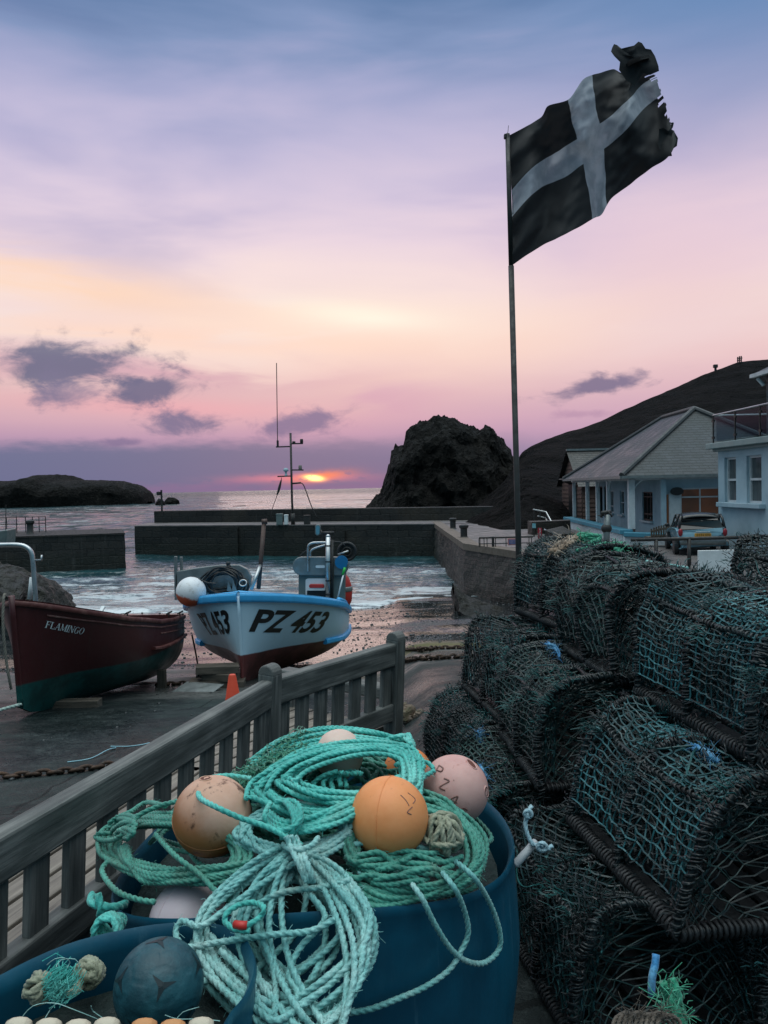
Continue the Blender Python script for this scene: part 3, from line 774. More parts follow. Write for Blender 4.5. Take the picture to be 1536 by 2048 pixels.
# ------------------------------------------------------------------ boats
class Hull:
    """bow at bow, running astern along axis; P(side, t, u) is a point of the skin (u from keel to sheer)"""
    def __init__(s, bow, yaw, L, beam, z_keel, z_sheer, full, tm=.5, aft=.85, slope=0., rake=0., flare=.0):
        s.bow = V(bow); s.L = L; s.beam = beam; s.zk = z_keel; s.zs = z_sheer; s.full = full; s.tm = tm; s.aft = aft; s.slope = slope; s.rake = rake
        s.ax = V((math.sin(yaw), math.cos(yaw), 0)); s.ac = V((math.cos(yaw), -math.sin(yaw), 0)); s.flare = flare
    def hb(s, t):
        if t < s.tm: return s.beam / 2 * (1 - (1 - t / s.tm) ** 2.1) ** .72
        return s.beam / 2 * lerp(1, s.aft, ((t - s.tm) / (1 - s.tm)) ** 1.8)
    def P(s, side, t, u, off=0.):
        if off:
            e = 1e-3; t0 = min(t, 1 - e); u0 = clamp(u, e, 1 - e)
            p = s.P(side, t, u); n = (s.P(side, t0 + e, u) - s.P(side, t0, u)).cross(s.P(side, t, u0 + e) - s.P(side, t, u0 - e))
            n.normalize(); lat = s.ac * side
            if n.dot(lat) < 0: n = -n
            return p + n * off
        b = s.hb(t); k = s.full(t)
        f = 1 - (1 - u) ** k if k >= 1 else u ** (1 / k)
        f = lerp(f, u ** 1.0, 1 - sstep(.0, .45, t)) if k >= 1 else f
        if s.flare: f *= 1 - s.flare * (1 - u) * u * (1 - sstep(.1, .6, t))
        x = (b * f + .02) * side
        zk, zs = interp(s.zk, t), interp(s.zs, t)
        z = lerp(zk, zs, u)
        y = t * s.L - s.rake * (u - .5) * max(0, 1 - t * 3)
        return s.bow + s.ac * x + s.ax * y + V((0, 0, z - s.slope * y))
    def skin(s, nt=44, nu=18, t0=0., t1=1.):
        ts = [t0 + (t1 - t0) * (i / nt) ** 1.35 for i in range(nt + 1)]
        mb = MB()
        us = [j / nu for j in range(nu + 1)]
        mb.grid([[s.P(-1, t, u) for u in us] for t in ts], flip=True)
        mb.grid([[s.P(1, t, u) for u in us] for t in ts])
        k = len(mb.v); a = [s.P(-1, 1, u) for u in us[::-1]] + [s.P(1, 1, u) for u in us]
        mb.v.extend(a); mb.f.append(tuple(range(k, k + len(a)))); mb.m.append(0)
        for i in range(nt):                                   # keel strip between the two sides
            q = [s.P(-1, ts[i], 0), s.P(1, ts[i], 0), s.P(1, ts[i + 1], 0), s.P(-1, ts[i + 1], 0)]
            mb.add(q, [(0, 1, 2, 3)])
        for j in range(nu):
            q = [s.P(-1, 0, us[j]), s.P(1, 0, us[j]), s.P(1, 0, us[j + 1]), s.P(-1, 0, us[j + 1])]
            mb.add(q, [(0, 1, 2, 3)])
        return mb
    def strip(s, side, t0, t1, u, w, h, n=30, inner=.0, mb=None, round_=True):
        """a rubbing strake / gunwale: section w out, h high, run along the skin"""
        mb = mb or MB(); rows = []
        for i in range(n + 1):
            t = lerp(t0, t1, i / n); uu = u(t) if callable(u) else u
            p = s.P(side, t, uu); lat = (s.P(side, t, uu, .1) - p); lat.z = 0; lat.normalize()
            z = V((0, 0, 1)); e = 1.
            sec = [(-inner, -h / 2), (w * .7, -h / 2), (w, -h * .28), (w, h * .28), (w * .7, h / 2), (-inner, h / 2)]
            rows.append([p + lat * (a * e) + z * b_ for a, b_ in sec])
        mb.grid(rows, closed_u=True, flip=side > 0)
        for r in (rows[0], rows[-1]): mb.add(r, [tuple(range(6))])
        return mb
    def letters(s, side, vs, fs, t0, u0, kz=1.0, off=.006):
        """wrap flat lettering round the skin: t0,u0 the start of the base line"""
        mb = MB(); out = []
        for p in vs:
            t = t0 + (p.x / s.L if side > 0 else -p.x / s.L)
            H = interp(s.zs, t) - interp(s.zk, t)
            out.append(s.P(side, clamp(t, .004, .99), clamp(u0(t) + p.y * kz / H, .02, .985), off))
        return mb.add(out, fs)

# ---- white boat PZ 453
def full_w(t): return lerp(1.0, 4.4, sstep(.0, .5, t))
WB = Hull((at(479, 1200, 11.4).x, 11.4, gz(-2, 11.4)), R(2.0), 5.3, 2.68,
          [(0, .10), (.06, .04), (.15, .02), (1, .02)], [(0, 1.40), (.1, 1.37), (.3, 1.27), (.55, 1.16), (.8, 1.10), (1, 1.12)], full_w, tm=.42, aft=.86, slope=.142, rake=.12)
wb = empty('fishing_boat', WB.bow, 'white fishing boat with blue gunwale numbered PZ 453 hauled out on the slip', 'boat')
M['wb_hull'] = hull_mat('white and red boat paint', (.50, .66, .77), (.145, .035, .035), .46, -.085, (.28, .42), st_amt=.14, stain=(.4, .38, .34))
O = wb.location
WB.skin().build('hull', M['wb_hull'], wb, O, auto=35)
mb = MB()
for sd in (-1, 1): WB.strip(sd, 0.0, 1, .945, .06, .130, 40, .02, mb)
mb.build('gunwale', M['blue_paint'], wb, O, auto=40, bevel=.006)
# foredeck and inner deck, washed blue capping
rows = []
for i in range(31):
    t = .0 + i / 30 * .97
    a, b_ = WB.P(-1, t, .985), WB.P(1, t, .985)
    rows.append([a.lerp(b_, k / 6) + V((0, 0, .03 * math.sin(PI * k / 6) + .012)) for k in range(7)])
k = 11
MB().grid(rows[:k], flip=False).build('foredeck', M['blue_paint'], wb, O, solid=.02, smooth=True)
MB().grid([[q - V((0, 0, .45)) for q in (r[0].lerp(r[-1], .06), r[0].lerp(r[-1], .94))] for r in rows[k - 1:]]).build('deck', M['grey_metal'], wb, O, solid=.02)
for sd in (0, -1): MB().tube([r[sd] + V((0, 0, .012)) for r in rows[k - 1:]], .042, 8).build('side_capping', M['blue_paint'], wb, O, smooth=True)
WB.strip(1, .33, .985, lambda t: lerp(.43, .60, ((t - .33) / .65) ** .8), .07, .10, 20, .02).build('rubbing_strake', M['blue_paint'], wb, O, auto=40, bevel=.008)
WB.strip(-1, .33, .985, lambda t: lerp(.43, .60, ((t - .33) / .65) ** .8), .07, .10, 20, .02).build('rubbing_strake', M['blue_paint'], wb, O, auto=40, bevel=.008)
mb = MB(); mb.tube([WB.P(1, 0.0, u) + V((-.02, -.012 - .03 * (u < .05), 0)) for u in (0, .03, .1, .25, .5, .75, .96)], .026, 8)
mb.build('stem_bar', M['wb_hull'], wb, O, smooth=True)
vs, fs = text_geo('PZ 453', .43, .22, .012)
vs = [V((p.x * 1.12, p.y, 0)) for p in vs]
WB.letters(1, vs, fs, .008, lambda t: .565, 1.08).build('registration_number', M['black_paint'], wb, O)
vs2, fs2 = text_geo('PZ 453', .43, .22, .012); vs2 = [V((p.x * .74, p.y, 0)) for p in vs2]; wmax = max(p.x for p in vs2)
WB.letters(-1, vs2, fs2, (wmax + .09) / WB.L, lambda t: .555, 1.1).build('registration_number', M['black_paint'], wb, O)

def tube_px(mb, pts, r, seg=8):        # a bent pipe through measured points (u, v, Y)
    mb.tube(spline([at(*p) for p in pts], .04), r, seg); return mb
def pole(mb, a, b, r, seg=10): mb.tube([at(*a), at(*b)], r, seg); return mb
# derrick pole with its steel strut
mb = pole(MB(), (517, 1178, 12.4), (528, 1046, 12.6), .035); pole(mb, (524, 1044, 12.6), (534, 1043, 12.6), .045)
mb.build('derrick_pole', M['brown_metal'], wb, O, smooth=True)
pole(MB(), (503, 1178, 12.2), (523, 1124, 12.5), .030).build('derrick_strut', M['steel'], wb, O, smooth=True)
# console post on the starboard quarter
def slab_px(pts, Y, th, mb=None):      # a plate whose outline was measured, th thick
    mb = mb or MB(); f = [at(u, v, Y) for u, v in pts]; b_ = [p + V((0, th, 0)) for p in f]; n = len(pts)
    return mb.add(f + b_, [tuple(range(n - 1, -1, -1)), tuple(range(n, 2 * n))] + [(i, (i + 1) % n, n + (i + 1) % n, n + i) for i in range(n)])
def round_px(u0, v0, u1, v1, r, n=6):
    o = []
    for cx, cy, a0 in ((u1 - r, v0 + r, -90), (u1 - r, v1 - r, 0), (u0 + r, v1 - r, 90), (u0 + r, v0 + r, 180)):
        for i in range(n + 1):
            a = R(a0 + 90 * i / n); o.append((cx + r * math.cos(a), cy + r * math.sin(a)))
    return o
Yc = 13.6
M['console'] = paint('grey green console paint', (.13, .17, .17), (.4, .6), (.25, .24, .22), .66)
slab_px([(597, 1148), (690, 1144), (690, 1215), (597, 1215)], Yc, .5).build('console', M['console'], wb, O, bevel=.01)
slab_px(round_px(585, 1114, 697, 1151, 18), Yc - .06, .10).build('gantry_plate', M['grey_metal'], wb, O, bevel=.012)
slab_px(round_px(631, 1130.5, 650, 1136, 2.7), Yc - .064, .01).build('plate_slot', M['white_paint'], wb, O)
slab_px(round_px(611, 1157, 654, 1198, 5), Yc - .03, .02).build('locker_surround', M['white_paint'], wb, O)
slab_px(round_px(614, 1181, 654, 1200, 2), Yc - .06, .02).build('locker_opening', M['black_paint'], wb, O)
mb = slab_px(round_px(618, 1169, 648, 1176, 3), Yc - .10, .08); mb.build('lid', M['red'], wb, O, bevel=.006)
slab_px(round_px(616, 1176, 650, 1181, 1.5), Yc - .09, .06).build('lid_rim', M['white_paint'], wb, O)
p = pole(MB(), (656, 1200, Yc - .15), (656, 1074, Yc - .15), .042, 12)
c0 = at(656, 1073, Yc - .15); p.ball(c0, .042, 12, 6)
po = p.build('exhaust_stack', M['steel'], wb, O, smooth=True)
for v in (1090, 1122, 1160, 1188): MB().tube([at(656, v, Yc - .15), at(656, v + 2.6, Yc - .15)], .046, 12).build('pipe_clamp', M['rubber'], po, O)
pole(MB(), (664, 1200, Yc - .12), (664, 1080, Yc - .12), .028).build('support_post', M['dark_metal'], wb, O, smooth=True)
mb = tube_px(MB(), [(616, 1143, Yc - .1), (616, 1098, Yc - .1), (620, 1088, Yc - .1), (632, 1085, Yc - .1), (655, 1085, Yc - .1)], .02)
tube_px(mb, [(621, 1112, Yc - .12), (621, 1104, Yc - .12), (628, 1097, Yc - .12), (650, 1090, Yc - .12)], .018)
mb.build('guard_rail', M['steel'], wb, O, smooth=True)
tube_px(MB(), [(597, 1117, Yc), (606, 1106, Yc), (620, 1098, Yc), (650, 1085, Yc), (680, 1084, Yc), (690, 1092, Yc)], .010).build('cable', M['rubber'], wb, O, smooth=True)
mb = MB(); ctr = at(694, 1103, Yc + .1); XZ = Matrix.Rotation(R(90), 3, 'X')
mb.tube([ctr + V((.15 * math.cos(a), 0, .15 * math.sin(a))) for a in [i * PI / 16 for i in range(32)]], .028, 10, True)
hw = mb.build('hauler_wheel', M['rubber'], wb, O, smooth=True)
mb = MB(); mb.tube([ctr + V((.075 * math.cos(a), -.02, .075 * math.sin(a))) for a in [i * PI / 12 for i in range(24)]], .012, 8, True)
mb.lathe([(.045, -.02), (.05, .0), (.03, .03)], ctr + V((0, -.01, 0)), 16, XZ); mb.lathe([(.125, -.004), (.125, .004)], ctr + V((0, .02, 0)), 24, XZ)
mb.build('wheel_hub', M['dark_metal'], hw, O, auto=40)
pole(MB(), (676, 1109, Yc), (697, 1102, Yc - .03), .016).build('hauler_arm', M['steel'], wb, O, smooth=True)
mb = MB().lathe([(.10, -.03), (.115, 0), (.115, .05), (.0, .055)], at(683, 1124, Yc - .08), 24, XZ)
mb.build('blue_cap', paint('blue plastic cap', (.01, .16, .36)), wb, O, auto=40)
# work lamp on a bracket
mb = slab_px(round_px(630, 1049, 641, 1071, 5), Yc, .06); lmp = mb.build('work_lamp', M['grey_metal'], wb, O, bevel=.008)
slab_px(round_px(632, 1051, 639, 1069, 3.5), Yc - .012, .012).build('lamp_glass', glass('blue lamp glass', (.12, .30, .38)), lmp, O)
mb = MB(); pole(mb, (641, 1060, Yc), (650, 1080, Yc), .02); pole(mb, (644, 1066, Yc), (668, 1066, Yc), .03)
mb.build('lamp_bracket', M['dark_metal'], wb, O, smooth=True)
# boat hook leaning on the quarter
b1 = pole(MB(), (674, 1202, Yc - .3), (688, 1144, Yc - .25), .014).build('boat_hook', M['white_paint'], wb, O, smooth=True)
pole(MB(), (685.5, 1150, Yc - .252), (690, 1135, Yc - .245), .022).build('hook_grip', pmat('green plastic', [(.02, .40, .05), (.03, .5, .08)], 5), b1, O, smooth=True)
# big shooting plate on the port side with a hank of dark hose
slab_px([(350, 1152), (352, 1143), (400, 1135), (440, 1130), (478, 1130), (494, 1138), (502, 1152), (501, 1170), (494, 1186), (350, 1192)], 13.0, .10).build('side_plate', M['grey_metal'], wb, O, bevel=.012)
mb = slab_px([(347.5, 1113), (353, 1113), (355, 1200), (349, 1200)], 13.0, .06); slab_px([(359, 1114), (364, 1114), (365, 1146), (360, 1146)], 13.1, .06, mb)
mb.build('side_post', M['grey_metal'], wb, O, bevel=.005)
WBO = O

# hank of black hose hung on the plate
mb = MB(); rs = random.Random(3)
for i in range(11):
    cx, cy = 446 + rs.uniform(-10, 12), 1166 + rs.uniform(-5, 5); a_, b_ = rs.uniform(24, 44), rs.uniform(16, 29)
    mb.tube(spline([at(cx + a_ * math.cos(k * PI / 6), cy + b_ * math.sin(k * PI / 6) + rs.uniform(-2, 2), 12.9 - .02 * i + rs.uniform(-.03, .03)) for k in range(12)], .05, True), .017, 7, True)
tube_px(mb, [(400, 1185, 12.7), (412, 1160, 12.7), (430, 1143, 12.7), (450, 1137, 12.75), (470, 1145, 12.75)], .016)
for k in range(5): mb.ball(at(448 + rs.uniform(-6, 10), 1133 + rs.uniform(-8, 6), 12.8), .035, 8, 6, bump=.4, bs=2)
o = mb.build('coiled_hose', M['rubber'], org=at(446, 1190, 12.9), smooth=True)
tag(o, 'tangled black hose coiled over the steel plate on the white fishing boat', 'hose')
# anchor shackles and ring on the foredeck
mb = MB(); c0 = at(486, 1166, 11.75)
mb.tube([c0 + V((.055 * math.cos(a), .02 * math.sin(a), .045 * math.sin(a))) for a in [i * PI / 10 for i in range(20)]], .010, 7, True)
mb.build('mooring_ring', M['steel'], wb, WBO, smooth=True)
mb = MB()
for u in (458, 468): mb.add([at(u - 4, 1182, 11.8), at(u + 6, 1182, 11.8), at(u - 2, 1160, 11.8), at(u, 1182, 11.95)], [(0, 1, 2), (1, 3, 2), (3, 0, 2), (0, 3, 1)])
mb.build('bow_fairlead', M['grey_metal'], wb, WBO)
# red and white ball fender
m, t, b = newmat('white ball fender'); c = coord(t); s = t.n('ShaderNodeSeparateXYZ', {0: c})
f = t.maprange(t.m('ADD', t.m('ADD', s.outputs[2], t.m('MULTIPLY', s.outputs[0], .35)), t.m('MULTIPLY', t.m('SUBTRACT', t.noise(c, 9., 6, .7), .5), .10)), -.10, -.06)
t.set(b.inputs['Base Color'], t.mix(f, (.55, .10, .045, 1), t.mix(t.maprange(t.noise(c, 12, 6, .7), .5, .7), (.74, .74, .76, 1), (.55, .53, .52, 1))))
b.inputs['Roughness'].default_value = .45
cf = at(382, 1183.5, 12.0); fe = empty('ball_fender', cf, 'round white fender with a red underside hung at the white boat\'s bow', 'fender')
MB().ball(cf, .232, 32, 20).build('float_ball', m, fe, cf, smooth=True)
MB().tube(spline([cf + V((.12, .02, .20)), cf + V((.25, .0, .14)), cf + V((.40, -.02, .12))], .03), .012, 7).build('lanyard', M['rubber'], fe, cf, smooth=True)
# red life-buoy bag on the quarter
cb = at(681, 1180, 14.0); lb = empty('orange_float', cb, 'red orange float with a grey band beside the white boat\'s console', 'float')
mb = MB().lathe([(.02, -.35), (.14, -.32), (.20, -.2), (.215, -.05), (.205, .08), (.16, .22), (.08, .32), (.02, .34)], cb, 24)
mb.build('float_body', M['red'], lb, cb, smooth=True)
MB().lathe([(.214, -.02), (.222, 0), (.222, .05), (.212, .07)], cb, 24).build('grey_band', M['grey_metal'], lb, cb, smooth=True)
# timber chocks, steel plate under the white boat
ck = empty('timber_chock', at(438, 1383, 11.3), 'stacked timber blocks wedged under the white boat\'s bow', 'timber')
c0 = V((at(436, 1380, 11.3).x, 11.3, gz(-2.4, 11.3)))
for dz, sx_, an in ((.06, .8, 4), (.17, .5, -8), (.28, .62, 12)):
    MB().box(c0 + V((rnd.uniform(-.05, .05), 0, dz)), (sx_, .26, .11), Matrix.Rotation(R(an), 3, 'Z') @ Matrix.Rotation(R(2), 3, 'Y')).build('block', M['timber'], ck, ck.location, bevel=.008)
px = at(395, 1382, 10.9); o = MB().box((px.x, 10.9, gz(px.x, 10.9) + .03), (.62, .42, .012), Matrix.Rotation(R(-20), 3, 'Z') @ Matrix.Rotation(R(8), 3, 'X')).build('steel_plate', M['grey_metal'], org=(px.x, 10.9, gz(px.x, 10.9)), bevel=.002)
tag(o, 'thin grey steel plate lying on the slip beside the timber blocks', 'plate')

# ---- red boat FLAMINGO
def full_r(t): return lerp(1.0, 4.2, sstep(.0, .5, t))
rb_bow = at(34, 1300, 8.6)
RB = Hull((rb_bow.x, 8.6, gz(-4, 8.6)), R(3.2), 3.85, 1.62, [(0, .09), (.05, .02), (.12, .0), (1, .0)], [(0, 1.335), (.15, 1.22), (.35, 1.10), (.6, 1.03), (.85, 1.035), (1, 1.06)], full_r, tm=.55, aft=.80, slope=.142, rake=.10)
rb = empty('wooden_boat', RB.bow, 'dark red wooden boat with a green bottom named FLAMINGO', 'boat'); O = rb.location
M['rb_hull'] = hull_mat('red and green boat paint', (.060, .011, .012), (.008, .080, .074), .36, -.06, (.30, .5), .014, (.05, .02, .018), .6)
RB.skin(44, 18).build('hull', M['rb_hull'], rb, O, auto=35)
M['rb_trim'] = pmat('worn red trim', [(.07, .014, .013), (.13, .04, .034), (.24, .12, .10)], 6, (.35, .6), (.2, 20))
mb = MB()
for sd in (-1, 1): RB.strip(sd, .0, 1, .965, .03, .06, 36, .05, mb)
mb.build('gunwale', M['rb_trim'], rb, O, auto=40)
mb = MB()
for sd in (-1, 1): RB.strip(sd, .06, 1, .885, .012, .022, 36, .01, mb)
for sd in (-1, 1): RB.strip(sd, .60, 1, .80, .010, .02, 20, .01, mb)
mb.build('moulding', M['rb_trim'], rb, O, auto=40)
RB.strip(1, .52, 1.0, lambda t: lerp(.60, .69, ((t - .52) / .48) ** 1.6), .05, .045, 24, .01).build('rubbing_strake', M['rb_trim'], rb, O, auto=40)
RB.strip(-1, .52, 1.0, lambda t: lerp(.60, .69, ((t - .52) / .48) ** 1.6), .05, .045, 24, .01).build('rubbing_strake', M['rb_trim'], rb, O, auto=40)
MB().tube([RB.P(1, 0, u) + V((-.02, -.02, 0)) for u in (0.02, .1, .3, .6, .85, 1.03)], .035, 8).build('stem_post', M['rb_hull'], rb, O, smooth=True)
rows = [[RB.P(-1, t, .55).lerp(RB.P(1, t, .55), k) for k in (.02, .5, .98)] for t in [i / 20 * .99 for i in range(21)]]
MB().grid(rows).build('bottom_boards', M['timber'], rb, O, solid=.02)
for t in (.42, .66, .90):
    a, b_ = RB.P(-1, t, .82), RB.P(1, t, .82)
    MB().beam(a.lerp(b_, .02), a.lerp(b_, .98), .22, .035).build('thwart', M['rb_trim'], rb, O, bevel=.004)
mb = MB()
for i in range(14):
    t = .12 + i * .063
    for sd in (-1, 1):
        mb.tube([RB.P(sd, t, u, -.02) for u in (.2, .4, .6, .8, .97)], .014, 6)
mb.build('rib_frame', M['rb_trim'], rb, O, smooth=True)
a = at(190, 1246, 9.9); MB().beam(a, at(207, 1213, 10.2), .05, .03).build('tiller_arm', M['white_paint'], rb, O, bevel=.006)
for u, v, Y in ((338, 1236, 11.6), (360, 1235, 12.0), (255, 1237, 10.6)):
    mb = MB(); p = at(u, v, Y); mb.tube([p, p + V((0, 0, .09))], .012, 6); mb.tube([p + V((-.04, 0, .06)), p + V((.05, 0, .1))], .012, 6)
    mb.build('rowlock', M['dark_metal'], rb, O, smooth=True)
# the name in roman capitals, built stroke by stroke
def serif_name():
    mb = MB(); x = 0; SH = .28
    def quad(x0, y0, x1, y1, w):
        d = V((x1 - x0, y1 - y0, 0)); n = V((1, 0, 0)) if abs(d.y) > abs(d.x) else V((0, 1, 0))
        n = n * (w / 2); a = V((x0, y0, 0)); b = V((x1, y1, 0))
        mb.add([a - n, a + n, b + n, b - n], [(0, 1, 2, 3)])
    def ser(xc, y, w=.22): quad(xc - w / 2, y, xc + w / 2, y, .05)
    def arc(cx, cy, rx, ry, a0, a1, n=18):
        P = []
        for i in range(n + 1):
            a = R(lerp(a0, a1, i / n)); th = .03 + .065 * abs(math.cos(a)) ** 1.2
            P.append((V((cx + (rx + th * .5) * math.cos(a), cy + (ry + .02) * math.sin(a), 0)), V((cx + (rx - th) * math.cos(a), cy + (ry - .03) * math.sin(a), 0))))
        for (a, b), (c, d_) in zip(P, P[1:]): mb.add([a, b, d_, c], [(0, 1, 2, 3)])
    TK, TN = .15, .055
    for ch in 'FLAMINGO':
        if ch == 'F': quad(x + .14, 0, x + .14, 1, TK); ser(x + .14, .02, .3); ser(x + .1, .98, .22); quad(x + .14, .975, x + .58, .975, .06); quad(x + .55, .98, x + .57, .78, .05); quad(x + .14, .52, x + .42, .52, .055); quad(x + .41, .64, x + .41, .40, .05); w = .64
        elif ch == 'L': quad(x + .14, 0, x + .14, 1, TK); ser(x + .14, .98, .3); quad(x + .05, .025, x + .58, .025, .06); quad(x + .56, .03, x + .60, .26, .05); w = .66
        elif ch == 'A': quad(x + .08, 0, x + .36, 1, TN); quad(x + .62, 0, x + .37, 1, TK); ser(x + .08, .02, .2); ser(x + .62, .02, .26); quad(x + .18, .34, x + .52, .34, .05); w = .76
        elif ch == 'M': quad(x + .1, 0, x + .12, 1, TN); quad(x + .12, 1, x + .42, .05, .13); quad(x + .44, .05, x + .74, 1, TN); quad(x + .76, 0, x + .76, 1, TK); ser(x + .1, .02, .2); ser(x + .76, .02, .28); ser(x + .78, .98, .2); ser(x + .06, .98, .14); w = .94
        elif ch == 'I': quad(x + .14, 0, x + .14, 1, TK); ser(x + .14, .02, .3); ser(x + .14, .98, .3); w = .34
        elif ch == 'N': quad(x + .1, 0, x + .1, 1, TN); quad(x + .12, 1, x + .62, .02, .14); quad(x + .64, 0, x + .64, 1, TN); ser(x + .1, .02, .2); ser(x + .64, .98, .2); ser(x + .06, .98, .14); w = .78
        elif ch == 'G': arc(x + .40, .5, .30, .48, 55, 320); quad(x + .64, .04, x + .64, .42, .12); ser(x + .62, .42, .26); quad(x + .60, .78, x + .60, .96, .05); w = .80
        else: arc(x + .40, .5, .31, .48, 0, 360); w = .82
        x += w
    return [V((p.x + SH * p.y * .6, p.y, 0)) for p in mb.v], mb.f
vs, fs = serif_name(); ks = .080
RB.letters(1, [p * ks for p in vs], fs, .058, lambda t: .775 - .25 * (t - .058), 1.0, .005).build('boat_name', M['white_paint'], rb, O)
# props, rope and bits round the red boat
pr = V((at(324, 1370, 11.4).x, 11.4, 0)); pr.z = gz(pr.x, 11.4)
o = MB().box(pr + V((0, 0, .12)), (.12, .10, .30)).build('timber_prop', M['timber'], org=pr, bevel=.006); tag(o, 'short upright timber prop under the red boat\'s stern', 'timber')
kb = RB.P(1, .2, 0); o = MB().box((kb.x + .1, kb.y, gz(kb.x, kb.y) + .03), (.9, .16, .12)).build('timber_bearer', M['timber'], org=(kb.x, kb.y, gz(kb.x, kb.y)), bevel=.006); tag(o, 'dark timber bearer lying under the red boat\'s keel', 'timber')
o = MB().rope([at(10, 1188, 8.5), at(7, 1200, 8.45), at(6, 1250, 8.4), at(11, 1310, 8.4), at(18, 1355, 8.4), at(22, 1378, 8.45)], .016).build('bow_rope', pmat('old grey rope', [(.14, .12, .10), (.22, .20, .17)], 20, (.7, .9)), org=at(8, 1300, 8.4), smooth=True)
tag(o, 'old grey rope hanging down the red boat\'s stem', 'rope')
o = MB().rope([on(-60, 1460, gz(-4.6, 7.9) + .03), V((RB.bow.x - .3, 8.1, gz(-4.3, 8.1) + .05)), RB.P(1, 0, .05) + V((0, -.04, 0))], .02).build('mooring_rope', pmat('pale mooring rope', [(.30, .40, .36), (.42, .5, .46)], 20, (.7, .9)), org=RB.bow, smooth=True)
tag(o, 'pale green mooring rope running left from the red boat\'s forefoot', 'rope')
# ------------------------------------------------------------------ things about the slip and the piers
# steel hoop rail behind the red boat
c0 = at(68, 1210, 11.5)
hr = empty('hoop_rail', (c0.x, 11.5, gz(c0.x, 11.5)), 'bent galvanised hoop rail standing behind the red boat\'s bow', 'rail')
Yh = 11.5; zb_ = gz(c0.x, Yh)
bse = V((at(69, 1200, Yh).x + .02, Yh, zb_))
mb = MB().tube(spline([at(-60, 1092, Yh), at(0, 1090, Yh), at(36, 1090, Yh), at(52, 1094, Yh), at(62, 1104, Yh), at(66, 1122, Yh), at(68, 1150, Yh), at(71, 1198, Yh), bse], .05), .036, 12)
mb.build('hoop', M['steel'], hr, hr.location, smooth=True)
MB().tube([at(59, 1198, Yh + .1), at(63.5, 1155, Yh + .1)], .032, 10).build('brace', M['white_paint'], hr, hr.location, smooth=True)
MB().tube([at(68, 1120.5, Yh), at(83, 1120, Yh), at(83.5, 1110, Yh)], .016, 8).build('hook', M['steel'], hr, hr.location, smooth=True)
# moored skiff's stern showing at the left edge, with its whip aerial
sk = empty('small_boat', at(2, 1085, 36), 'grey prow of a small moored boat at the left edge below the pier', 'boat')
a = [at(-60, 1072, 36), at(14, 1060, 36), at(12, 1090, 36.5), at(-60, 1092, 36.5)]
b_ = [p + V((-.6, 2.2, 0)) for p in a]
MB().add(a + b_, [(3, 2, 1, 0), (4, 5, 6, 7), (0, 1, 5, 4), (1, 2, 6, 5), (2, 3, 7, 6), (3, 0, 4, 7)]).build('hull', M['console'], sk, sk.location, bevel=.05)
MB().tube([at(11, 1062, 36.5), at(12, 1010, 36.5)], .018, 6).build('aerial', M['dark_metal'], sk, sk.location)
# railing and bollard on the left pier
lr = empty('pier_railing', at(38, 1078, 48), 'thin iron railing along the top of the left pier', 'railing')
Yl = 49.5; zt = -.86
xs_ = [at(u, 1070, Yl).x for u in (-40, -14, 14, 34, 52, 66, 79, 92)]
mb = MB()
for h in (1.0, .55): mb.tube([(x, Yl, zt + h) for x in xs_], .022, 6)
mb.build('rail', M['dark_metal'], lr, lr.location)
for x in xs_: MB().tube([(x, Yl, zt), (x, Yl, zt + 1.02)], .03, 6).build('post', M['dark_metal'], lr, lr.location)
def bollard(p, h, r, label):
    o = MB().lathe([(r * 1.15, 0), (r * .8, h * .12), (r * .78, h * .7), (r * 1.1, h * .8), (r * 1.1, h * .95), (r * .7, h)], p, 16).build('bollard', M['dark_metal'], org=p, auto=40)
    return tag(o, label, 'bollard', 'mooring bollards on the harbour walls')
q = at(61, 1080, 47.5); bollard(V((q.x, 47.5, -.86)), .85, .24, 'black mooring bollard on top of the left pier beside the railing')
q = on(906, 1058, -.9); bollard(q, .62, .2, 'black mooring bollard on the quay, the farther of the two')
q = on(928, 1076, -.9); bollard(q, .62, .2, 'black mooring bollard on the quay, the nearer of the two')
# beacon pole at the pier head
bx = at(324, 1024, 59); bp = empty('beacon_pole', (bx.x, 59, .04), 'dark beacon pole on the end of the breakwater', 'pole')
MB().tube([(bx.x, 59, .0), (bx.x, 59, at(324, 980, 59).z)], .075, 8).build('mast', M['dark_metal'], bp, bp.location)
zt2 = at(324, 987, 59).z
MB().lathe([(.05, -.12), (.16, -.1), (.16, .12), (.05, .16)], (bx.x - .22, 59, zt2), 12).add([(bx.x - .3, 59, zt2 - .15), (bx.x, 59, zt2 - .1), (bx.x, 59, zt2 - .02), (bx.x - .3, 59, zt2 - .02)], [(0, 1, 2, 3), (3, 2, 1, 0)]).build('lantern', M['dark_metal'], bp, bp.location)

# instrument mast on the breakwater
Ym = 52.6
def mp(u, v): return at(u, v, Ym)
im = empty('instrument_mast', (mp(586, 1040).x, Ym, -.87), 'tall dark mast with whip aerial, lamps and a white dome on the breakwater', 'mast')
O = im.location
MB().tube([V((O.x, Ym, -.87)), mp(584, 1000), mp(581, 866)], .075, 8).tube([V((O.x, Ym, -.87)), V((O.x, Ym, -.87)) + V((0, 0, .75))], .14, 10).build('pole', M['dark_metal'], im, O, smooth=True)
for p, q in (((552, 894), (581, 893)), ((582, 887.5), (606, 887)), ((555, 953), (583, 952)), ((583, 940), (607, 940))): MB().beam(mp(*p), mp(*q), .12, .085).build('cross_arm', M['dark_metal'], im, O)
MB().tube([mp(555.5, 893), mp(555, 880), mp(553, 726)], lambda k: .045 if k < .35 else .028, 6).tube([mp(555.5, 893), mp(555.3, 881)], .075, 8).build('whip_aerial', M['dark_metal'], im, O)
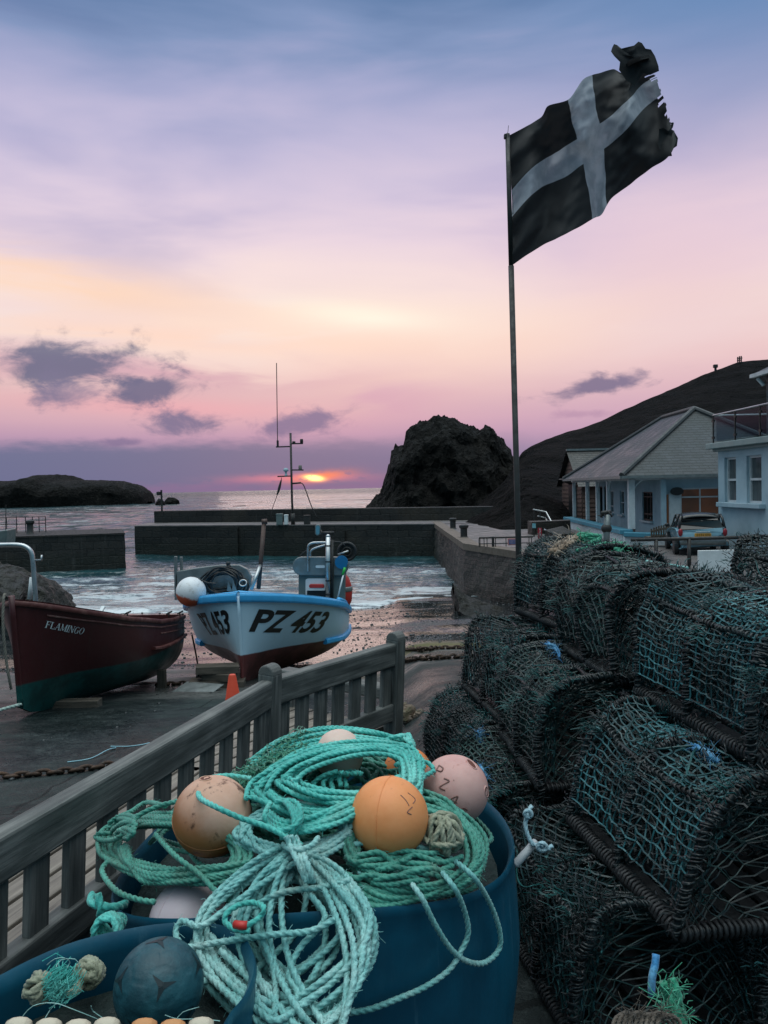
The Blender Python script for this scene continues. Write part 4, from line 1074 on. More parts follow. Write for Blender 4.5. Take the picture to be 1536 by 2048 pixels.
def can(u0, v0, u1, v1, mat, name):
    a, b2 = mp((u0 + u1) / 2, v1), mp((u0 + u1) / 2, v0); r = (mp(u1, v1) - mp(u0, v1)).length / 2
    h = (b2 - a).length
    return MB().lathe([(r * .8, 0), (r, h * .1), (r, h * .85), (r * .8, h)], a, 14).build(name, mat, im, O, auto=40)
can(600, 878, 606.5, 886, M['dark_metal'], 'masthead_lamp'); can(584.5, 882.5, 591, 887, M['dark_metal'], 'sensor')
can(597, 930.5, 604, 939.5, pmat('lamp lens grey', [(.2, .17, .15), (.3, .26, .22)], 4), 'masthead_lamp')
a = mp(572, 952.5); MB().lathe([(.10, 0), (.10, .10), (.07, .12), (.07, .30), (.17, .36), (.18, .44), (.12, .54), (.02, .57)], a, 18).build('dome_receiver', M['white_wall'], im, O, smooth=True)
mb = MB().tube(spline([mp(586, 967), mp(594, 967), mp(602, 966), mp(607, 970), mp(613, 985), mp(622, 1010), mp(634, 1036)], .2), .035, 6)
mb.tube([mp(585.5, 967), mp(602, 965.5)], .06, 6); mb.build('cable', M['dark_metal'], im, O, smooth=True)
MB().tube(spline([mp(563, 955), mp(562, 962), mp(556, 985), mp(549, 1005), mp(544, 1020), mp(541, 1036)], .2), .022, 6).tube(spline([mp(563, 958), mp(560, 970), mp(556, 985), mp(553, 990)], .15), lambda k: .02 + .07 * math.sin(PI * k), 6).build('halyard', M['dark_metal'], im, O, smooth=True)
for u0, u1, v0, v1, mt, lab in ((553, 565, 1027, 1037.5, 'console', 'grey box on the breakwater left of the mast\'s foot'), (569, 576, 1029, 1037, 'white_paint', 'small white box at the mast\'s foot on the breakwater'), (608, 620, 1030, 1038, 'dark_metal', 'dark low box on the breakwater right of the mast')):
    a = mp(u0, v1); b2 = mp(u1, v0)
    tp = empty('equipment_box', ((a.x + b2.x) / 2, Ym, -.87), lab, 'box')
    h = b2.z + .87
    MB().box(((a.x + b2.x) / 2, Ym, -.87 + h * .43), (b2.x - a.x, .4, h * .86)).build('body', M[mt], tp, tp.location, bevel=.02)
    MB().box(((a.x + b2.x) / 2, Ym, -.87 + h * .93), (b2.x - a.x + .03, .43, h * .13)).build('lid', M[mt], tp, tp.location, bevel=.02)

# traffic cone on the slip behind the bench
cy_ = 6.3; cpx = at(466, 1400, cy_).x; cz = gz(cpx, cy_)
cn = empty('traffic_cone', (cpx, cy_, cz), 'plain orange traffic cone on the slip behind the bench', 'cone')
tp = at(456.5, 1349, cy_).z - cz
MB().lathe([(.135, .03), (.125, .05), (.03, tp - .01), (.024, tp), (.018, tp)], cn.location, 24).build('cone_body', M['orange'], cn, cn.location, auto=40)
MB().box(cn.location + V((0, 0, .018)), (.36, .36, .034), Matrix.Rotation(R(20), 3, 'Z')).build('base', M['orange'], cn, cn.location, bevel=.008)
mb = MB(); rs = random.Random(8)
for i in range(6):
    mb.rope([cn.location + V((.10 + .07 * math.cos(a + i) + rs.uniform(-.015, .015) - .12, -.25 + .06 * math.sin(a + i), .02 + .02 * i)) for a in [k * 2 * PI / 9 for k in range(9)]], .011, True)
o = mb.build('orange_rope', M['orange'], org=cn.location + V((0, -.25, 0)), smooth=True); tag(o, 'small coil of orange rope lying in front of the traffic cone', 'rope')

# chains lying on the slip
def chain(name, pts, link, r, label):
    P = spline(pts, link * .2); L_ = 0; c = MB(); i = 0; nxt = 0; last = P[0]; flip = 0
    rs = random.Random(len(pts))
    for a, b2 in zip(P, P[1:]):
        L_ += (b2 - a).length
        if L_ >= nxt:
            tdir = (b2 - a).normalized(); up = V((0, 0, 1)); sd = tdir.cross(up).normalized()
            ang = (.35 if flip else 1.2) + rs.uniform(-.25, .25); flip ^= 1
            n2 = sd * math.cos(ang) + up * math.sin(ang)
            ring = []
            for k in range(14):
                th = 2 * PI * k / 14; cx = math.cos(th); sy = math.sin(th)
                ring.append(a + tdir * (link * .62 * cx) + n2 * (link * .36 * sy) + V((0, 0, r * 1.4)))
            c.tube(ring, r, 6, True); nxt += link * .84
    o = c.build(name, M['rust'], org=P[0], smooth=True); return tag(o, label, 'chain', 'chains on the slipway')
def gp(u, v, dz=.0):          # the point of the ground seen at (u, v)
    d = ray(u, v); s = 0.5
    while s < 80:
        p = CAM + d * s
        if p.z < gz(p.x, p.y): return V((p.x, p.y, gz(p.x, p.y) + dz))
        s += .01
    return p
M['rust2'] = M['rust']
chain('rusty_chain', [gp(-40, 1562), gp(40, 1556), gp(120, 1549), gp(180, 1542), gp(240, 1533), gp(262, 1535)], .085, .013, 'heavy rusty chain lying across the slip behind the bench')
chain('rusty_chain', [gp(780, 1330), gp(830, 1322), gp(880, 1319), gp(940, 1316), gp(1000, 1315)], .11, .017, 'rusty chain crossing the concrete right of the bench, the nearer one')
chain('rusty_chain', [gp(770, 1305), gp(830, 1302), gp(880, 1299), gp(950, 1297)], .11, .015, 'rusty chain crossing the concrete right of the bench, the farther one')
chain('rusty_chain', [gp(320, 1373), gp(350, 1371), gp(380, 1369), gp(412, 1364), gp(440, 1362)], .10, .016, 'rusty chain on the slip between the red and the white boat')
# ground chain from the slip up to the white boat
a = at(384, 1270, 11.6); b2 = gp(398, 1362)
o = MB().tube(spline([a, a.lerp(b2, .5) + V((.02, 0, -.02)), b2], .05), .013, 6).ball(b2 + V((0, 0, .06)), .05, 10, 8, bump=.4, bs=3).build('mooring_line', M['rubber'], org=b2, smooth=True)
tag(o, 'black mooring line hanging from the white boat\'s side down to the slip', 'rope')
o = MB().tube(spline([gp(135, 1526, .006), gp(180, 1519, .006), gp(215, 1505, .02), gp(232, 1497, .006), gp(222, 1500, .03), gp(260, 1494, .006), gp(300, 1487, .006), gp(345, 1470, .006)], .03), .0048, 6).build('twine', pmat('pale blue twine', [(.22, .42, .5), (.3, .5, .56)], 10), org=gp(230, 1500), smooth=True)
tag(o, 'thin pale blue twine lying loose on the dark slipway', 'twine')
# cracks of concrete slab joints: a low kerb line on the slip
q = gp(818, 1440); rk = MB()
for i in range(5): rk.ball(q + V((rs.uniform(-.08, .1), rs.uniform(-.05, .1), .02 + rs.uniform(0, .05))), rs.uniform(.04, .085), 14, 10, bump=.5, bs=1.6)
o = rk.build('mossy_stone', pmat('mossy stone', [(.05, .06, .02), (.13, .09, .06), (.22, .17, .14)], 9, (.6, .9), (.8, 20)), org=q); tag(o, 'brown mossy stone at the foot of the bench\'s far end', 'stone')
# ------------------------------------------------------------------ cafe, white house, hut, car and the things beside them
ZQ = -.90
def quad_uv(mb, pts, su=1., mi=0, M_=None):   # a roof plane with uv in metres: u along the eave, v up the slope
    p0, p1 = V(pts[0]), V(pts[1]); x = (p1 - p0).normalized()
    n = (p1 - p0).cross(V(pts[-1]) - p0).normalized(); y = n.cross(x)
    mb.add(pts, [tuple(range(len(pts)))], mi, [[((V(p) - p0).dot(x), (V(p) - p0).dot(y)) for p in pts]])
    return mb
cx0, cy0, cy1 = 9.55, 30.0, 42.4
ze, zr = 1.74, 4.62
cf = empty('cafe_building', (cx0, cy0, ZQ), 'white veranda building with a hipped slate roof beside the quay', 'building', rz=R(-3.6)); O = cf.location
# low veranda wall with blue coping
mb = MB(); rough_block(mb, [(cx0 - .35, cy0 - .2), (cx0 + .0, cy0 - .2), (cx0 + .0, cy1 + .2), (cx0 - .35, cy1 + .2)], ZQ - .3, -.52, .5, .035, .09)
rough_block(mb, [(cx0 - .3, cy0 - .55), (cx0 + 1.75, cy0 - 1.2), (cx0 + 1.8, cy0 - .85), (cx0 - .3, cy0 - .2)], ZQ - .3, -.60, .5, .035, .05)
mb.build('low_wall', M['rough_white'], cf, O)
mb = MB().box((cx0 - .17, (cy0 + cy1) / 2, -.43), (.5, cy1 - cy0 + .5, .17))
mb.beam((cx0 - .3, cy0 - .40, -.50), (cx0 + 1.7, cy0 - 1.02, -.57), .46, .16)
mb.beam((cx0 + 1.74, cy0 - 1.0, -.52), (cx0 + 2.1, cy0 - 1.12, -1.0), .44, .14)
mb.build('coping', M['teal_coping'], cf, O, bevel=.015)
xw = 11.0
# main body
def wall_with_holes(mb, a, b, z0, z1, holes, th=.22):   # a vertical wall from a to b (plan) with rectangular openings (s0,s1,z0,z1)
    a = V((a[0], a[1], 0)); b = V((b[0], b[1], 0)); L_ = (b - a).length; x = (b - a).normalized(); n = V((x.y, -x.x, 0))
    S = sorted({0, L_, *[h[0] for h in holes], *[h[1] for h in holes]}); Z = sorted({z0, z1, *[h[2] for h in holes], *[h[3] for h in holes]})
    for s0, s1 in zip(S, S[1:]):
        for q0, q1 in zip(Z, Z[1:]):
            sm, zm = (s0 + s1) / 2, (q0 + q1) / 2
            if any(h[0] < sm < h[1] and h[2] < zm < h[3] for h in holes): continue
            P = lambda s_, z_: a + x * s_ + V((0, 0, z_))
            mb.add([P(s0, q0), P(s1, q0), P(s1, q1), P(s0, q1)], [(0, 1, 2, 3)])
    for h in holes:
        P = lambda s_, z_, d_: a + x * s_ - n * d_ + V((0, 0, z_))
        s0, s1, q0, q1 = h[:4]
        for (c1, c2) in (((s0, q0), (s1, q0)), ((s1, q0), (s1, q1)), ((s1, q1), (s0, q1)), ((s0, q1), (s0, q0))):
            mb.add([P(*c1, 0), P(*c1, th), P(*c2, th), P(*c2, 0)], [(0, 1, 2, 3)])
    return mb
def sash(a, b, h, parent, org, mat='window', bars=(1, 1), th=.12, sill=True, frame='frame', trans=None, glassmat=None, fw=.055):
    """a window in opening h of wall a-b: frame, bars, pane"""
    a = V((a[0], a[1], 0)); b = V((b[0], b[1], 0)); x = (b - a).normalized(); n = V((x.y, -x.x, 0)); s0, s1, z0, z1 = h[:4]
    P = lambda s_, z_, d_=0: a + x * s_ - n * d_ + V((0, 0, z_))
    mb = MB()
    for q0, q1 in (((s0, z0 + fw / 2), (s1, z0 + fw / 2)), ((s0, z1 - fw / 2), (s1, z1 - fw / 2))): mb.beam(P(*q0, th - .03), P(*q1, th - .03), .07, fw)
    for s_ in (s0 + fw / 2, s1 - fw / 2): mb.beam(P(s_, z0 + fw, th - .03), P(s_, z1 - fw, th - .03), .066, fw, up=x)
    for i in range(1, bars[0] + 1):
        s_ = lerp(s0, s1, i / (bars[0] + 1)); mb.beam(P(s_, z0 + fw, th - .026), P(s_, z1 - fw, th - .026), .05, fw * .8, up=x)
    for zt_ in (trans if trans is not None else [lerp(z0, z1, i / (bars[1] + 1)) for i in range(1, bars[1] + 1)]):
        mb.beam(P(s0 + fw, zt_, th - .034), P(s1 - fw, zt_, th - .034), .06, fw)
    w_ = mb.build('window', M[frame], parent, org)
    MB().add([P(s0, z0, th), P(s1, z0, th), P(s1, z1, th), P(s0, z1, th)], [(0, 1, 2, 3)]).build('pane', glassmat or M[mat], w_, org)
    if sill: MB().beam(P(s0 - .08, z0 - .04, -.05), P(s1 + .08, z0 - .04, -.05), .16, .08).build('sill', M['frame'], w_, org, bevel=.01)
    return w_
wa, wb_ = (xw, cy1), (xw, 30.3)
def sY(Y): return cy1 - Y
holes = [(sY(33.5), sY(31.95), -.15, 1.07), (sY(37.5), sY(36.7), -.05, 1.10), (sY(39.7), sY(38.8), -.05, 1.10)]
door = (sY(35.95), sY(34.7), ZQ + .12, 1.15)
arch = [(sY(42.2), sY(41.3), -.4, 1.3), (sY(41.0), sY(40.1), -.4, 1.3)]
mb = wall_with_holes(MB(), wa, wb_, ZQ, 1.72, holes + [door] + arch)
sa, sb = (xw, 30.3), (17.2, 30.3)
big = (.62, 2.15, -.28, 1.22); dr = (.16, .60, ZQ + .1, 1.02)
wall_with_holes(mb, sa, sb, ZQ, 1.72, [big])
mb.add([(17.2, 30.3, ZQ), (17.2, cy1, ZQ), (17.2, cy1, 1.72), (17.2, 30.3, 1.72)], [(0, 1, 2, 3)]).add([(17.2, cy1, ZQ), (xw, cy1, ZQ), (xw, cy1, 1.72), (17.2, cy1, 1.72)], [(0, 1, 2, 3)])
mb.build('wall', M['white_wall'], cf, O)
sash(wa, wb_, holes[0], cf, O, bars=(2, 0), trans=[.12, .86], frame='brown_metal'); sash(wa, wb_, holes[1], cf, O, bars=(0, 1)); sash(wa, wb_, holes[2], cf, O, bars=(1, 0), trans=[.3])
for h in arch: sash(wa, wb_, h, cf, O, bars=(0, 0), sill=False, frame='dark_metal', trans=[])
sash(sa, sb, big, cf, O, 'lit', bars=(1, 0), trans=[.86], frame='frame')
q = V((xw + .06, 35.3, 0)); MB().box((xw + .13, (35.95 + 34.7) / 2, (ZQ + .12 + 1.15) / 2), (.05, 1.24, 1.15 - ZQ - .13)).build('door', pmat('brown door', [(.07, .045, .04), (.10, .065, .055)], 2), cf, O)
MB().box((xw + .38, 30.27, (ZQ + 1.02) / 2), (.46, .05, 1.02 - ZQ)).build('door', M['frame'], cf, O, bevel=.008)
pi = MB()
for s_ in (.08, .66): pass
MB().box((xw + .10, 30.26, (ZQ + .98) / 2), (.06, .07, .98 - ZQ)).build('orange_jamb', pmat('orange brown jamb', [(.25, .08, .03), (.32, .11, .04)], 4), cf, O)
el = MB().lathe([(.0, -.02), (.25, -.02), (.26, .0), (.25, .02), (.0, .02)], (0, 0, 0), 28, Matrix.Rotation(R(90), 3, 'X'))
for p in el.v: p.z *= .62
for p in el.v: p += V((xw + .42, 30.10, 1.10))
el.build('oval_sign_board', M['black_paint'], cf, O)
# veranda floor, posts, beam, brackets
MB().box(((cx0 + xw) / 2, (cy0 + cy1) / 2, ZQ + .04), (xw - cx0, cy1 - cy0, .1)).build('veranda_floor', M['deck'], cf, O)
for i, Yp in enumerate((30.12, 32.9, 33.6 + .4, 36.2, 38.6, 42.2)):
    if i == 1: continue
    pm = MB().box((cx0 + .12, Yp, (-.34 + 1.62) / 2), (.17 if i else .24, .17 if i else .24, 1.96))
    po = pm.build('veranda_post', M['frame'], cf, O, bevel=.012)
    br = MB()
    for sg in (1, -1):
        if i == 0 and sg < 0: continue
        br.tube([V((cx0 + .12, Yp + sg * (.08 + .55 * (1 - math.cos(a))), 1.05 + .55 * math.sin(a))) for a in [k * PI / 16 for k in range(9)]], .03, 6)
    if i == 0: br.tube([V((cx0 + .12 + (.1 + .55 * (1 - math.cos(a))), Yp, 1.05 + .55 * math.sin(a))) for a in [k * PI / 16 for k in range(9)]], .03, 6)
    br.build('bracket', M['frame'], po, O)
mb = MB().beam((cx0 + .12, cy0 + .1, 1.64), (cx0 + .12, cy1, 1.64), .14, .16); mb.beam((cx0 + .2, cy0 + .12, 1.64), (17.2, cy0 + .12, 1.64), .14, .155)
mb.build('eaves_beam', M['frame'], cf, O)
ho = 1.42
MB().box((xw - .1, cy0 + .16, (ZQ + 1.6) / 2), (.2, .22, 1.6 - ZQ)).build('corner_pillar', M['white_wall'], cf, O, bevel=.01)
# hipped roof
e = .35; a0 = (cx0 - e, cy0 - e, ze); a1 = (17.6, cy0 - e, ze); a2 = (17.6, cy1 + e, ze); a3 = (cx0 - e, cy1 + e, ze)
r0 = (13.4, 34.0, zr); r1 = (13.4, 38.6, zr + .02)
mb = MB(); quad_uv(mb, [a3, a0, r0, r1]); quad_uv(mb, [a0, a1, r0]); quad_uv(mb, [a1, a2, r1, r0]); quad_uv(mb, [a2, a3, r1])
mb.add([a0, a3, a2, a1], [(0, 1, 2, 3)])
roof = mb.build('roof', M['slate'], cf, O)
up = V((0, 0, .035)); fl = MB()
for p, q in ((a0, r0), (a1, r0), (a3, r1), (a2, r1), (r0, r1)): fl.tube([V(p) + up, V(q) + up], .11, 8)
fl.build('ridge_flashing', M['fascia'], roof, O)
mb = MB().beam(V(a0) - V((0, 0, .05)), V(a1) - V((0, 0, .05)), .12, .11); mb.beam(V(a0) - V((.003, 0, .052)), V(a3) - V((.003, 0, .052)), .12, .11)
mb.build('gutter', M['grey_metal'], cf, O)

# brown boarded hut
hx0, hx1, hy0, hy1 = 11.5, 16.5, 44.6, 49.5
hut = empty('boarded_hut', (hx0, hy0, ZQ), 'brown weatherboarded hut with a slate roof behind the veranda building', 'hut'); O = hut.location
zt_ = 1.45; xm = (hx0 + hx1) / 2; ztop = 3.4; ym = (hy0 + hy1) / 2
mb = MB()
n_ = 17
for k in range(n_):           # overlapping boards on the gable facing left and on the near side
    z0, z1 = lerp(ZQ, ztop, k / n_), lerp(ZQ, ztop, (k + 1) / n_)
    def wid(z): return (hy1 - hy0) / 2 * (1 if z < zt_ else max(.02, (ztop - z) / (ztop - zt_)))
    w0, w1 = wid(z0), wid(z1)
    mb.add([(hx0 - .06, ym - w0, z0), (hx0 - .06, ym + w0, z0), (hx0, ym + w1, z1 + .03), (hx0, ym - w1, z1 + .03)], [(0, 3, 2, 1)], 0, [[(ym - w0, z0), (ym - w1, z1), (ym + w1, z1), (ym + w0, z0)]])
    if z0 < zt_: mb.add([(hx0, hy0 - .06, z0), (hx1, hy0 - .06, z0), (hx1, hy0, min(z1, zt_) + .03), (hx0, hy0, min(z1, zt_) + .03)], [(0, 1, 2, 3)], 0, [[(hx0, z0), (hx1, z0), (hx1, z1), (hx0, z1)]])
mb.add([(hx1, hy0, ZQ), (hx1, hy1, ZQ), (hx1, ym, ztop)], [(0, 1, 2)])
mb.build('wall', M['boards'], hut, O)
mb = MB(); quad_uv(mb, [(hx0 - .3, hy0 - .35, zt_ - .15), (hx1 + .3, hy0 - .35, zt_ - .15), (hx1 + .3, ym, ztop + .1), (hx0 - .3, ym, ztop + .1)]); quad_uv(mb, [(hx1 + .3, hy1 + .35, zt_ - .15), (hx0 - .3, hy1 + .35, zt_ - .15), (hx0 - .3, ym, ztop + .1), (hx1 + .3, ym, ztop + .1)])
rf = mb.build('roof', M['slate_dark'], hut, O); MB().beam((hx0 - .3, ym, ztop + .14), (hx1 + .3, ym, ztop + .14), .22, .12).build('ridge_cap', M['grey_metal'], rf, O)
MB().box((hx0 - .09, ym - .5, .25), (.08, 1.6, 2.3)).build('door', M['black_paint'], hut, O)
MB().beam((hx0 - .35, ym - 1.5, 1.62), (hx0 - .35, ym + .5, 1.62), .7, .06, up=(.5, 0, 1)).build('door_canopy', M['fascia'], hut, O)

# white house at the right edge
gx, gy0, gy1 = 12.0, 17.5, 27.6
wh = empty('white_house', (gx, gy1, ZQ), 'white house with sash windows and a glass balcony at the right edge', 'house'); O = wh.location
zc = 2.60
def sW(Y): return gy1 - Y
Hs = []
for u0, u1 in ((1450, 1473), (1494, 1524)):
    Y0, Y1 = gx * 1540 / (u0 - 768), gx * 1540 / (u1 - 768)
    Hs.append((sW(Y0), sW(Y1), .72, 2.28))
Hs.append((sW(22.4), sW(21.4), .72, 2.28))
wa, wb_ = (gx, gy1), (gx, gy0)
mb = wall_with_holes(MB(), wa, wb_, ZQ - .1, zc, Hs)
mb.add([(gx, gy1, ZQ - .1), (22, gy1, ZQ - .1), (22, gy1, zc), (gx, gy1, zc)], [(3, 2, 1, 0)]).add([(gx, gy0, ZQ - .1), (22, gy0, ZQ - .1), (22, gy0, zc), (gx, gy0, zc)], [(0, 1, 2, 3)])
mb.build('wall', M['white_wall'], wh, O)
M['net'] = pmat('net curtain behind glass', [(.05, .06, .065), (.10, .115, .12)], 3, (.05, .12), which='Object', sc=(1, 6, .6))
for h in Hs: sash(wa, wb_, h, wh, O, 'net', bars=(0, 1), sill=False, fw=.075, th=.16)
MB().box((gx - .09, (gy1 - (Hs[0][0] + Hs[1][1]) / 2), .64), (.24, Hs[1][1] - Hs[0][0] + .5, .16)).build('sill', M['white_wall'], wh, O, bevel=.02)
MB().box((gx + 4.8, (gy0 + gy1) / 2, zc + .11), (10.3, gy1 - gy0 + .5, .20)).box((gx + 4.85, (gy0 + gy1) / 2, zc - .04), (10.0, gy1 - gy0 + .26, .10)).build('balcony_slab', pmat('grey green cornice', [(.18, .25, .25), (.24, .31, .31)], 2), wh, O, bevel=.02)
bl = empty('balustrade', (0, 0, 0)); bl.parent = wh; bl.location = (0, 0, 0)
zb0, zb1 = zc + .24, zc + 1.22; xb = gx - .12
pY = [gy1 + .1 - i * 1.72 for i in range(6)]
mb = MB().tube([(xb, pY[0], zb1), (xb, pY[-1], zb1)], .028, 8).tube([(xb, pY[0], zb1), (20, pY[0], zb1)], .028, 8)
mb.build('handrail', M['steel'], bl, O)
for i, y_ in enumerate(pY):
    mb = MB().beam((xb, y_, zb0 - .05), (xb, y_, zb1), .05, .03, up=(0, 1, 0))
    for z_ in (zb0 + .18, zb1 - .2): mb.box((xb, y_, z_), (.06, .16, .07))
    mb.build('baluster_post', M['dark_metal'], bl, O)
for y_, y2 in zip(pY, pY[1:]): MB().box((xb, (y_ + y2) / 2, (zb0 + zb1) / 2), (.012, abs(y2 - y_) - .10, zb1 - zb0 - .1)).build('glass_panel', M['clear'], bl, O)
MB().box((gx + 3.7, pY[0], (zb0 + zb1) / 2), (7.4, .012, zb1 - zb0 - .1)).build('glass_panel', M['clear'], bl, O)
# set-back slate-hung upper storey
ux = 12.95; uy1 = 26.0
zu = 5.05
h2 = (uy1 - 24.9, uy1 - 23.6, 3.3, 4.75)
wa, wb_ = (ux, uy1), (ux, gy0)
M['slate_wall'] = stone_wall('hung slates', [(.10, .12, .13), (.075, .09, .10), (.03, .035, .04), (.12, .14, .15)], bw=.5, bh=.22, mort=.015)
mb = wall_with_holes(MB(), wa, wb_, zc + .2, zu, [h2]); mb.add([(ux, uy1, zc + .2), (21, uy1, zc + .2), (21, uy1, zu), (ux, uy1, zu)], [(3, 2, 1, 0)])
mb.build('upper_wall', M['slate_wall'], wh, O)
sash(wa, wb_, h2, wh, O, 'window', bars=(0, 1), sill=True, fw=.09)
mb = MB(); quad_uv(mb, [(ux - .35, uy1 + .35, zu), (ux - .35, gy0, zu), (17, gy0, zu + 2.1), (17, uy1 - 1.2, zu + 2.1)]); quad_uv(mb, [(21, uy1 + .35, zu), (ux - .35, uy1 + .35, zu), (17, uy1 - 1.2, zu + 2.1)])
mb.build('roof', M['slate'], wh, O)
MB().beam((ux - .33, uy1 + .35, zu - .05), (ux - .33, gy0, zu - .05), .14, .12).tube([(ux - .25, uy1 + .1, zu - .15), (ux - .1, uy1 - .02, zu - .4)], .06, 8).build('gutter', M['frame'], wh, O)

# parked car, small hatchback seen from behind
Yr = 24.5; pr0 = at(1406, 1109, Yr); zg = ZQ + .02
car = empty('parked_car', (pr0.x, Yr, zg), 'small pale blue hatchback with a dark roof parked in front of the white house', 'car', rz=R(-14))
car.location.z = zg - .02; car.scale = (.95, .95, .95)
M['car'] = paint('pale blue car paint', (.20, .36, .44), (.12, .2), bump=(0.0, 10)); M['car_dark'] = paint('dark car roof', (.025, .026, .028), (.15, .3), bump=(0., 10))
M['carglass'] = glass('car glass', (.016, .02, .022), .04)
def loft(sections, mb=None):
    mb = mb or MB(); mb.grid(sections, closed_u=True)
    k = len(mb.v)
    for s_, fl_ in ((sections[0], True), (sections[-1], False)):
        k = len(mb.v); mb.v.extend(V(p) for p in s_); n = len(s_); mb.f.append(tuple(range(k + n - 1, k - 1, -1)) if fl_ else tuple(range(k, k + n))); mb.m.append(0)
    return mb
def rsec(y, hw, z0, z1, r, tumble=0., n=5):
    P = []
    for cx, cz, a0 in ((hw - r, z1 - r, 90), (-(hw - r), z1 - r, 180), (-(hw - r), z0 + r, 270), (hw - r, z0 + r, 0)):
        for i in range(n + 1):
            a = R(a0 + (90 * i / n)) if True else 0
            P.append((cx, cz, a))
    out = []
    for cx, cz, a in P:
        z = cz + r * math.sin(a); x = cx + r * math.cos(a)
        out.append(V((x * (1 - tumble * clamp((z - z0) / (z1 - z0))), y, z)))
    # order ring counter-clockwise
    out.sort(key=lambda p: math.atan2(p.z - (z0 + z1) / 2, p.x))
    return out
# width .84 half, length 3.6
body = [(0.0, .70, .34, .70, .12), (.03, .78, .26, .80, .14), (.10, .82, .22, .95, .12), (.35, .835, .20, .99, .09), (1.0, .84, .18, .97, .08), (1.9, .84, .18, .93, .08), (2.6, .835, .18, .86, .09), (3.2, .81, .20, .80, .12), (3.52, .74, .24, .70, .14), (3.6, .64, .32, .60, .12)]
loft([rsec(*s_) for s_ in body]).build('body', M['car'], car, None, auto=35)
cab = [(.10, .74, .86, .90, .02), (.22, .735, .86, 1.18, .10), (.42, .71, .86, 1.36, .12), (.8, .70, .86, 1.405, .12), (1.4, .70, .86, 1.40, .12), (1.75, .70, .86, 1.33, .11), (2.05, .71, .86, 1.12, .08), (2.35, .72, .84, .88, .015)]
loft([rsec(y, hw, z0, z1, r, .10) for y, hw, z0, z1, r in cab]).build('cabin', M['carglass'], car, None, auto=35)
mb = MB(); rows = []
for y, hw, z in ((.30, .60, 1.30), (.42, .62, 1.37), (.8, .625, 1.415), (1.4, .625, 1.41), (1.72, .62, 1.35)):
    rows.append([V((hw * math.sin(a), y, z - .12 * (1 - math.cos(a) ** .8 if math.cos(a) > 0 else 1))) for a in [R(-80 + 160 * i / 12) for i in range(13)]])
MB().grid(rows).build('roof', M['car_dark'], car, None, smooth=True, solid=.03)
for sg in (-1, 1):
    for P_, r_ in (([(sg * .72, .16, .90), (sg * .66, .30, 1.25), (sg * .62, .44, 1.36)], .045), ([(sg * .745, 1.05, .88), (sg * .64, 1.02, 1.37)], .035), ([(sg * .73, 2.2, .88), (sg * .64, 1.75, 1.33)], .035)): MB().tube(P_, r_, 8).build('pillar', M['car_dark'], car, None, smooth=True)
mb = MB(); mb.grid([[V((x, -.035 + .03 * (abs(x) / .7) ** 3, z)) for x in [-.72 + .12 * i for i in range(13)]] for z in (.36, .48, .50, .56, .58)]); mb.build('bumper', M['grey_metal'], car, None, solid=.05, smooth=True)
MB().box((0, -.068, .53), (1.36, .02, .025)).build('chrome_strip', M['steel'], car, None)
MB().box((0, -.02, .80), (.44, .05, .035)).build('boot_handle', M['steel'], car, None, bevel=.008)
m, t, b = newmat('yellow number plate'); cc = coord(t)
t.set(b.inputs['Base Color'], (.62, .30, .04, 1)); b.inputs['Roughness'].default_value = .4
pl = MB().box((0, -.016, .70), (.52, .03, .115)).build('number_plate', m, car, None, bevel=.006)
mb = MB()
for i, (w_, x_) in enumerate(((.045, -.19), (.045, -.125), (.04, -.06), (.045, .0), (.045, .08), (.05, .14), (.045, .20))):
    mb.box((x_, -.033, .70), (.010, .006, .075)).box((x_ + w_ * .6, -.033, .70), (.010, .0055, .075)).box((x_ + w_ * .3, -.033, .70 + .028 * (i % 3 - 1)), (w_ * .5, .005, .011))
mb.build('plate_marks', M['black_paint'], pl, None)
for sg in (-1, 1):
    mb = MB().ball((sg * .70, .035, .78), .10, 16, 10, sc=(.75, .55, 1.35)); mb.build('tail_light', paint('tail light red', (.30, .02, .03), (.1, .2), bump=(0., 5)), car, None, smooth=True)
    mb = MB().ball((sg * .92, 1.92, .95), .09, 12, 8, sc=(1.0, .6, .75)).beam((sg * .82, 1.92, .90), (sg * .92, 1.92, .92), .04, .03); mb.build('wing_mirror', M['black_paint'], car, None, smooth=True)
    for yw in (.62, 3.0):
        c0 = V((sg * .78, yw, .29)); MX = Matrix.Rotation(R(90), 3, 'Y')
        wl = MB().lathe([(.18, -.09), (.27, -.085), (.29, -.05), (.29, .05), (.27, .085), (.18, .09)], c0, 24, MX).build('wheel', M['rubber'], car, None, smooth=True)
        wl2 = MB().lathe([(.02, -.06), (.185, -.07), (.185, .07), (.02, .06)], c0, 16, MX).build('rim', M['grey_metal'], wl, None, auto=30)
        aw = MB().lathe([(.325, -.06), (.325, .07)], c0 + V((sg * .02, 0, 0)), 24, MX); aw.build('wheel_arch', M['car_dark'], car, None)
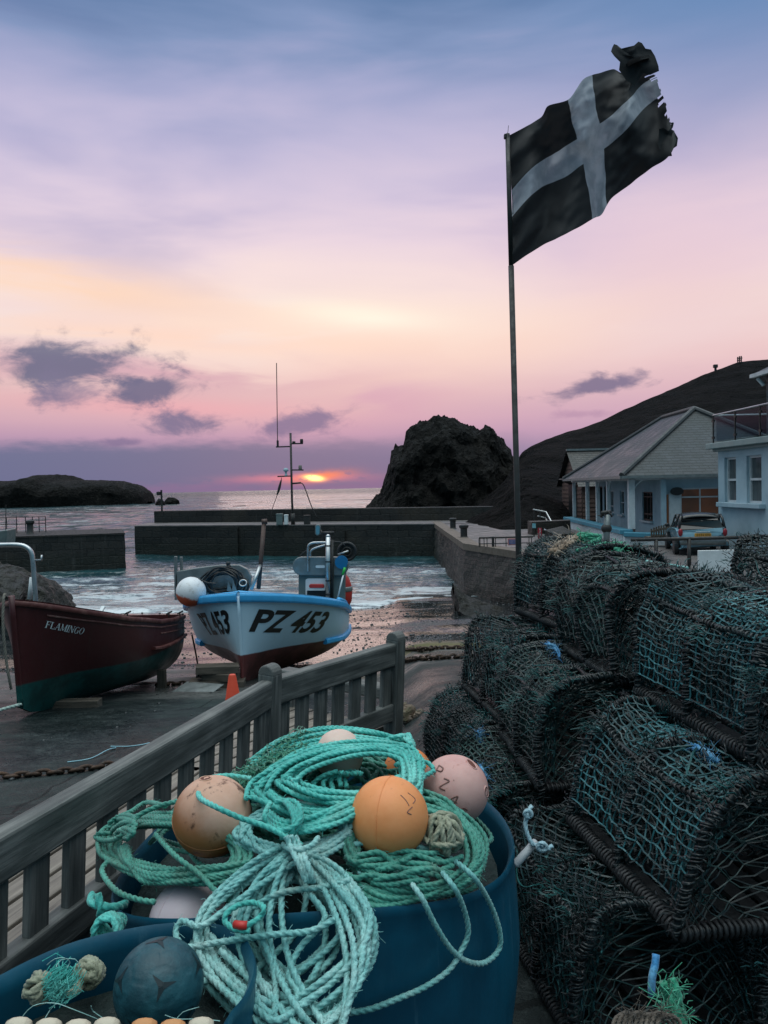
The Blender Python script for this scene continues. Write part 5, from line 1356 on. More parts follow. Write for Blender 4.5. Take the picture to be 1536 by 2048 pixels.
# yard in front: pipe barrier, white panel, viewing scope, picket seat
ym_ = 19.5
def yp(u, v, Y=ym_): return at(u, v, Y)
gzq = -.92
pb = empty('pipe_barrier', yp(1265, 1100), 'black steel pipe barrier in front of the parked car', 'barrier'); pb.location.z = gzq; O = pb.location
a, b2 = yp(1262, 1075), yp(1436, 1084)
a.z = b2.z = (a.z + b2.z) / 2 + .02
MB().tube([a, b2 + V((2, 0, 0))], .045, 10).build('rail', M['dark_metal'], pb, O, smooth=True)
for u in (1312, 1378, 1480):
    p = yp(u, 1077); MB().tube([V((p.x, ym_, gzq)), V((p.x, ym_, a.z))], .05, 10).build('post', M['dark_metal'], pb, O, smooth=True)
a, b2 = yp(1396, 1101, 19.0), yp(1470, 1101, 19.0)
wp = MB().box(((a.x + b2.x) / 2, 19.0, (gzq + a.z) / 2), (b2.x - a.x, .08, a.z - gzq)).build('notice_board', M['white_paint'], org=(a.x, 19, gzq), bevel=.01); tag(wp, 'low white board standing behind the pots at the right', 'board')
Yv = 21.; vs_ = empty('viewing_scope', (at(1213, 1090, Yv).x, Yv, gzq), 'grey pedestal viewing scope standing above the lobster pots', 'telescope'); O = vs_.location
mb = MB().tube([V((O.x, Yv, gzq)), at(1213, 1062, Yv), at(1214, 1030, Yv)], lambda k: .075 if k > .5 else .09, 10); mb.build('pedestal', M['grey_metal'], vs_, O, smooth=True)
MB().ball(at(1213, 1057, Yv), .15, 14, 10, sc=(1, .8, .9)).build('counterweight', M['dark_metal'], vs_, O, smooth=True)
mb = MB()
for u in (1205, 1222, 1213): mb.tube([at(1213, 1064, Yv), V((at(u, 1080, Yv).x, Yv + (.2 if u == 1213 else -.1), gzq))], .022, 6)
mb.build('tripod_leg', M['dark_metal'], vs_, O)
mb = MB().tube([at(1204, 1026, Yv - .1), at(1220, 1024, Yv + .15)], .055, 10).tube([at(1196, 1031, Yv), at(1208, 1031, Yv)], .018, 6).tube([at(1215, 1022, Yv), at(1222, 1030, Yv), at(1224, 1034, Yv)], .022, 6)
mb.build('scope_head', M['dark_metal'], vs_, O, smooth=True)
# picket seat by the low wall
Yk = 28.0; ps = empty('picket_seat', at(1330, 1078, Yk), 'dark curved picket-backed seat behind the low blue-topped wall', 'seat'); O = ps.location
mb = MB()
for i in range(13):
    k = i / 12; u = lerp(1303, 1362, k); v = 1050 + 5 * (2 * k - 1) ** 2 * 1.5
    mb.beam(at(u, 1082, Yk), at(u, v, Yk), .06, .025, up=(0, 1, 0))
mb.tube([at(lerp(1302, 1363, k / 12), 1057 + 7 * (2 * k / 12 - 1) ** 2, Yk + .03) for k in range(13)], .04, 6); mb.tube([at(lerp(1302, 1363, k / 12), 1072, Yk + .03) for k in range(13)], .04, 6)
mb.build('picket_back', M['timber'], ps, O)
MB().box(O + V((0, .35, .05)), (1.1, .5, .06)).build('seat_board', M['timber'], ps, O)
# gate railing on the quay with a framed notice
Yg = 29.5; gr = empty('iron_gate', at(988, 1098, Yg), 'iron gate and railing across the quay beside the flagpole', 'gate'); gr.location.z = -.9; O = gr.location
def gpx(u, v): return at(u, v, Yg)
mb = MB(); zt1 = gpx(990, 1076).z; z0 = -.86
xa, xb2 = gpx(958, 1080).x, gpx(1066, 1080).x
mb.tube([(xa, Yg, zt1), (xb2, Yg, zt1)], .018, 6); mb.tube([(xa, Yg, z0 + .12), (xb2, Yg, z0 + .12)], .018, 6)
mb.tube([(xa, Yg, (z0 + zt1) / 2 + .2), (xb2, Yg, (z0 + zt1) / 2 + .2)], .014, 6)
for u in (958, 960, 968, 974, 991, 1012, 1058, 1063): x_ = gpx(u, 1080).x; mb.tube([(x_, Yg, z0), (x_, Yg, zt1)], .016, 6)
mb.build('rail', M['dark_metal'], gr, O)
x_ = gpx(986, 1080).x; MB().tube([(x_, Yg, -.9), (x_, Yg, zt1 + .05)], .05, 8).build('post', M['dark_metal'], gr, O)
a, b2 = gpx(1015, 1077), gpx(1033, 1090)
nf = MB().box(((a.x + b2.x) / 2, Yg - .04, (a.z + b2.z) / 2), (b2.x - a.x, .03, a.z - b2.z)).build('notice_frame', pmat('pink notice frame', [(.45, .16, .15), (.5, .2, .18)], 3), gr, O)
MB().box(((a.x + b2.x) / 2, Yg - .06, (a.z + b2.z) / 2), ((b2.x - a.x) * .8, .012, (a.z - b2.z) * .72)).build('notice_sheet', pmat('blue notice', [(.05, .08, .2), (.25, .2, .3)], 9), nf, O)
# red and blue notices, handrails of the steps
Ys = 33.0
sg = empty('red_sign', at(1079, 1075, Ys), 'tall narrow red sign with white marks on a post by the steps', 'sign'); sg.location.z = -.9; O = sg.location
a, b2 = at(1075.5, 1056, Ys), at(1084, 1077, Ys)
bd = MB().box(((a.x + b2.x) / 2, Ys, (a.z + b2.z) / 2), (b2.x - a.x, .03, a.z - b2.z)).build('board', pmat('crimson sign', [(.30, .015, .03), (.36, .02, .035)], 3), sg, O)
mb = MB(); cz = [lerp(a.z, b2.z, k) for k in (.12, .3, .48, .64, .85)]
for i, z_ in enumerate(cz): mb.box(((a.x + b2.x) / 2 + .01 * (i % 2), Ys - .02, z_), (.035, .008, .05 if i != 4 else .07))
mb.build('white_marks', M['white_paint'], bd, O)
MB().tube([V(((a.x + b2.x) / 2, Ys + .03, -.9)), V(((a.x + b2.x) / 2, Ys + .03, a.z))], .03, 6).build('post', M['dark_metal'], sg, O)
sg = empty('blue_sign', at(1067, 1052, Ys + 2), 'small square blue sign on a post left of the red sign', 'sign'); sg.location.z = -.9; O = sg.location
a, b2 = at(1064.5, 1047, Ys + 2), at(1071.5, 1056, Ys + 2)
MB().box(((a.x + b2.x) / 2, Ys + 2, (a.z + b2.z) / 2), (b2.x - a.x, .03, a.z - b2.z)).build('board', pmat('pale blue sign', [(.08, .35, .42), (.3, .5, .55)], 12), sg, O)
MB().tube([V(((a.x + b2.x) / 2, Ys + 2.03, -.9)), V(((a.x + b2.x) / 2, Ys + 2.03, a.z))], .03, 6).build('post', M['dark_metal'], sg, O)
Yt = 38.
hd = empty('step_handrail', at(1085, 1050, Yt), 'pale steel handrails beside the steps below the hut', 'handrail'); hd.location.z = -.9; O = hd.location
mb = MB().tube([at(1066, 1019, Yt), at(1092, 1024, Yt), at(1108, 1053, Yt - 1)], .035, 6).tube([at(1075, 1032, Yt), at(1091, 1036, Yt), at(1101, 1053, Yt - 1)], .03, 6)
mb.build('rail', M['steel'], hd, O)
mb = MB()
for u, v in ((1068, 1020), (1080, 1022), (1092, 1025)): p = at(u, v, Yt); mb.tube([p, V((p.x, p.y, -1))], .03, 6)
mb.build('post', M['dark_metal'], hd, O)
MB().tube([at(1089, 1059, 33.5), at(1108, 1069, 32.5)], .035, 6).build('lower_rail', M['steel'], hd, O)
rp = MB(); pts = [at(1090, 1060, 33), at(1110, 1070, 32), at(1150, 1066, 33), at(1125, 1052, 36)]
rp.add([p for p in pts] + [V((p.x, p.y, -1.1)) for p in pts], [(0, 1, 2, 3), (0, 4, 5, 1), (1, 5, 6, 2), (2, 6, 7, 3), (3, 7, 4, 0)])
tag(rp.build('stone_ramp', M['pier'], org=pts[1]), 'dark stone ramp sloping up to the veranda building', 'ramp')
rw = rough_block(MB(), [(7.0, 36.5), (9.0, 37.2), (9.2, 38.2), (7.0, 37.6)], -1, at(1060, 1043, 37).z, .4, .05)
tag(rw.build('stone_wall', M['quay_wall'], org=(7, 36.5, -.9)), 'short rough stone wall behind the flagpole at the foot of the hill', 'wall')

# masts on the skyline of the hill
p = at(1431, 742, 121); o = MB().box(p + V((0, 0, .15)), (.3, .3, .9)).box(p + V((0, 0, .75)), (.62, .5, .5)).build('skyline_post', M['dark_metal'], org=p, bevel=.05); tag(o, 'small dark box on a post on the hill\'s skyline', 'post')
tr = empty('skyline_mast', at(1480, 726, 122), 'cluster of dark aerial poles on top of the hill', 'mast'); O = tr.location
for i, (u, v0) in enumerate(((1475.5, 714), (1479, 712.5), (1482.5, 712))):
    MB().tube([at(u, 728, 122), at(u, v0, 122)], .11, 6).build('pole', M['dark_metal'], tr, O)
MB().beam(at(1474, 717, 122), at(1485, 716, 122), .08, .12).beam(at(1474, 721, 122), at(1484, 720, 122), .08, .12).build('cross_bar', M['dark_metal'], tr, O)
# ------------------------------------------------------------------ flag
Yf = 9.0
base = at(1037, 1095, Yf); fx0 = base.x; zf0 = gz(fx0, Yf)
fp = empty('flagpole', (fx0, Yf, zf0), 'tall thin dark flagpole standing on the quay behind the lobster pots', 'pole')
top = at(1015, 268, Yf)
MB().tube([(fx0 + .01, Yf, min(zf0, -.9) - .1), at(1037, 1095, Yf), at(1022.2, 532, Yf)], lambda k: lerp(.037, .033, k), 14).tube([at(1022, 532, Yf), top], .027, 12).build('pole', M['dark_metal'], fp, fp.location, smooth=True)
MB().box(at(1013, 273, Yf), (.06, .05, .05)).build('truck', M['dark_metal'], fp, fp.location, bevel=.008)
MB().tube([at(1014, 272, Yf), at(1016, 262, Yf), at(1017, 251, Yf)], .003, 5).build('finial_wire', M['dark_metal'], fp, fp.location)
MB().tube(spline([at(1019, 290, Yf + .04), at(1026, 420, Yf + .05), at(1020, 534, Yf + .04), at(1030, 800, Yf + .05), at(1040, 1090, Yf + .04)], .2), .004, 5).build('halyard', M['dark_metal'], fp, fp.location)
# control net of the flag: rows from hoist to fly, columns from head to foot (u, v, depth)
topE = [(1016, 272, 0), (1050, 254, .02), (1080, 236, .0), (1098, 212, -.12), (1135, 200, -.16), (1165, 160, -.05), (1195, 147, .10), (1226, 138, .16), (1248, 146, .05), (1258, 122, -.1), (1304, 108, -.15)]
botE = [(1021, 533, 0), (1058, 508, .02), (1098, 484, .06), (1140, 462, .0), (1185, 438, -.10), (1203, 429, -.14), (1222, 398, .02), (1262, 370, .12), (1300, 338, .06), (1338, 310, -.05), (1355, 272, -.12)]
midE = [(1024, 402, .06), (1060, 362, -.02), (1092, 338, .08), (1128, 318, -.05), (1158, 294, -.08), (1182, 277, .04), (1212, 258, .10), (1244, 232, .0), (1266, 206, -.14), (1294, 178, .08), (1320, 164, .02)]
def cr(pts, t):
    n = len(pts) - 1; x = clamp(t) * n; i = min(int(x), n - 1); f = x - i
    P = [V(pts[clamp(i + k, 0, n) if isinstance(i + k, float) else max(0, min(n, i + k))]) for k in (-1, 0, 1, 2)]
    return .5 * (2 * P[1] + (P[2] - P[0]) * f + (2 * P[0] - 5 * P[1] + 4 * P[2] - P[3]) * f * f + (3 * P[1] - P[0] - 3 * P[2] + P[3]) * f ** 3)
NA, NB = 120, 72; fv = []; rs = random.Random(4)
for i in range(NA + 1):
    a = i / NA
    T_, M_, B_ = cr(topE, a), cr(midE, a), cr(botE, a)
    for j in range(NB + 1):
        b_ = j / NB
        q = T_ * (2 * (b_ - .5) * (b_ - 1)) + M_ * (4 * b_ * (1 - b_)) + B_ * (2 * b_ * (b_ - .5))
        lin_ = T_.lerp(M_, b_ * 2) if b_ < .5 else M_.lerp(B_, b_ * 2 - 1)
        q = q.lerp(lin_, .6)
        am = sstep(0, .25, a)
        q.z += am * (.14 * math.sin(9.5 * a - 3.6 * b_ + .6) + .075 * math.sin(19 * a + 6 * b_) + .10 * nz((a * 5, b_ * 4, 0), 1, 3))
        q.z += (1 - am) * .03 * math.sin(b_ * 26 + a * 9)
        q.x += am * 3 * nz((a * 5, b_ * 5, 3), 1, 3); q.y += am * 4 * nz((a * 5, b_ * 5, 8), 1, 3)
        fv.append(at(q.x, q.y, Yf + q.z * 1.25))
mb = MB(); mb.v = fv
def fcol(a, b_):
    dv = abs(a - .485) < .094 + .01 * math.sin(b_ * 7); dh = abs(b_ - .52) < .112
    return 1 if (dv or dh) else 0
fray = [1 - .015 - .05 * abs(nz((j * .22, 3, 0), 1, 4)) - .035 * (1 if rs.random() < .2 else 0) for j in range(NB + 1)]
for i in range(NA):
    for j in range(NB):
        if (i + .5) / NA > fray[j]: continue
        mb.uv[len(mb.f)] = [(i / NA, j / NB), (i / NA, (j + 1) / NB), ((i + 1) / NA, (j + 1) / NB), ((i + 1) / NA, j / NB)]; mb.f.append((i * (NB + 1) + j, i * (NB + 1) + j + 1, (i + 1) * (NB + 1) + j + 1, (i + 1) * (NB + 1) + j)); mb.m.append(0)
def cloth(name, c, tr):
    m, t, b = newmat(name); cc = coord(t)
    wv = t.n('ShaderNodeTexNoise', {'Vector': cc, 'Scale': 5., 'Detail': 5.}).outputs['Fac']
    b.inputs['Base Color'].default_value = (*c, 1); b.inputs['Roughness'].default_value = .75
    t.set(b.inputs['Normal'], t.n('ShaderNodeBump', {'Strength': .14, 'Distance': .03, 'Height': wv}).outputs[0])
    tl = t.n('ShaderNodeBsdfTranslucent', {'Color': (*[k * .8 for k in c], 1)})
    mx = t.n('ShaderNodeMixShader', {0: tr, 1: b.outputs[0], 2: tl.outputs[0]})
    t.L.new(mx.outputs[0], t.N['Material Output'].inputs['Surface']); return m
fm = cloth('flag cloth', (.022, .022, .024), .30); t = NT(fm.node_tree); b = t.N['Principled BSDF']
suv = t.n('ShaderNodeSeparateXYZ', {0: t.n('ShaderNodeTexCoord').outputs['UV']}); ua, ub = suv.outputs[0], suv.outputs[1]
da = t.m('ABSOLUTE', t.m('SUBTRACT', t.m('ADD', ua, t.m('MULTIPLY', t.m('SINE', t.m('MULTIPLY', ub, 7.)), .008)), .485)); db = t.m('ABSOLUTE', t.m('SUBTRACT', t.m('ADD', ub, t.m('MULTIPLY', t.m('SINE', t.m('MULTIPLY', ua, 9.)), .010)), .52))
cross = t.m('MAXIMUM', t.maprange(da, .0835, .0805), t.maprange(db, .1035, .0995))
wv = t.noise(coord(t), 6., 5, .6)
cc_ = t.mix(cross, (.024, .024, .026, 1), t.mix(t.maprange(wv, .35, .65), (.34, .37, .42, 1), (.46, .48, .53, 1)))
t.set(b.inputs['Base Color'], cc_)
for n_ in t.N:
    if n_.type == 'BSDF_TRANSLUCENT': t.set(n_.inputs['Color'], cc_)
dk_ = cloth('torn black cloth', (.018, .018, .02), .2)
fl = mb.build('flag', fm, org=top, smooth=True)
tag(fl, 'torn black flag with a white cross flying from the tall pole', 'flag')
# ragged, turned-over corner at the head of the fly
def ragged(pts, name, dep):
    c = sum((V((u, v)) for u, v in pts), V((0, 0))) / len(pts); n = len(pts)
    mb = MB(); rows = []
    for k in range(9):
        f = k / 8; rows.append([at(lerp(c.x, u, f), lerp(c.y, v, f), Yf + dep + .02 * math.sin(f * 3 + i * .9) * f + .02 * nz((u * .03, v * .03, f * 2), 1, 3)) for i, (u, v) in enumerate(pts)])
    mb.grid(rows, closed_u=True)
    return mb.build(name, dk_, fl, top, smooth=True)
ragged([(1238, 140), (1240, 124), (1228, 112), (1222, 103), (1224, 96), (1228, 88), (1234, 90), (1233, 96), (1243, 97), (1255, 94), (1268, 91), (1277, 83), (1284, 86), (1291, 97), (1302, 99), (1310, 112), (1317, 132), (1318, 142), (1300, 150), (1286, 146), (1270, 172), (1252, 160)], 'torn_corner', -.12)
ragged([(1318, 258), (1328, 256), (1336, 262), (1341, 257), (1348, 262), (1356, 276), (1354, 292), (1342, 300), (1344, 312), (1326, 314), (1316, 290)], 'torn_tatter', -.14)
mb = MB(); mb.tube([at(1340, 262, Yf - .14), at(1344, 254, Yf - .14), at(1345, 246, Yf - .14)], lambda k: .006 + .010 * k, 6); mb.build('loose_thread', dk_, fl, top)
# ------------------------------------------------------------------ bench: two bays set at an angle round a shared post
zt = .749
pA, pB, pC = at(792, 1290, 3.745), at(541, 1364, 3.068), at(-20, 1682, 1.687)
pA.z = pB.z = pC.z = zt
dBC = (pC - pB); dBC.z = 0; dBC.normalize(); pC = pB + dBC * 2.32
dAB = (pB - pA); dAB.z = 0; dAB.normalize()
fBC = V((-dBC.y, dBC.x, 0)) * -1; fAB = V((-dAB.y, dAB.x, 0)) * -1       # the way a sitter faces
if fBC.y < 0: fBC = -fBC
if fAB.y < 0: fAB = -fAB
bn = empty('wooden_bench', (pB.x, pB.y, gz(pB.x, pB.y)), 'weathered grey wooden bench of two angled bays seen from behind', 'bench'); O = bn.location
Z = V((0, 0, 1)); zs = .310; zl = .456; lean = .07
def bay(a, b, f, n, first, last):
    d = (b - a); Lb = d.length; x = d.normalized()
    # top rail with an eased top edge
    P = lambda s, z, k=0.: a + x * s + f * (lean * (zt - z) + k) + V((0, 0, z - zt))
    MB().beam(P(.026, zt - .060), P(Lb - .026, zt - .060), .053, .112, up=Z - f * lean).build('top_rail', M['bench'], bn, O, bevel=.009)
    MB().beam(P(.026, zl - .053), P(Lb - .026, zl - .053), .048, .086, up=Z - f * lean).build('lower_rail', M['bench'], bn, O, bevel=.006)
    for i in range(n):
        s = (i + .5 + .12) / (n + .24) * Lb
        MB().beam(P(s, zl - .013), P(s, zt - .117), .024, .067, up=x).build('back_slat', M['bench'], bn, O, bevel=.004)
    for k in range(7):                                    # seat boards running along the bay
        w = .08 + k * .097
        q0 = P(.0 - .027 * k * (not first), zs, w); q1 = P(Lb + (.033 * k if not last else .0), zs, w)
        MB().beam(q0, q1, .082, .029).build('seat_board', M['seat'], bn, O, bevel=.004)
    MB().beam(P(.02, zs - .067, .73), P(Lb - .02, zs - .067, .73), .04, .09).build('seat_apron', M['bench'], bn, O, bevel=.005)
    MB().beam(P(.02, zs - .067, .066), P(Lb - .02, zs - .067, .066), .04, .09).build('seat_apron', M['bench'], bn, O, bevel=.005)
    return P
P1 = bay(pA, pB, fAB, 7, True, False)
P2 = bay(pB, pC, fBC, 17, False, True)
def post(p, f, hi, xd, w=.09):
    g0 = gz(p.x, p.y)
    top_ = p + V((0, 0, hi)); low = p + f * (lean * (zt - zs)) + V((0, 0, zs - zt)); bot = V((low.x, low.y, g0)) + f * .0
    prof = []
    mb = MB(); mb.beam(low + V((0, 0, -.02)), top_, .076, w, up=xd); mb.beam(bot, low + V((0, 0, 0.0)), .075, w * .98, up=xd)
    c = top_                                                # rounded head
    n_ = 8; vs = []
    ax = xd.normalized(); up_ = (top_ - low).normalized(); yv = ax.cross(up_)
    for sgn in (-1, 1):
        for i in range(n_ + 1):
            a = PI * i / n_; vs.append(c + ax * (sgn * w / 2) + yv * (.038 * math.cos(a)) + up_ * (.037 * math.sin(a)))
    fs = [tuple(range(n_, -1, -1)), tuple(range(n_ + 1, 2 * n_ + 2))] + [(i, i + 1, n_ + 2 + i, n_ + 1 + i) for i in range(n_)]
    mb.add(vs, fs)
    o = mb.build('back_post', M['bench'], bn, O, bevel=.006)
    for (l, q) in enumerate(o.data.polygons): pass
    return o
post(pA + dAB * -.0, fAB, .010, dAB, .066); post(pB, (fAB + fBC).normalized(), .018, (dAB + dBC).normalized(), .064); post(pC, fBC, .02, dBC)
def front_leg(p, f, arm, xd):
    q = p + f * .72; g0 = gz(q.x, q.y); h = .46 if arm else zs - .08
    MB().beam(V((q.x, q.y, g0)), V((q.x, q.y, h)), .08, .08, up=xd).build('front_leg', M['bench'], bn, O, bevel=.006)
    if arm: MB().beam(p + V((0, 0, .49 - zt)) + f * .03, V((q.x, q.y, .49)) + f * .06, .10, .06).build('armrest', M['bench'], bn, O, bevel=.012)
    MB().beam(p + f * .05 + V((0, 0, zs - .08 - zt)), V((q.x, q.y, zs - .08)), .066, .08).build('side_rail', M['bench'], bn, O, bevel=.005)
front_leg(pA, fAB, True, dAB); front_leg(pB, (fAB + fBC).normalized(), False, dAB); front_leg(pC, fBC, True, dBC)
# ------------------------------------------------------------------ blue tubs, buoys and rope
def tub_mat():
    m, t, b = newmat('blue polythene'); c = coord(t)
    n = t.noise(c, 4., 6, .65); sc_ = t.noise(t.scale(c, (30, 30, 2.2)), 1., 6, .7)
    col = t.mix(t.maprange(n, .35, .68), (.002, .060, .108, 1), (.003, .088, .150, 1))
    col = t.mix(t.m('MULTIPLY', t.maprange(sc_, .58, .74), .55), col, (.05, .15, .21, 1))
    t.set(b.inputs['Base Color'], col)
    t.set(b.inputs['Roughness'], t.maprange(sc_, .3, .7, .34, .55))
    t.set(b.inputs['Normal'], t.n('ShaderNodeBump', {'Strength': .18, 'Distance': .01, 'Height': t.m('ADD', n, t.m('MULTIPLY', sc_, .3))}).outputs[0])
    return m
M['tub'] = tub_mat()
ZR = .70
TC = V((-.185, 1.885, 0)); TR = .475
def rimr(a):                      # the soft rim is pushed a little out of round
    return TR * (1 + .020 * math.sin(2 * a + .4) + .012 * math.sin(3 * a + 1.2))
def rimz(a):
    return ZR + .008 * math.sin(3 * a) - (.098 - .022 * math.cos(a)) * math.cos(a) ** 2 - .05 * max(0, math.sin(a)) ** 2
NTB = 72
def tub_shell(ring, z0, bulge, th=.007):
    """wall from the floor to the rim and back down inside"""
    n = len(ring); cen = sum((V((p.x, p.y, 0)) for p in ring), V((0, 0, 0))) / n
    def lev(f, off):
        out = []
        for p in ring:
            d = V((p.x, p.y, 0)) - cen; L_ = d.length; d.normalize()
            k = lerp(.90, 1.0, min(1, f * 1.6)) + bulge * math.sin(PI * f)
            q = cen + d * (L_ * k - off); out.append(V((q.x, q.y, lerp(z0, p.z, f))))
        return out
    rows = [lev(f, 0) for f in (0, .03, .1, .2, .35, .5, .65, .8, .92, .975)]
    rim_o = [p + V((0, 0, -.006)) + (V((p.x, p.y, 0)) - cen).normalized() * .005 for p in ring]
    rim_t = [p + V((0, 0, .004)) for p in ring]
    rows += [rim_o, rim_t] + [lev(f, th + .004) for f in (.985, .96, .9, .75, .6, .4, .2, .05)]
    mb = MB().grid(rows, closed_u=True); k = len(mb.v)
    mb.v.extend(p.copy() for p in rows[0]); mb.f.append(tuple(range(k + n - 1, k - 1, -1))); mb.m.append(0)
    k = len(mb.v); mb.v.extend(p.copy() for p in rows[-1]); mb.f.append(tuple(range(k, k + n))); mb.m.append(0)
    return mb
ring = [V((TC.x + rimr(a) * math.cos(a), TC.y + rimr(a) * math.sin(a), rimz(a))) for a in [2 * PI * i / NTB for i in range(NTB)]]
z0 = gz(TC.x, TC.y + .3) - .01
tb = empty('blue_tub', (TC.x, TC.y, z0), 'big round blue plastic tub heaped with rope and buoys', 'tub'); O = tb.location
tub_shell(ring, z0, .03).build('tub_wall', M['tub'], tb, O, auto=50)
# rope handle and knot on the tub's left side
M['teal'] = None
def rope_mat(name, c0, c1, c2, dirt=(.10, .085, .045), amt=.4):
    m, t, b = newmat(name); c = coord(t)
    n = t.noise(c, 9., 5, .6); f = t.noise(c, 160., 3, .7)
    col = t.ramp(n, [(.32, c0), (.5, c1), (.68, c2)])
    col = t.mix(t.m('MULTIPLY', t.maprange(t.noise(c, 5., 6, .7, .5), .52, .68), amt), col, (*dirt, 1))
    col = t.mix(t.maprange(f, .3, .7), t.mix(.35, col, (0, 0, 0, 1)), col)
    t.set(b.inputs['Base Color'], col)
    b.inputs['Roughness'].default_value = .5; b.inputs['Specular IOR Level'].default_value = .4
    b.inputs['Sheen Weight'].default_value = .25
    t.set(b.inputs['Normal'], t.n('ShaderNodeBump', {'Strength': .6, 'Distance': .003, 'Height': f}).outputs[0])
    return m
M['teal'] = rope_mat('bright teal rope', (.04, .40, .35), (.08, .56, .49), (.20, .70, .62), amt=.32)
M['green'] = rope_mat('dull green rope', (.02, .17, .13), (.045, .29, .22), (.09, .40, .31), amt=.4)
M['pale'] = rope_mat('pale weathered rope', (.11, .38, .37), (.22, .54, .52), (.42, .68, .65), (.24, .23, .18), .5)
M['straw'] = rope_mat('straw coloured rope', (.22, .24, .16), (.32, .33, .23), (.42, .42, .31), (.1, .14, .1), .5)

# the heap: a soft dome over the tub that everything lies on
def heap(x, y):
    d = math.hypot(x - TC.x, y - TC.y) / .47
    h = .655 + .165 * max(0, 1 - d * d) ** .8
    h += .05 * math.exp(-((x + .10) ** 2 + (y - 2.02) ** 2) / .035)
    return h
def hp(u, v, lift=0.):
    d = ray(u, v); s = 1.0
    while s < 4:
        p = CAM + d * s
        if p.z < heap(p.x, p.y) + lift: return p
        s += .004
    return at(u, v, 2.2)
rr = random.Random(21)
RR = .0059
# dark bed of rope under the heap so that nothing is hollow
mb = MB()
for k in range(26):
    cx, cy = TC.x + rr.uniform(-.16, .16), TC.y + rr.uniform(-.14, .16); ra = rr.uniform(.10, .30)
    n_ = 12; pts = []
    for i in range(n_):
        a = 2 * PI * i / n_; x, y = cx + ra * math.cos(a) * rr.uniform(.85, 1.15), cy + ra * .8 * math.sin(a) * rr.uniform(.85, 1.15)
        dd = math.hypot(x - TC.x, y - TC.y)
        if dd > .43: x, y = TC.x + (x - TC.x) * .43 / dd, TC.y + (y - TC.y) * .43 / dd
        pts.append(V((x, y, heap(x, y) - rr.uniform(.035, .085))))
    mb.rope(pts, RR, True)
bed = mb.build('rope_heap', M['green'], org=(TC.x, TC.y, .6), smooth=True)
tag(bed, 'dull green rope piled loosely as the bed of the heap in the big tub', 'rope')
o = MB().grid([[V((TC.x + r_ * math.cos(a), TC.y + r_ * math.sin(a), min(heap(TC.x + r_ * math.cos(a), TC.y + r_ * math.sin(a)) - .10, rimz(a) - .07 + .12 * (1 - r_ / .45)))) for a in [2 * PI * i / 36 for i in range(36)]] for r_ in (.01, .12, .22, .32, .40, .445)], closed_u=True).build('net_filling', pmat('dark wet net', [(.004, .012, .012), (.012, .03, .028)], 30, (.6, .9), (1, 60)), org=(TC.x, TC.y, .6))
tag(o, 'dark wet net filling the big blue tub under the rope', 'net')

def loops(mb, n, c, semi, rot, lift, jit, r=RR, mod=None, seg=14, fn=None, spread=.16):
    """n turns of a coil seen round (u, v): ellipse half-axes semi, turned rot degrees"""
    for k in range(n):
        a_, b_ = semi[0] * (1 + rr.uniform(-spread, spread)), semi[1] * (1 + rr.uniform(-spread, spread))
        du, dv = rr.uniform(-jit, jit), rr.uniform(-jit, jit); lf = lift[0] + (lift[1] - lift[0]) * k / max(1, n - 1)
        ph = rr.random() * 6.28; pts = []
        for i in range(seg):
            th = 2 * PI * i / seg + ph
            x, y = a_ * math.cos(th), b_ * math.sin(th)
            if mod: x, y = mod(x, y, th, k)
            cr_, sr = math.cos(R(rot)), math.sin(R(rot))
            u, v = c[0] + du + x * cr_ - y * sr + rr.uniform(-3, 3), c[1] + dv + x * sr + y * cr_ + rr.uniform(-2.5, 2.5)
            pts.append((fn or hp)(u, v, lf + rr.uniform(-.009, .009)))
        mb.rope(pts, r, True)
    return mb
def run(mb, pts, lift=.02, r=RR, fn=None, j=3.2):
    mb.rope([(fn or hp)(p[0] + rr.uniform(-j, j), p[1] + rr.uniform(-j, j), (p[2] if len(p) > 2 else lift) + rr.uniform(-.007, .007)) for p in pts], r * rr.uniform(.95, 1.05)); return mb
def fuzz(mb, n, r=.0005):
    """loose fibres standing off the lay of a rope"""
    vs = list(mb.v)
    for i in range(n):
        c = vs[rr.randrange(len(vs))]; d = V((rr.gauss(0, 1), rr.gauss(0, 1), rr.gauss(.2, 1))).normalized() * rr.uniform(.005, .014)
        mb.tube([c - d * .3, c + d * .5, c + d + V((rr.gauss(0, .003), rr.gauss(0, .003), -.002))], r, 3, caps=False)
    return mb

# bright teal coil on top: an open hank, tied at its lower left
mb = MB()
def modt(x, y, th, k): return (x, y + (10 if y > 0 else 0) + (.16 * x if y > 0 else -.05 * x))
loops(mb, 21, (668, 1562), (158, 62), -9, (.02, .06), 9, mod=modt, spread=.12)
loops(mb, 11, (700, 1545), (128, 42), -8, (.04, .07), 9, mod=modt, spread=.15)
for k in range(9):
    o_ = k * 4.8
    run(mb, [(520 + o_ * .6, 1600 + o_, .03), (560, 1640 + o_ * .6, .06), (620, 1634 + o_ * .7, .07), (690, 1606 + o_ * .8, .065), (760, 1570 + o_ * .7, .06), (830 + 2 * k, 1543 + o_ * .3, .05), (846 - 3 * k, 1532 + k, .05)])
run(mb, [(866, 1540, .05), (852, 1527, .06), (820, 1522, .06), (790, 1532, .05)]); run(mb, [(866, 1540, .05), (846, 1550, .05), (800, 1556, .06), (742, 1575, .07)])
for k in range(5): run(mb, [(640 + k * 14, 1588 - k * 4, .0), (628 + k * 16, 1570 - k * 5, .01), (650 + k * 15, 1552 - k * 2, .02), (676 + k * 12, 1545, .03)])
tc_ = fuzz(mb, 1500).build('rope_coil', M['teal'], org=hp(670, 1580), smooth=True)
tag(tc_, 'bright teal rope coil on top of the heap in the big tub', 'rope', 'rope coils in the big tub')
mb = MB()
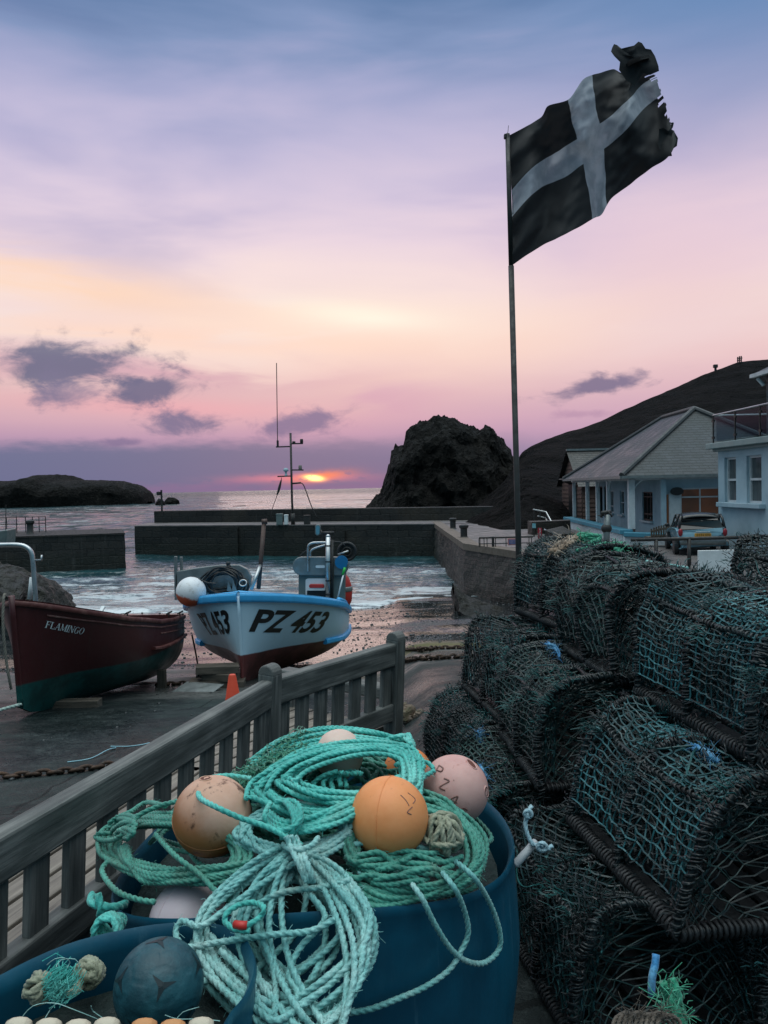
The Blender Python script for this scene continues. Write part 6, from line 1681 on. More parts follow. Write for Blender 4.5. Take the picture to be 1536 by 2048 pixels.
for k in range(4): run(mb, [(556 + 3 * k, 1600, .04), (572 + 4 * k, 1606 + k, .085), (590 + 3 * k, 1636, .095), (580 + 2 * k, 1668, .08), (562 + 2 * k, 1672, .05)])
run(mb, [(540, 1606, .08), (528, 1632, .09), (540, 1652, .08), (566, 1660, .09), (594, 1650, .10), (604, 1622, .10), (586, 1600, .09), (552, 1604, .085)])
mb.build('lashing', M['teal'], tc_, hp(670, 1580), smooth=True)
# teal line thrown over the left buoy
mb = MB(); run(mb, [(500, 1560, .05), (450, 1552, .07), (410, 1562, .09), (396, 1578, .10), (402, 1596, .125), (432, 1614, .145), (480, 1632, .12), (530, 1652, .10), (580, 1676, .08), (600, 1690, .07)])
o = mb.build('loose_rope', M['teal'], org=hp(400, 1580), smooth=True); tag(o, 'single teal rope looped over the brown stained buoy', 'rope')
# pale coil partly under the teal one, joining the hanging hank
mb = MB(); loops(mb, 11, (590, 1662), (112, 42), -6, (.015, .035), 8, spread=.12)
for k in range(6): run(mb, [(480 + 4 * k, 1640 + 4 * k, .03), (500 + 3 * k, 1672 + 5 * k, .035), (545, 1692 + 4 * k, .04), (600, 1700 + 3 * k, .045), (650, 1690 + 4 * k, .04), (700, 1655 + 5 * k, .03)])
# left hank
ml = MB()
def modl(x, y, th, k): return (x, y + (8 if y > 0 else -4))
loops(ml, 22, (352, 1694), (138, 50), 7, (-.01, .02), 8, mod=modl, spread=.16)
for k in range(6): run(ml, [(236 + 4 * k, 1690 + k, .03), (248 + 4 * k, 1716 + 5 * k, .035), (300, 1740 + 5 * k, .035), (370, 1738 + 5 * k, .03), (440, 1730 + 4 * k, .03), (500, 1722 + 3 * k, .03)])
run(ml, [(310, 1668, .06), (352, 1712, .065), (400, 1752, .05), (436, 1782, .05), (470, 1808, .04)])
run(ml, [(330, 1610, .03), (290, 1606, .03), (262, 1622, .04), (236, 1640, .05), (222, 1664, .05), (200, 1668, .04), (192, 1674, .03), (214, 1684, .04), (236, 1676, .06), (262, 1650, .06), (280, 1628, .06), (320, 1612, .06), (372, 1600, .06)])
for k in range(6): run(ml, [(228 + rr.uniform(-8, 8), 1650 + k * 5, .05), (246 + rr.uniform(-12, 12), 1630 + k * 6, .065), (266 + rr.uniform(-8, 8), 1640 + k * 6, .07), (248 + rr.uniform(-8, 8), 1668 + k * 2, .06)])
lc = fuzz(ml, 1200).build('rope_coil', M['green'], org=hp(350, 1700), smooth=True); tag(lc, 'green rope hank lying at the left of the big tub between two buoys', 'rope', 'rope coils in the big tub')
o = mb.build('rope_coil', M['pale'], org=hp(590, 1670), smooth=True); tag(o, 'pale rope coil in the middle of the heap, tucked under the teal coil', 'rope', 'rope coils in the big tub')
# right hank, running round the orange buoy
mr = MB()
loops(mr, 18, (826, 1696), (128, 88), 12, (-.01, .03), 9, spread=.12)
for k in range(9): run(mr, [(846 + 3 * k, 1580 + 3 * k, .02), (896 + 4 * k, 1606 + 5 * k, .03), (934 + 3 * k, 1650 + 4 * k, .03), (950 + 2 * k, 1700 + 2 * k, .03), (940 - 3 * k, 1746 + 2 * k, .025), (890 - 6 * k, 1772 + 3 * k, .02), (800 - 7 * k, 1786 + 3 * k, .02), (720 - 4 * k, 1770 - k, .02)])
for k in range(16):
    u, v = rr.uniform(690, 815), rr.uniform(1712, 1770)
    run(mr, [(u, v, .03), (u + rr.uniform(15, 40), v + rr.uniform(-14, 14), .045), (u + rr.uniform(50, 90), v + rr.uniform(-16, 12), .04), (u + rr.uniform(90, 140), v + rr.uniform(-10, 16), .03)])
rc = fuzz(mr, 1200).build('rope_coil', M['green'], org=hp(830, 1700), smooth=True); tag(rc, 'green rope hank at the right of the big tub round the orange buoy', 'rope', 'rope coils in the big tub')
mb = MB(); kc = hp(884, 1668, .05)
for k in range(9):
    ax = V((rr.uniform(-1, 1), rr.uniform(-1, 1), rr.uniform(-1, 1))).normalized(); b_ = ax.orthogonal(); c_ = ax.cross(b_)
    mb.rope([kc + (b_ * math.cos(a) + c_ * math.sin(a)) * rr.uniform(.022, .032) for a in [i * 2 * PI / 8 for i in range(8)]], .0065, True)
o = mb.build('rope_knot', M['straw'], org=kc, smooth=True); tag(o, 'straw coloured knot between the orange and the pink buoy', 'rope')
# far side of the heap
mb = MB()
for k in range(8): run(mb, [(500 - 4 * k, 1520 + 9 * k, .0), (560, 1478 + 6 * k, .02), (640, 1456 + 5 * k, .035), (720, 1456 + 5 * k, .04), (790, 1474 + 5 * k, .03), (828 + k, 1500 + 5 * k, .02)])
for k in range(5): run(mb, [(770 + k * 8, 1478 + k, .03), (800 + k * 4, 1470 + rr.uniform(-5, 6), .045), (822, 1474 + k * 5, .05), (826, 1492 + k * 4, .04), (806, 1500 + k * 4, .03)])
o = mb.build('rope_coil', M['teal'], org=hp(680, 1480), smooth=True); tag(o, 'teal rope strands along the far rim of the big tub beside the pale buoy', 'rope', 'rope coils in the big tub')

# hanging hank: from a knot near the middle down over the front of the tub
def hang(u, v, lift=0.):
    k = clamp((v - 1690) / 360.)
    Y = lerp(1.60, 1.285, k ** .8) + .035 * nz((u * .012, v * .012, 2), 1, 3)
    return at(u, v, Y - lift)
mb = MB()
K0 = (588, 1694)
def hangloop(w, side, top, bot, skew, lf, wob=10, narrow=.35):
    """one drooping turn of the hank"""
    pts = []; n_ = 14
    for i in range(n_):
        th = 2 * PI * i / n_
        x = w * math.sin(th); y = -math.cos(th)
        f = (y + 1) / 2
        wx = x * (narrow + (1 - narrow) * math.sin(PI * min(1, f * .92 + .08)) ** .8)
        u = lerp(K0[0], side, f ** .9) + wx + skew * f + rr.uniform(-wob, wob) * .4; v = lerp(top, bot, f) + rr.uniform(-wob, wob) * .5
        pts.append(hang(u, v, lf + rr.uniform(-.01, .01)))
    mb.rope(pts, RR * 1.06, True)
for w_, sd, tp, bt, skw, lf in ((175, 545, 1690, 2040, 0, .06), (162, 548, 1700, 2012, 6, .05), (178, 556, 1712, 2060, 0, .045), (120, 590, 1706, 2075, 40, .055), (98, 610, 1712, 2052, 50, .035), (140, 520, 1722, 1985, -10, .04),
                            (84, 628, 1715, 2090, 30, .06), (70, 480, 1735, 1968, -4, .02), (110, 560, 1730, 1960, 12, .015), (90, 540, 1760, 1945, 30, .0), (60, 586, 1752, 1992, 8, .02), (150, 575, 1695, 2110, -6, .02), (104, 632, 1702, 2016, 16, .02), (60, 650, 1705, 2080, 20, .05), (168, 550, 1704, 2030, 3, .05), (132, 596, 1700, 2066, 24, .055), (186, 548, 1720, 2074, 4, .03), (92, 560, 1740, 2000, 20, .01), (112, 618, 1708, 2040, 44, .05)):
    hangloop(w_, sd, tp, bt, skw, lf)
def hrun(pts, lf=.05): mb.rope([hang(p[0], p[1], lf) for p in pts], RR * 1.04)
hrun([(660, 1690), (600, 1720), (520, 1770), (450, 1820), (402, 1852), (364, 1842), (352, 1868), (372, 1894), (440, 1884), (540, 1870), (620, 1862), (670, 1838)], .075)
hrun([(700, 1760), (640, 1775), (560, 1786), (500, 1820), (470, 1850)], .06)
hrun([(360, 1940), (400, 1962), (460, 1950), (520, 1946)], .03); hrun([(520, 1870), (545, 1930), (552, 1985), (548, 2040)], .06); hrun([(420, 1870), (480, 1930), (560, 1990), (640, 2030), (700, 2060)], .05)
hrun([(620, 1790), (650, 1836), (600, 1896), (578, 1950), (596, 1990), (566, 2040)], .05)
hrun([(440, 1900), (500, 1960), (520, 2010), (600, 2070)], .065)
hk = fuzz(mb, 2600).build('rope_hank', M['pale'], org=hang(585, 1700), smooth=True); tag(hk, 'pale rope hank drooping in big loops over the front of the tub', 'rope')
mb = MB()
for k in range(3): mb.rope([hang(572 + 9 * k, 1672, .10), hang(580 + 9 * k, 1690, .125), hang(592 + 9 * k, 1716, .13), hang(606 + 8 * k, 1748, .12), hang(614 + 6 * k, 1764, .10)], RR * 1.05)
mb.rope([hang(566, 1690, .08), hang(590, 1700, .14), hang(622, 1692, .13), hang(636, 1676, .09)], RR * 1.05)
mb.build('lashing', M['pale'], hk, hang(585, 1700), smooth=True)
mb = MB(); ey = [(500, 1862), (470, 1858), (450, 1842), (456, 1824), (484, 1808), (512, 1806), (528, 1816), (520, 1834), (500, 1848), (478, 1852)]
mb.rope([hang(u, v, .10) for u, v in ey], RR * .95); eye = mb.build('eye_splice', M['teal'], hk, hang(585, 1700), smooth=True)
MB().tube([hang(470, 1849, .101), hang(482, 1851, .101), hang(494, 1851, .101)], RR * 1.25, 12).build('red_whipping', M['red'], eye, hang(585, 1700), smooth=True)
# long loose loops over the right of the rim, hanging down the outside of the tub
def outer(u, v, lf=.02):
    d = ray(u, v); s = 1.0; best = None
    while s < 3:
        p = CAM + d * s; a = math.atan2(p.y - TC.y, p.x - TC.x)
        if p.z < ZR + .01 and math.hypot(p.x - TC.x, p.y - TC.y) < rimr(a) * 1.03 + lf: return p
        if p.z < heap(p.x, p.y) + lf and p.z > .5 and math.hypot(p.x - TC.x, p.y - TC.y) < .44: return p
        s += .004
    return at(u, v, 1.7)
mb = MB()
mb.rope([outer(*p) for p in ((700, 1690), (760, 1684), (830, 1692), (892, 1712), (945, 1752), (982, 1812), (1000, 1868), (996, 1902), (968, 1926), (932, 1922), (900, 1896), (868, 1846), (840, 1790), (806, 1752), (760, 1738), (716, 1748))], RR)
mb.rope([outer(*p) for p in ((690, 1716), (740, 1708), (800, 1712), (864, 1730), (906, 1772), (930, 1826), (936, 1868), (922, 1902), (898, 1940), (850, 1974), (790, 2000), (742, 2018), (700, 2026))], RR)
o = mb.build('loose_rope', M['pale'], org=outer(940, 1900), smooth=True); tag(o, 'pale rope in long loops hanging down the outside of the big tub', 'rope')
o = MB().rope([outer(*p) for p in ((215, 1724, .0), (204, 1740, .02), (216, 1764, .03), (240, 1786, .03), (280, 1800, .02), (310, 1804, .01))], RR).build('loose_rope', M['green'], org=outer(204, 1740), smooth=True); tag(o, 'single green rope bent over the left rim of the big tub', 'rope')
mb = MB(); kc = outer(228, 1838, .03)
for k in range(6):
    a0 = rr.random() * 6; mb.rope([kc + V((.022 * math.cos(a + a0), -.012 - .006 * k + .008 * math.sin(2 * a), .024 * math.sin(a + a0) * (.6 + .1 * k))) for a in [i * 2 * PI / 8 for i in range(8)]], .007, True)
o = mb.build('rope_handle', M['teal'], tb, O, smooth=True)
mb = MB(); kc = outer(206, 1800, .02)
mb.rope([kc + V((-.03, .02, .0)), kc + V((-.01, -.03, .01)), kc + V((.03, -.03, .0)), kc + V((.04, .02, -.02))], .009); mb.rope([kc + V((.0, -.03, .03)), kc + V((.01, -.04, .0)), kc + V((.0, -.03, -.035))], .009)
mb.build('rope_handle', M['teal'], tb, O, smooth=True)

# fine green net thrown over the far left of the heap
mb = MB(); nu_, nv_ = 26, 14; G = []
for i in range(nu_ + 1):
    row = []
    for j in range(nv_ + 1):
        a, b_ = i / nu_, j / nv_
        u = lerp(lerp(462, 600, a), lerp(520, 690, a), b_) + 14 * nz((a * 9, b_ * 9, 1), 1, 3); v = lerp(lerp(1560, 1462, a), lerp(1590, 1500, a), b_) + 10 * nz((a * 9, b_ * 9, 5), 1, 3)
        row.append(hp(u, v, .012 + .03 * abs(nz((a * 11, b_ * 11, 7), 1, 3))))
    G.append(row)
for layer in range(3):
    off = V((rr.uniform(-.01, .01), rr.uniform(-.01, .01), .006 * layer))
    for i in range(nu_):
        for j in range(nv_):
            for q in ((G[i][j], G[i + 1][j + 1]) if (i + j + layer) % 2 else (G[i + 1][j], G[i][j + 1]),):
                p0, p1 = q[0] + off, q[1] + off; md = (p0 + p1) / 2 + V((rr.uniform(-.006, .006), rr.uniform(-.006, .006), rr.uniform(-.002, .008)))
                mb.tube([p0, md, p1], .0013, 4, caps=False)
o = mb.build('fishing_net', rope_mat('green net twine', (.02, .16, .10), (.04, .25, .15), (.08, .34, .22), amt=.2), org=hp(560, 1520)); tag(o, 'fine tangled green net thrown over the far left of the big tub', 'net')

# buoys
def buoy_mat(name, c0, c1, stain, amt, th=.55, grad=None):
    m, t, b = newmat(name); c = coord(t); s = t.n('ShaderNodeSeparateXYZ', {0: c})
    n = t.noise(c, 9., 6, .65); d = t.noise(t.n('ShaderNodeMapping', {'Vector': c, 'Rotation': (.5, .3, 0), 'Scale': (1, 1, .45)}).outputs[0], 22., 7, .7, .6)
    col = t.mix(t.maprange(n, .35, .68), (*c0, 1), (*c1, 1))
    if grad: col = t.mix(t.maprange(t.m('ADD', s.outputs[2], t.m('ADD', t.m('MULTIPLY', s.outputs[0], .5), t.m('MULTIPLY', t.m('SUBTRACT', n, .5), .05))), .055, -.035), col, (*grad, 1))
    col = t.mix(t.m('MULTIPLY', t.maprange(d, th, th + .10), amt), col, (*stain, 1))
    t.set(b.inputs['Base Color'], col); t.set(b.inputs['Roughness'], t.maprange(n, .3, .7, .40, .62))
    b.inputs['Subsurface Weight'].default_value = .08; b.inputs['Subsurface Radius'].default_value = (.02, .008, .005)
    t.set(b.inputs['Normal'], t.n('ShaderNodeBump', {'Strength': .12, 'Distance': .004, 'Height': t.m('ADD', d, t.noise(c, 60., 3))}).outputs[0])
    return m
def bpos(u, v, rp, up=.045):
    p = hp(u, v); c = at(u, v, p.y - up); return c, rp * (c - CAM).length / F_PX * .97
def buoy(c, r, mat, label, seam=None, eyes=(), cat='buoy', extra=None):
    b_ = empty('buoy', c, label, cat, 'buoys in the big tub')
    mb = MB().ball(c, r, 56, 36, Matrix.Rotation(rr.random(), 3, 'Z'), bump=.012, bs=1.3)
    mb.build('buoy_shell', mat, b_, c, smooth=True)
    if seam:                                   # moulding seam: a thin ridge round the ball
        ax = V(seam).normalized(); e1 = ax.orthogonal().normalized(); e2 = ax.cross(e1)
        MB().tube([c + (e1 * math.cos(a) + e2 * math.sin(a)) * (r * 1.001) for a in [i * 2 * PI / 60 for i in range(60)]], .0012, 6, True).build('seam', mat, b_, c, smooth=True)
    for e in eyes:                             # rope hole with its lip
        d = V(e).normalized(); e1 = d.orthogonal().normalized(); e2 = d.cross(e1)
        h = MB().tube([c + d * (r * .985) + (e1 * math.cos(a) + e2 * math.sin(a) * 1.5) * (r * .13) for a in [i * 2 * PI / 20 for i in range(20)]], r * .022, 6, True).build('hole_lip', mat, b_, c, smooth=True)
        pts = [c + d * (r * 1.002) * .994 + (e1 * math.cos(a) + e2 * math.sin(a) * 1.5) * (r * .125) for a in [i * 2 * PI / 20 for i in range(20)]]
        MB().add(pts + [c + d * r * 1.0], [(i, (i + 1) % 20, 20) for i in range(20)]).build('rope_hole', M['hole'], h, c)
    return b_
M['hole'] = pmat('dark rusty hole', [(.10, .03, .022), (.16, .05, .035)], 8, (.8, 1))
def view_dir(c, du, dv):                       # outward direction on the ball towards the camera, shifted (du right, dv up)
    n = (CAM - c).normalized(); x = n.cross(Z).normalized() * -1; y = x.cross(n) * -1
    if y.z < 0: y = -y
    q = n * math.sqrt(max(.0, 1 - du * du - dv * dv)) + x * du + y * dv
    return q
c1, r1 = bpos(425, 1632, 73)
b1 = buoy(c1, r1, buoy_mat('brown stained buoy', (.56, .30, .20), (.64, .38, .28), (.10, .035, .018), .95, .54, (.36, .12, .035)), 'peach buoy stained rusty brown at the left of the heap', seam=(.12, -.55, 1), eyes=[view_dir(c1, -.15, .93)])
c2, r2 = bpos(778, 1634, 75, .06)
b2 = buoy(c2, r2, buoy_mat('orange buoy', (.80, .27, .085), (.84, .32, .12), (.34, .13, .05), .45, .58), 'large plain orange buoy in front at the right of the heap', seam=(1, -.35, .0))
c3, r3 = bpos(909, 1579, 65, .02)
b3 = buoy(c3, r3, buoy_mat('pink buoy', (.58, .30, .27), (.66, .38, .34), (.36, .12, .09), .6, .56), 'pink buoy hand-lettered PZ 45 on the right rim of the tub', eyes=[view_dir(c3, .52, .72), view_dir(c3, .94, -.05)])
c4, r4 = bpos(678, 1509, 48, .0)
buoy(c4, r4, buoy_mat('pale peach buoy', (.66, .46, .38), (.72, .54, .46), (.3, .15, .1), .2, .66), 'pale peach buoy peeping out at the top of the heap')
c5 = at(815, 1546, 2.02)
buoy(c5, .066, buoy_mat('deep orange buoy', (.62, .17, .04), (.70, .22, .06), (.25, .06, .02), .4, .58), 'deep orange buoy half hidden under the teal coil beside the pink buoy')
c6, r6 = at(376, 1840, 1.575), .079
buoy(c6, r6, buoy_mat('lilac white buoy', (.60, .48, .52), (.66, .55, .58), (.4, .3, .32), .25, .64), 'pale lilac buoy sunk inside the front left rim of the tub', seam=(.8, -.6, .1))
# PZ 45 in marker on the pink buoy
def mark(c, r, strokes, parent, w=.0020):
    mb = MB()
    for st in strokes:
        P = [c + view_dir(c, x, y) * (r * 1.004) for x, y in st]
        mb.tube(spline(P, .004), w, 5)
    return mb.build('hand_lettering', pmat('faded marker', [(.16, .07, .06), (.24, .11, .09)], 20), parent, c)
def gl(ch, ox, oy, s, rot=-28):
    G_ = {'P': [[(0, 0), (0, 1)], [(0, 1), (.5, .95), (.55, .65), (.4, .5), (0, .48)]], 'Z': [[(0, 1), (.6, 1), (0, 0), (.65, 0)]], '4': [[(.5, 0), (.5, 1), (0, .35), (.75, .35)]], '5': [[(.6, 1), (.1, 1), (.05, .55), (.5, .6), (.6, .3), (.4, 0), (0, .05)]], '.': [[(0, 0), (.05, .03)]]}
    ca, sa = math.cos(R(rot)), math.sin(R(rot))
    return [[(ox + s * (x * ca - y * sa), oy + s * (x * sa + y * ca)) for x, y in st] for st in G_[ch]]
mark(c3, r3, gl('P', -.56, .42, .27) + gl('Z', -.42, .06, .27) + gl('.', -.02, .25, .2) + gl('4', -.14, -.34, .25) + gl('5', .10, -.70, .25), b3)
mb = mark(c2, r2, [[(.30, .50), (.42, .38), (.50, .25)], [(.48, .55), (.66, .40), (.60, .30)], [(.55, .05), (.45, .10), (.58, .22)]], b2, .0010)

# front tub with its football and knotted rope
fr = [(-90, 2006), (0, 1955), (64, 1922), (130, 1894), (190, 1876), (250, 1863), (310, 1853), (370, 1849), (430, 1852), (476, 1866), (502, 1900), (508, 1945), (490, 1995), (455, 2050)]
P = [on(u, v, ZR + .0) for u, v in fr]
P += [V((-.20, 1.02, ZR)), V((-.235, .90, ZR)), V((-.34, .80, ZR)), V((-.50, .77, ZR)), V((-.66, .84, ZR)), V((-.76, .98, ZR)), V((-.78, 1.12, ZR))]
ring2 = spline(P, .03, True)
z02 = gz(-.5, 1.1)
ft = empty('blue_tub', (-.5, 1.1, z02), 'nearer blue tub at the lower left holding a football', 'tub'); O = ft.location
sh = sum((V((ring2[i].x, ring2[i].y, 0)).cross(V((ring2[(i + 1) % len(ring2)].x, ring2[(i + 1) % len(ring2)].y, 0))).z for i in range(len(ring2))))
if sh < 0: ring2 = ring2[::-1]
tub_shell(ring2, z02, .03).build('tub_wall', M['tub'], ft, O, auto=50)
bc = at(318, 1972, 1.21); br_ = .070
m, t, b = newmat('worn teal football'); c = coord(t); n = t.noise(c, 14., 6, .7)
t.set(b.inputs['Base Color'], t.mix(t.maprange(n, .4, .66), (.006, .045, .062, 1), (.016, .09, .115, 1))); b.inputs['Roughness'].default_value = .5
t.set(b.inputs['Normal'], t.n('ShaderNodeBump', {'Strength': .4, 'Distance': .003, 'Height': t.noise(c, 90., 3)}).outputs[0])
fb_ = empty('football', bc, 'worn dark teal football inside the nearer blue tub', 'ball')
# leather panels: seams of a pentagon-and-hexagon ball cut as grooves
bm = bmesh.new(); bmesh.ops.create_icosphere(bm, subdivisions=1, radius=1)
ver = [v.co.copy() for v in bm.verts]; bm.free()
ph = (1 + 5 ** .5) / 2
ico_v = [V(p).normalized() for p in [(0, s1, s2 * ph) for s1 in (-1, 1) for s2 in (-1, 1)] + [(s1, s2 * ph, 0) for s1 in (-1, 1) for s2 in (-1, 1)] + [(s2 * ph, 0, s1) for s1 in (-1, 1) for s2 in (-1, 1)]]
RM = Matrix.Rotation(.5, 3, 'X') @ Matrix.Rotation(.3, 3, 'Z') @ Matrix.Rotation(.2, 3, 'Y')
ico_v = [RM @ p for p in ico_v]
dod = []
for i in range(12):
    for j in range(i + 1, 12):
        for k_ in range(j + 1, 12):
            if all(abs((ico_v[a] - ico_v[b3_]).length - 1.0515) < .02 for a, b3_ in ((i, j), (j, k_), (i, k_))): dod.append((ico_v[i] + ico_v[j] + ico_v[k_]).normalized())
mb = MB().ball(bc, br_, 90, 60)
for p in mb.v:
    d = (p - bc).normalized()
    five = sorted((d.angle(q) for q in ico_v))[:2]; six = sorted((d.angle(q) for q in dod))[:2]
    e5 = five[0] - .365; e66 = six[1] - six[0]
    g_ = math.exp(-(e5 / .022) ** 2) + (math.exp(-(e66 / .03) ** 2) if e5 > 0 else 0)
    p -= d * (.0016 * min(1, g_))
dk = len(mb.v)
for q in ico_v:                                     # dark three-bladed stars printed on the panels
    if q.dot((CAM - bc).normalized()) < -.1: continue
    e1 = q.orthogonal().normalized(); e2 = q.cross(e1)
    for k in range(3):
        a = k * 2 * PI / 3 + .4; dd = e1 * math.cos(a) + e2 * math.sin(a); sd = e1 * -math.sin(a) + e2 * math.cos(a)
        P = [(q + dd * .02 + sd * .07).normalized(), (q + dd * .34).normalized(), (q + dd * .02 - sd * .07).normalized(), q]
        mb.add([bc + p * (br_ + .0012) for p in P], [(0, 1, 3), (3, 1, 2)], 1)
mb.build('ball_shell', [m, pmat('dark print', [(.003, .012, .016), (.006, .02, .026)], 10)], fb_, bc, smooth=True)
# knotted rope lying in the front tub
def blob_knot(c, r, n, rad, mb):
    for k in range(n):
        ax = V((rr.uniform(-1, 1), rr.uniform(-1, 1), rr.uniform(-1, 1))).normalized(); e1 = ax.orthogonal().normalized(); e2 = ax.cross(e1)
        q = ax * rr.uniform(-.4, .4) * r
        mb.rope([c + q + (e1 * math.cos(a) + e2 * math.sin(a)) * r * rr.uniform(.75, 1.) for a in [i * 2 * PI / 9 for i in range(9)]], rad, True)
mb = MB(); blob_knot(at(178, 1947, 1.315), .023, 8, .0068, mb); blob_knot(at(78, 1975, 1.245), .021, 6, .0066, mb)
for k in range(4): mb.rope([at(166, 1960 + k * 4, 1.30), at(142, 1980 + k * 3, 1.275 - .004 * k), at(112, 1970 + k * 4, 1.255), at(90, 1968 + k * 4, 1.245)], .0064)
kn = mb.build('knotted_rope', M['straw'], org=at(120, 1970, 1.26), smooth=True); tag(kn, 'short straw coloured rope with a fat knot at each end in the nearer tub', 'rope')
mb = MB()
for k in range(170):
    a = V((rr.gauss(0, 1), rr.gauss(0, 1), rr.gauss(0, 1))).normalized(); c0 = at(120 + rr.gauss(0, 12), 1968 + rr.gauss(0, 14), 1.24)
    b_ = a.orthogonal().normalized() * .02; mb.tube([c0 - b_, c0 + a * .012, c0 + b_ + a * .004], .0007, 3, caps=False)
mb.build('frayed_twine', M['teal'], kn, at(120, 1970, 1.26))
mb = MB()
for pts in ([(94, 1930), (110, 1918), (128, 1916), (140, 1924), (134, 1936)], [(112, 1934), (122, 1920), (150, 1918), (158, 1930)], [(40, 2040), (66, 2012), (108, 2006), (150, 2020), (205, 2042)], [(88, 2040), (100, 2020), (112, 2008)], [(182, 2012), (186, 2022), (206, 2036)], [(330, 2030), (356, 2038), (400, 2038), (440, 2042)], [(352, 2040), (366, 2024), (398, 2014)]):
    mb.tube(spline([at(u, v, 1.12 + .02 * nz((u * .05, v * .05, 0))) for u, v in pts], .01), .0007, 4)
o = mb.build('monofilament', rope_mat('pale fishing line', (.2, .45, .45), (.3, .55, .52), (.4, .6, .58), amt=.1), org=at(120, 2000, 1.12)); tag(o, 'loose strands of thin fishing line over the nearer tub', 'line')
# dark net heaped in the near half of the front tub, the cork line lying along its top
cen2 = sum(ring2, V((0, 0, 0))) / len(ring2)
def fill2(p): return .605 + .145 * sstep(1.13, 1.03, p.y) + .012 * nz(p * 9, 1, 3)
rows = []
for k in range(12):
    row = []
    for p in ring2:
        q = cen2.lerp(p, .02 + .93 * k / 11); z_ = fill2(q) - (.10 * max(0, (k - 8) / 3)) * (1 if q.y < 1.1 else 0); row.append(V((q.x, q.y, min(z_, .755))))
    rows.append(row)
nf2 = MB().grid(rows, closed_u=True).build('net_filling', pmat('dark heaped net', [(.004, .010, .010), (.012, .028, .026)], 30, (.6, .9), (1, 60)), org=cen2, smooth=True)
tag(nf2, 'dark net heaped inside the nearer tub under the football', 'net')
o = MB().rope([at(u, 2056 + (i % 3) * 2, 1.04) for i, u in enumerate((-60, -10, 36, 96, 155, 213, 288, 345, 402, 440))], .0034).build('cork_line', M['straw'], org=at(200, 2058, 1.04), smooth=True)
tag(o, 'straw coloured float line threading the small net floats at the lower left edge', 'rope')
# cork line along the very bottom
for i, u in enumerate((36, 96, 155, 213, 288, 345, 402)):
    p = at(u, 2056 + (i % 3) * 2, 1.04); mt_ = 'straw' if i not in (4, 5) else 'cork'
    if 'cork' not in M: M['cork'] = pmat('orange float', [(.52, .22, .08), (.62, .30, .12)], 9, (.5, .8), (.4, 40)); M['floatw'] = pmat('pale float', [(.50, .42, .32), (.62, .54, .42)], 9, (.5, .8), (.4, 40))
    mb = MB().lathe([(.003, -.017), (.009, -.016), (.0125, -.009), (.0135, 0), (.0125, .009), (.009, .016), (.003, .017)], p, 16, Matrix.Rotation(R(90), 3, 'Y'))
    o = mb.build('net_float', M['cork'] if i in (4, 5) else M['floatw'], org=p, smooth=True); tag(o, ('small orange net float at the picture\'s lower edge below the football' if i in (4, 5) else 'small pale net float in the row along the picture\'s lower left edge'), 'float', 'net floats orange' if i in (4, 5) else 'net floats pale')
# ------------------------------------------------------------------ lobster pots
def pot_net_mat(name, dark, mid, hi, amt=.5):
    m, t, b = newmat(name); c = coord(t, rand=True)
    n = t.noise(c, 3.2, 5, .65); f = t.noise(c, 38., 4, .7)
    col = t.mix(t.maprange(n, .40, .62), (*dark, 1), (*mid, 1))
    col = t.mix(t.m('MULTIPLY', t.maprange(f, .58, .70), t.m('MULTIPLY', t.maprange(n, .44, .66), amt)), col, (*hi, 1))
    t.set(b.inputs['Base Color'], col)
    t.set(b.inputs['Roughness'], t.maprange(f, .3, .7, .25, .6)); b.inputs['Specular IOR Level'].default_value = .5
    return m
M['net_a'] = pot_net_mat('dark pot netting', (.004, .011, .012), (.008, .042, .046), (.12, .42, .43), .95)
M['net_b'] = pot_net_mat('blue grey pot netting', (.010, .040, .046), (.030, .15, .17), (.22, .56, .60), .9)
M['net_c'] = pot_net_mat('olive pot netting', (.012, .016, .014), (.028, .068, .062), (.14, .30, .27), .8)
M['wrap'] = pot_net_mat('black rope wrapping', (.006, .007, .008), (.014, .022, .024), (.07, .16, .17), .6)
M['fray_teal'] = pot_net_mat('teal frayed twine', (.008, .04, .042), (.014, .10, .10), (.10, .38, .36), .9)
PL, PW, PH = .70, .50, .40
def prof(p, ins=0.):
    a = PI * (1 - p); c, s = math.cos(a), math.sin(a)
    return (V((math.copysign(abs(c) ** .55, c) * (PW / 2 - ins), 0, (abs(s) ** .72) * (PH - ins))))
def net(mb, f, nu, nv, r, rng, jit=.15, diamond=False, knots=True, drop=.0):
    G = [[f((i + (rng.uniform(-jit, jit) if 0 < i < nu else 0)) / nu, (j + (rng.uniform(-jit, jit) if 0 < j < nv else 0)) / nv) for j in range(nv + 1)] for i in range(nu + 1)]
    def seg(p, q):
        if rng.random() < drop: return
        m = (p + q) / 2 + V((rng.uniform(-1, 1), rng.uniform(-1, 1), rng.uniform(-1, .4))) * (p - q).length * .10
        mb.tube([p, m, q], r, 4, caps=False)
    for i in range(nu + 1):
        for j in range(nv + 1):
            if diamond:
                if (i + j) % 2: continue
                for di, dj in ((1, 1), (1, -1)):
                    if i + di <= nu and 0 <= j + dj <= nv: seg(G[i][j], G[i + di][j + dj])
            else:
                if i < nu: seg(G[i][j], G[i + 1][j])
                if j < nv: seg(G[i][j], G[i][j + 1])
            if knots:
                k = r * rng.uniform(1.5, 2.3); c = G[i][j]
                mb.add([c + V(d) * k for d in ((1, 0, 0), (-1, 0, 0), (0, 1, 0), (0, -1, 0), (0, 0, 1), (0, 0, -1))], [(0, 2, 4), (2, 1, 4), (1, 3, 4), (3, 0, 4), (2, 0, 5), (1, 2, 5), (3, 1, 5), (0, 3, 5)])
    return mb
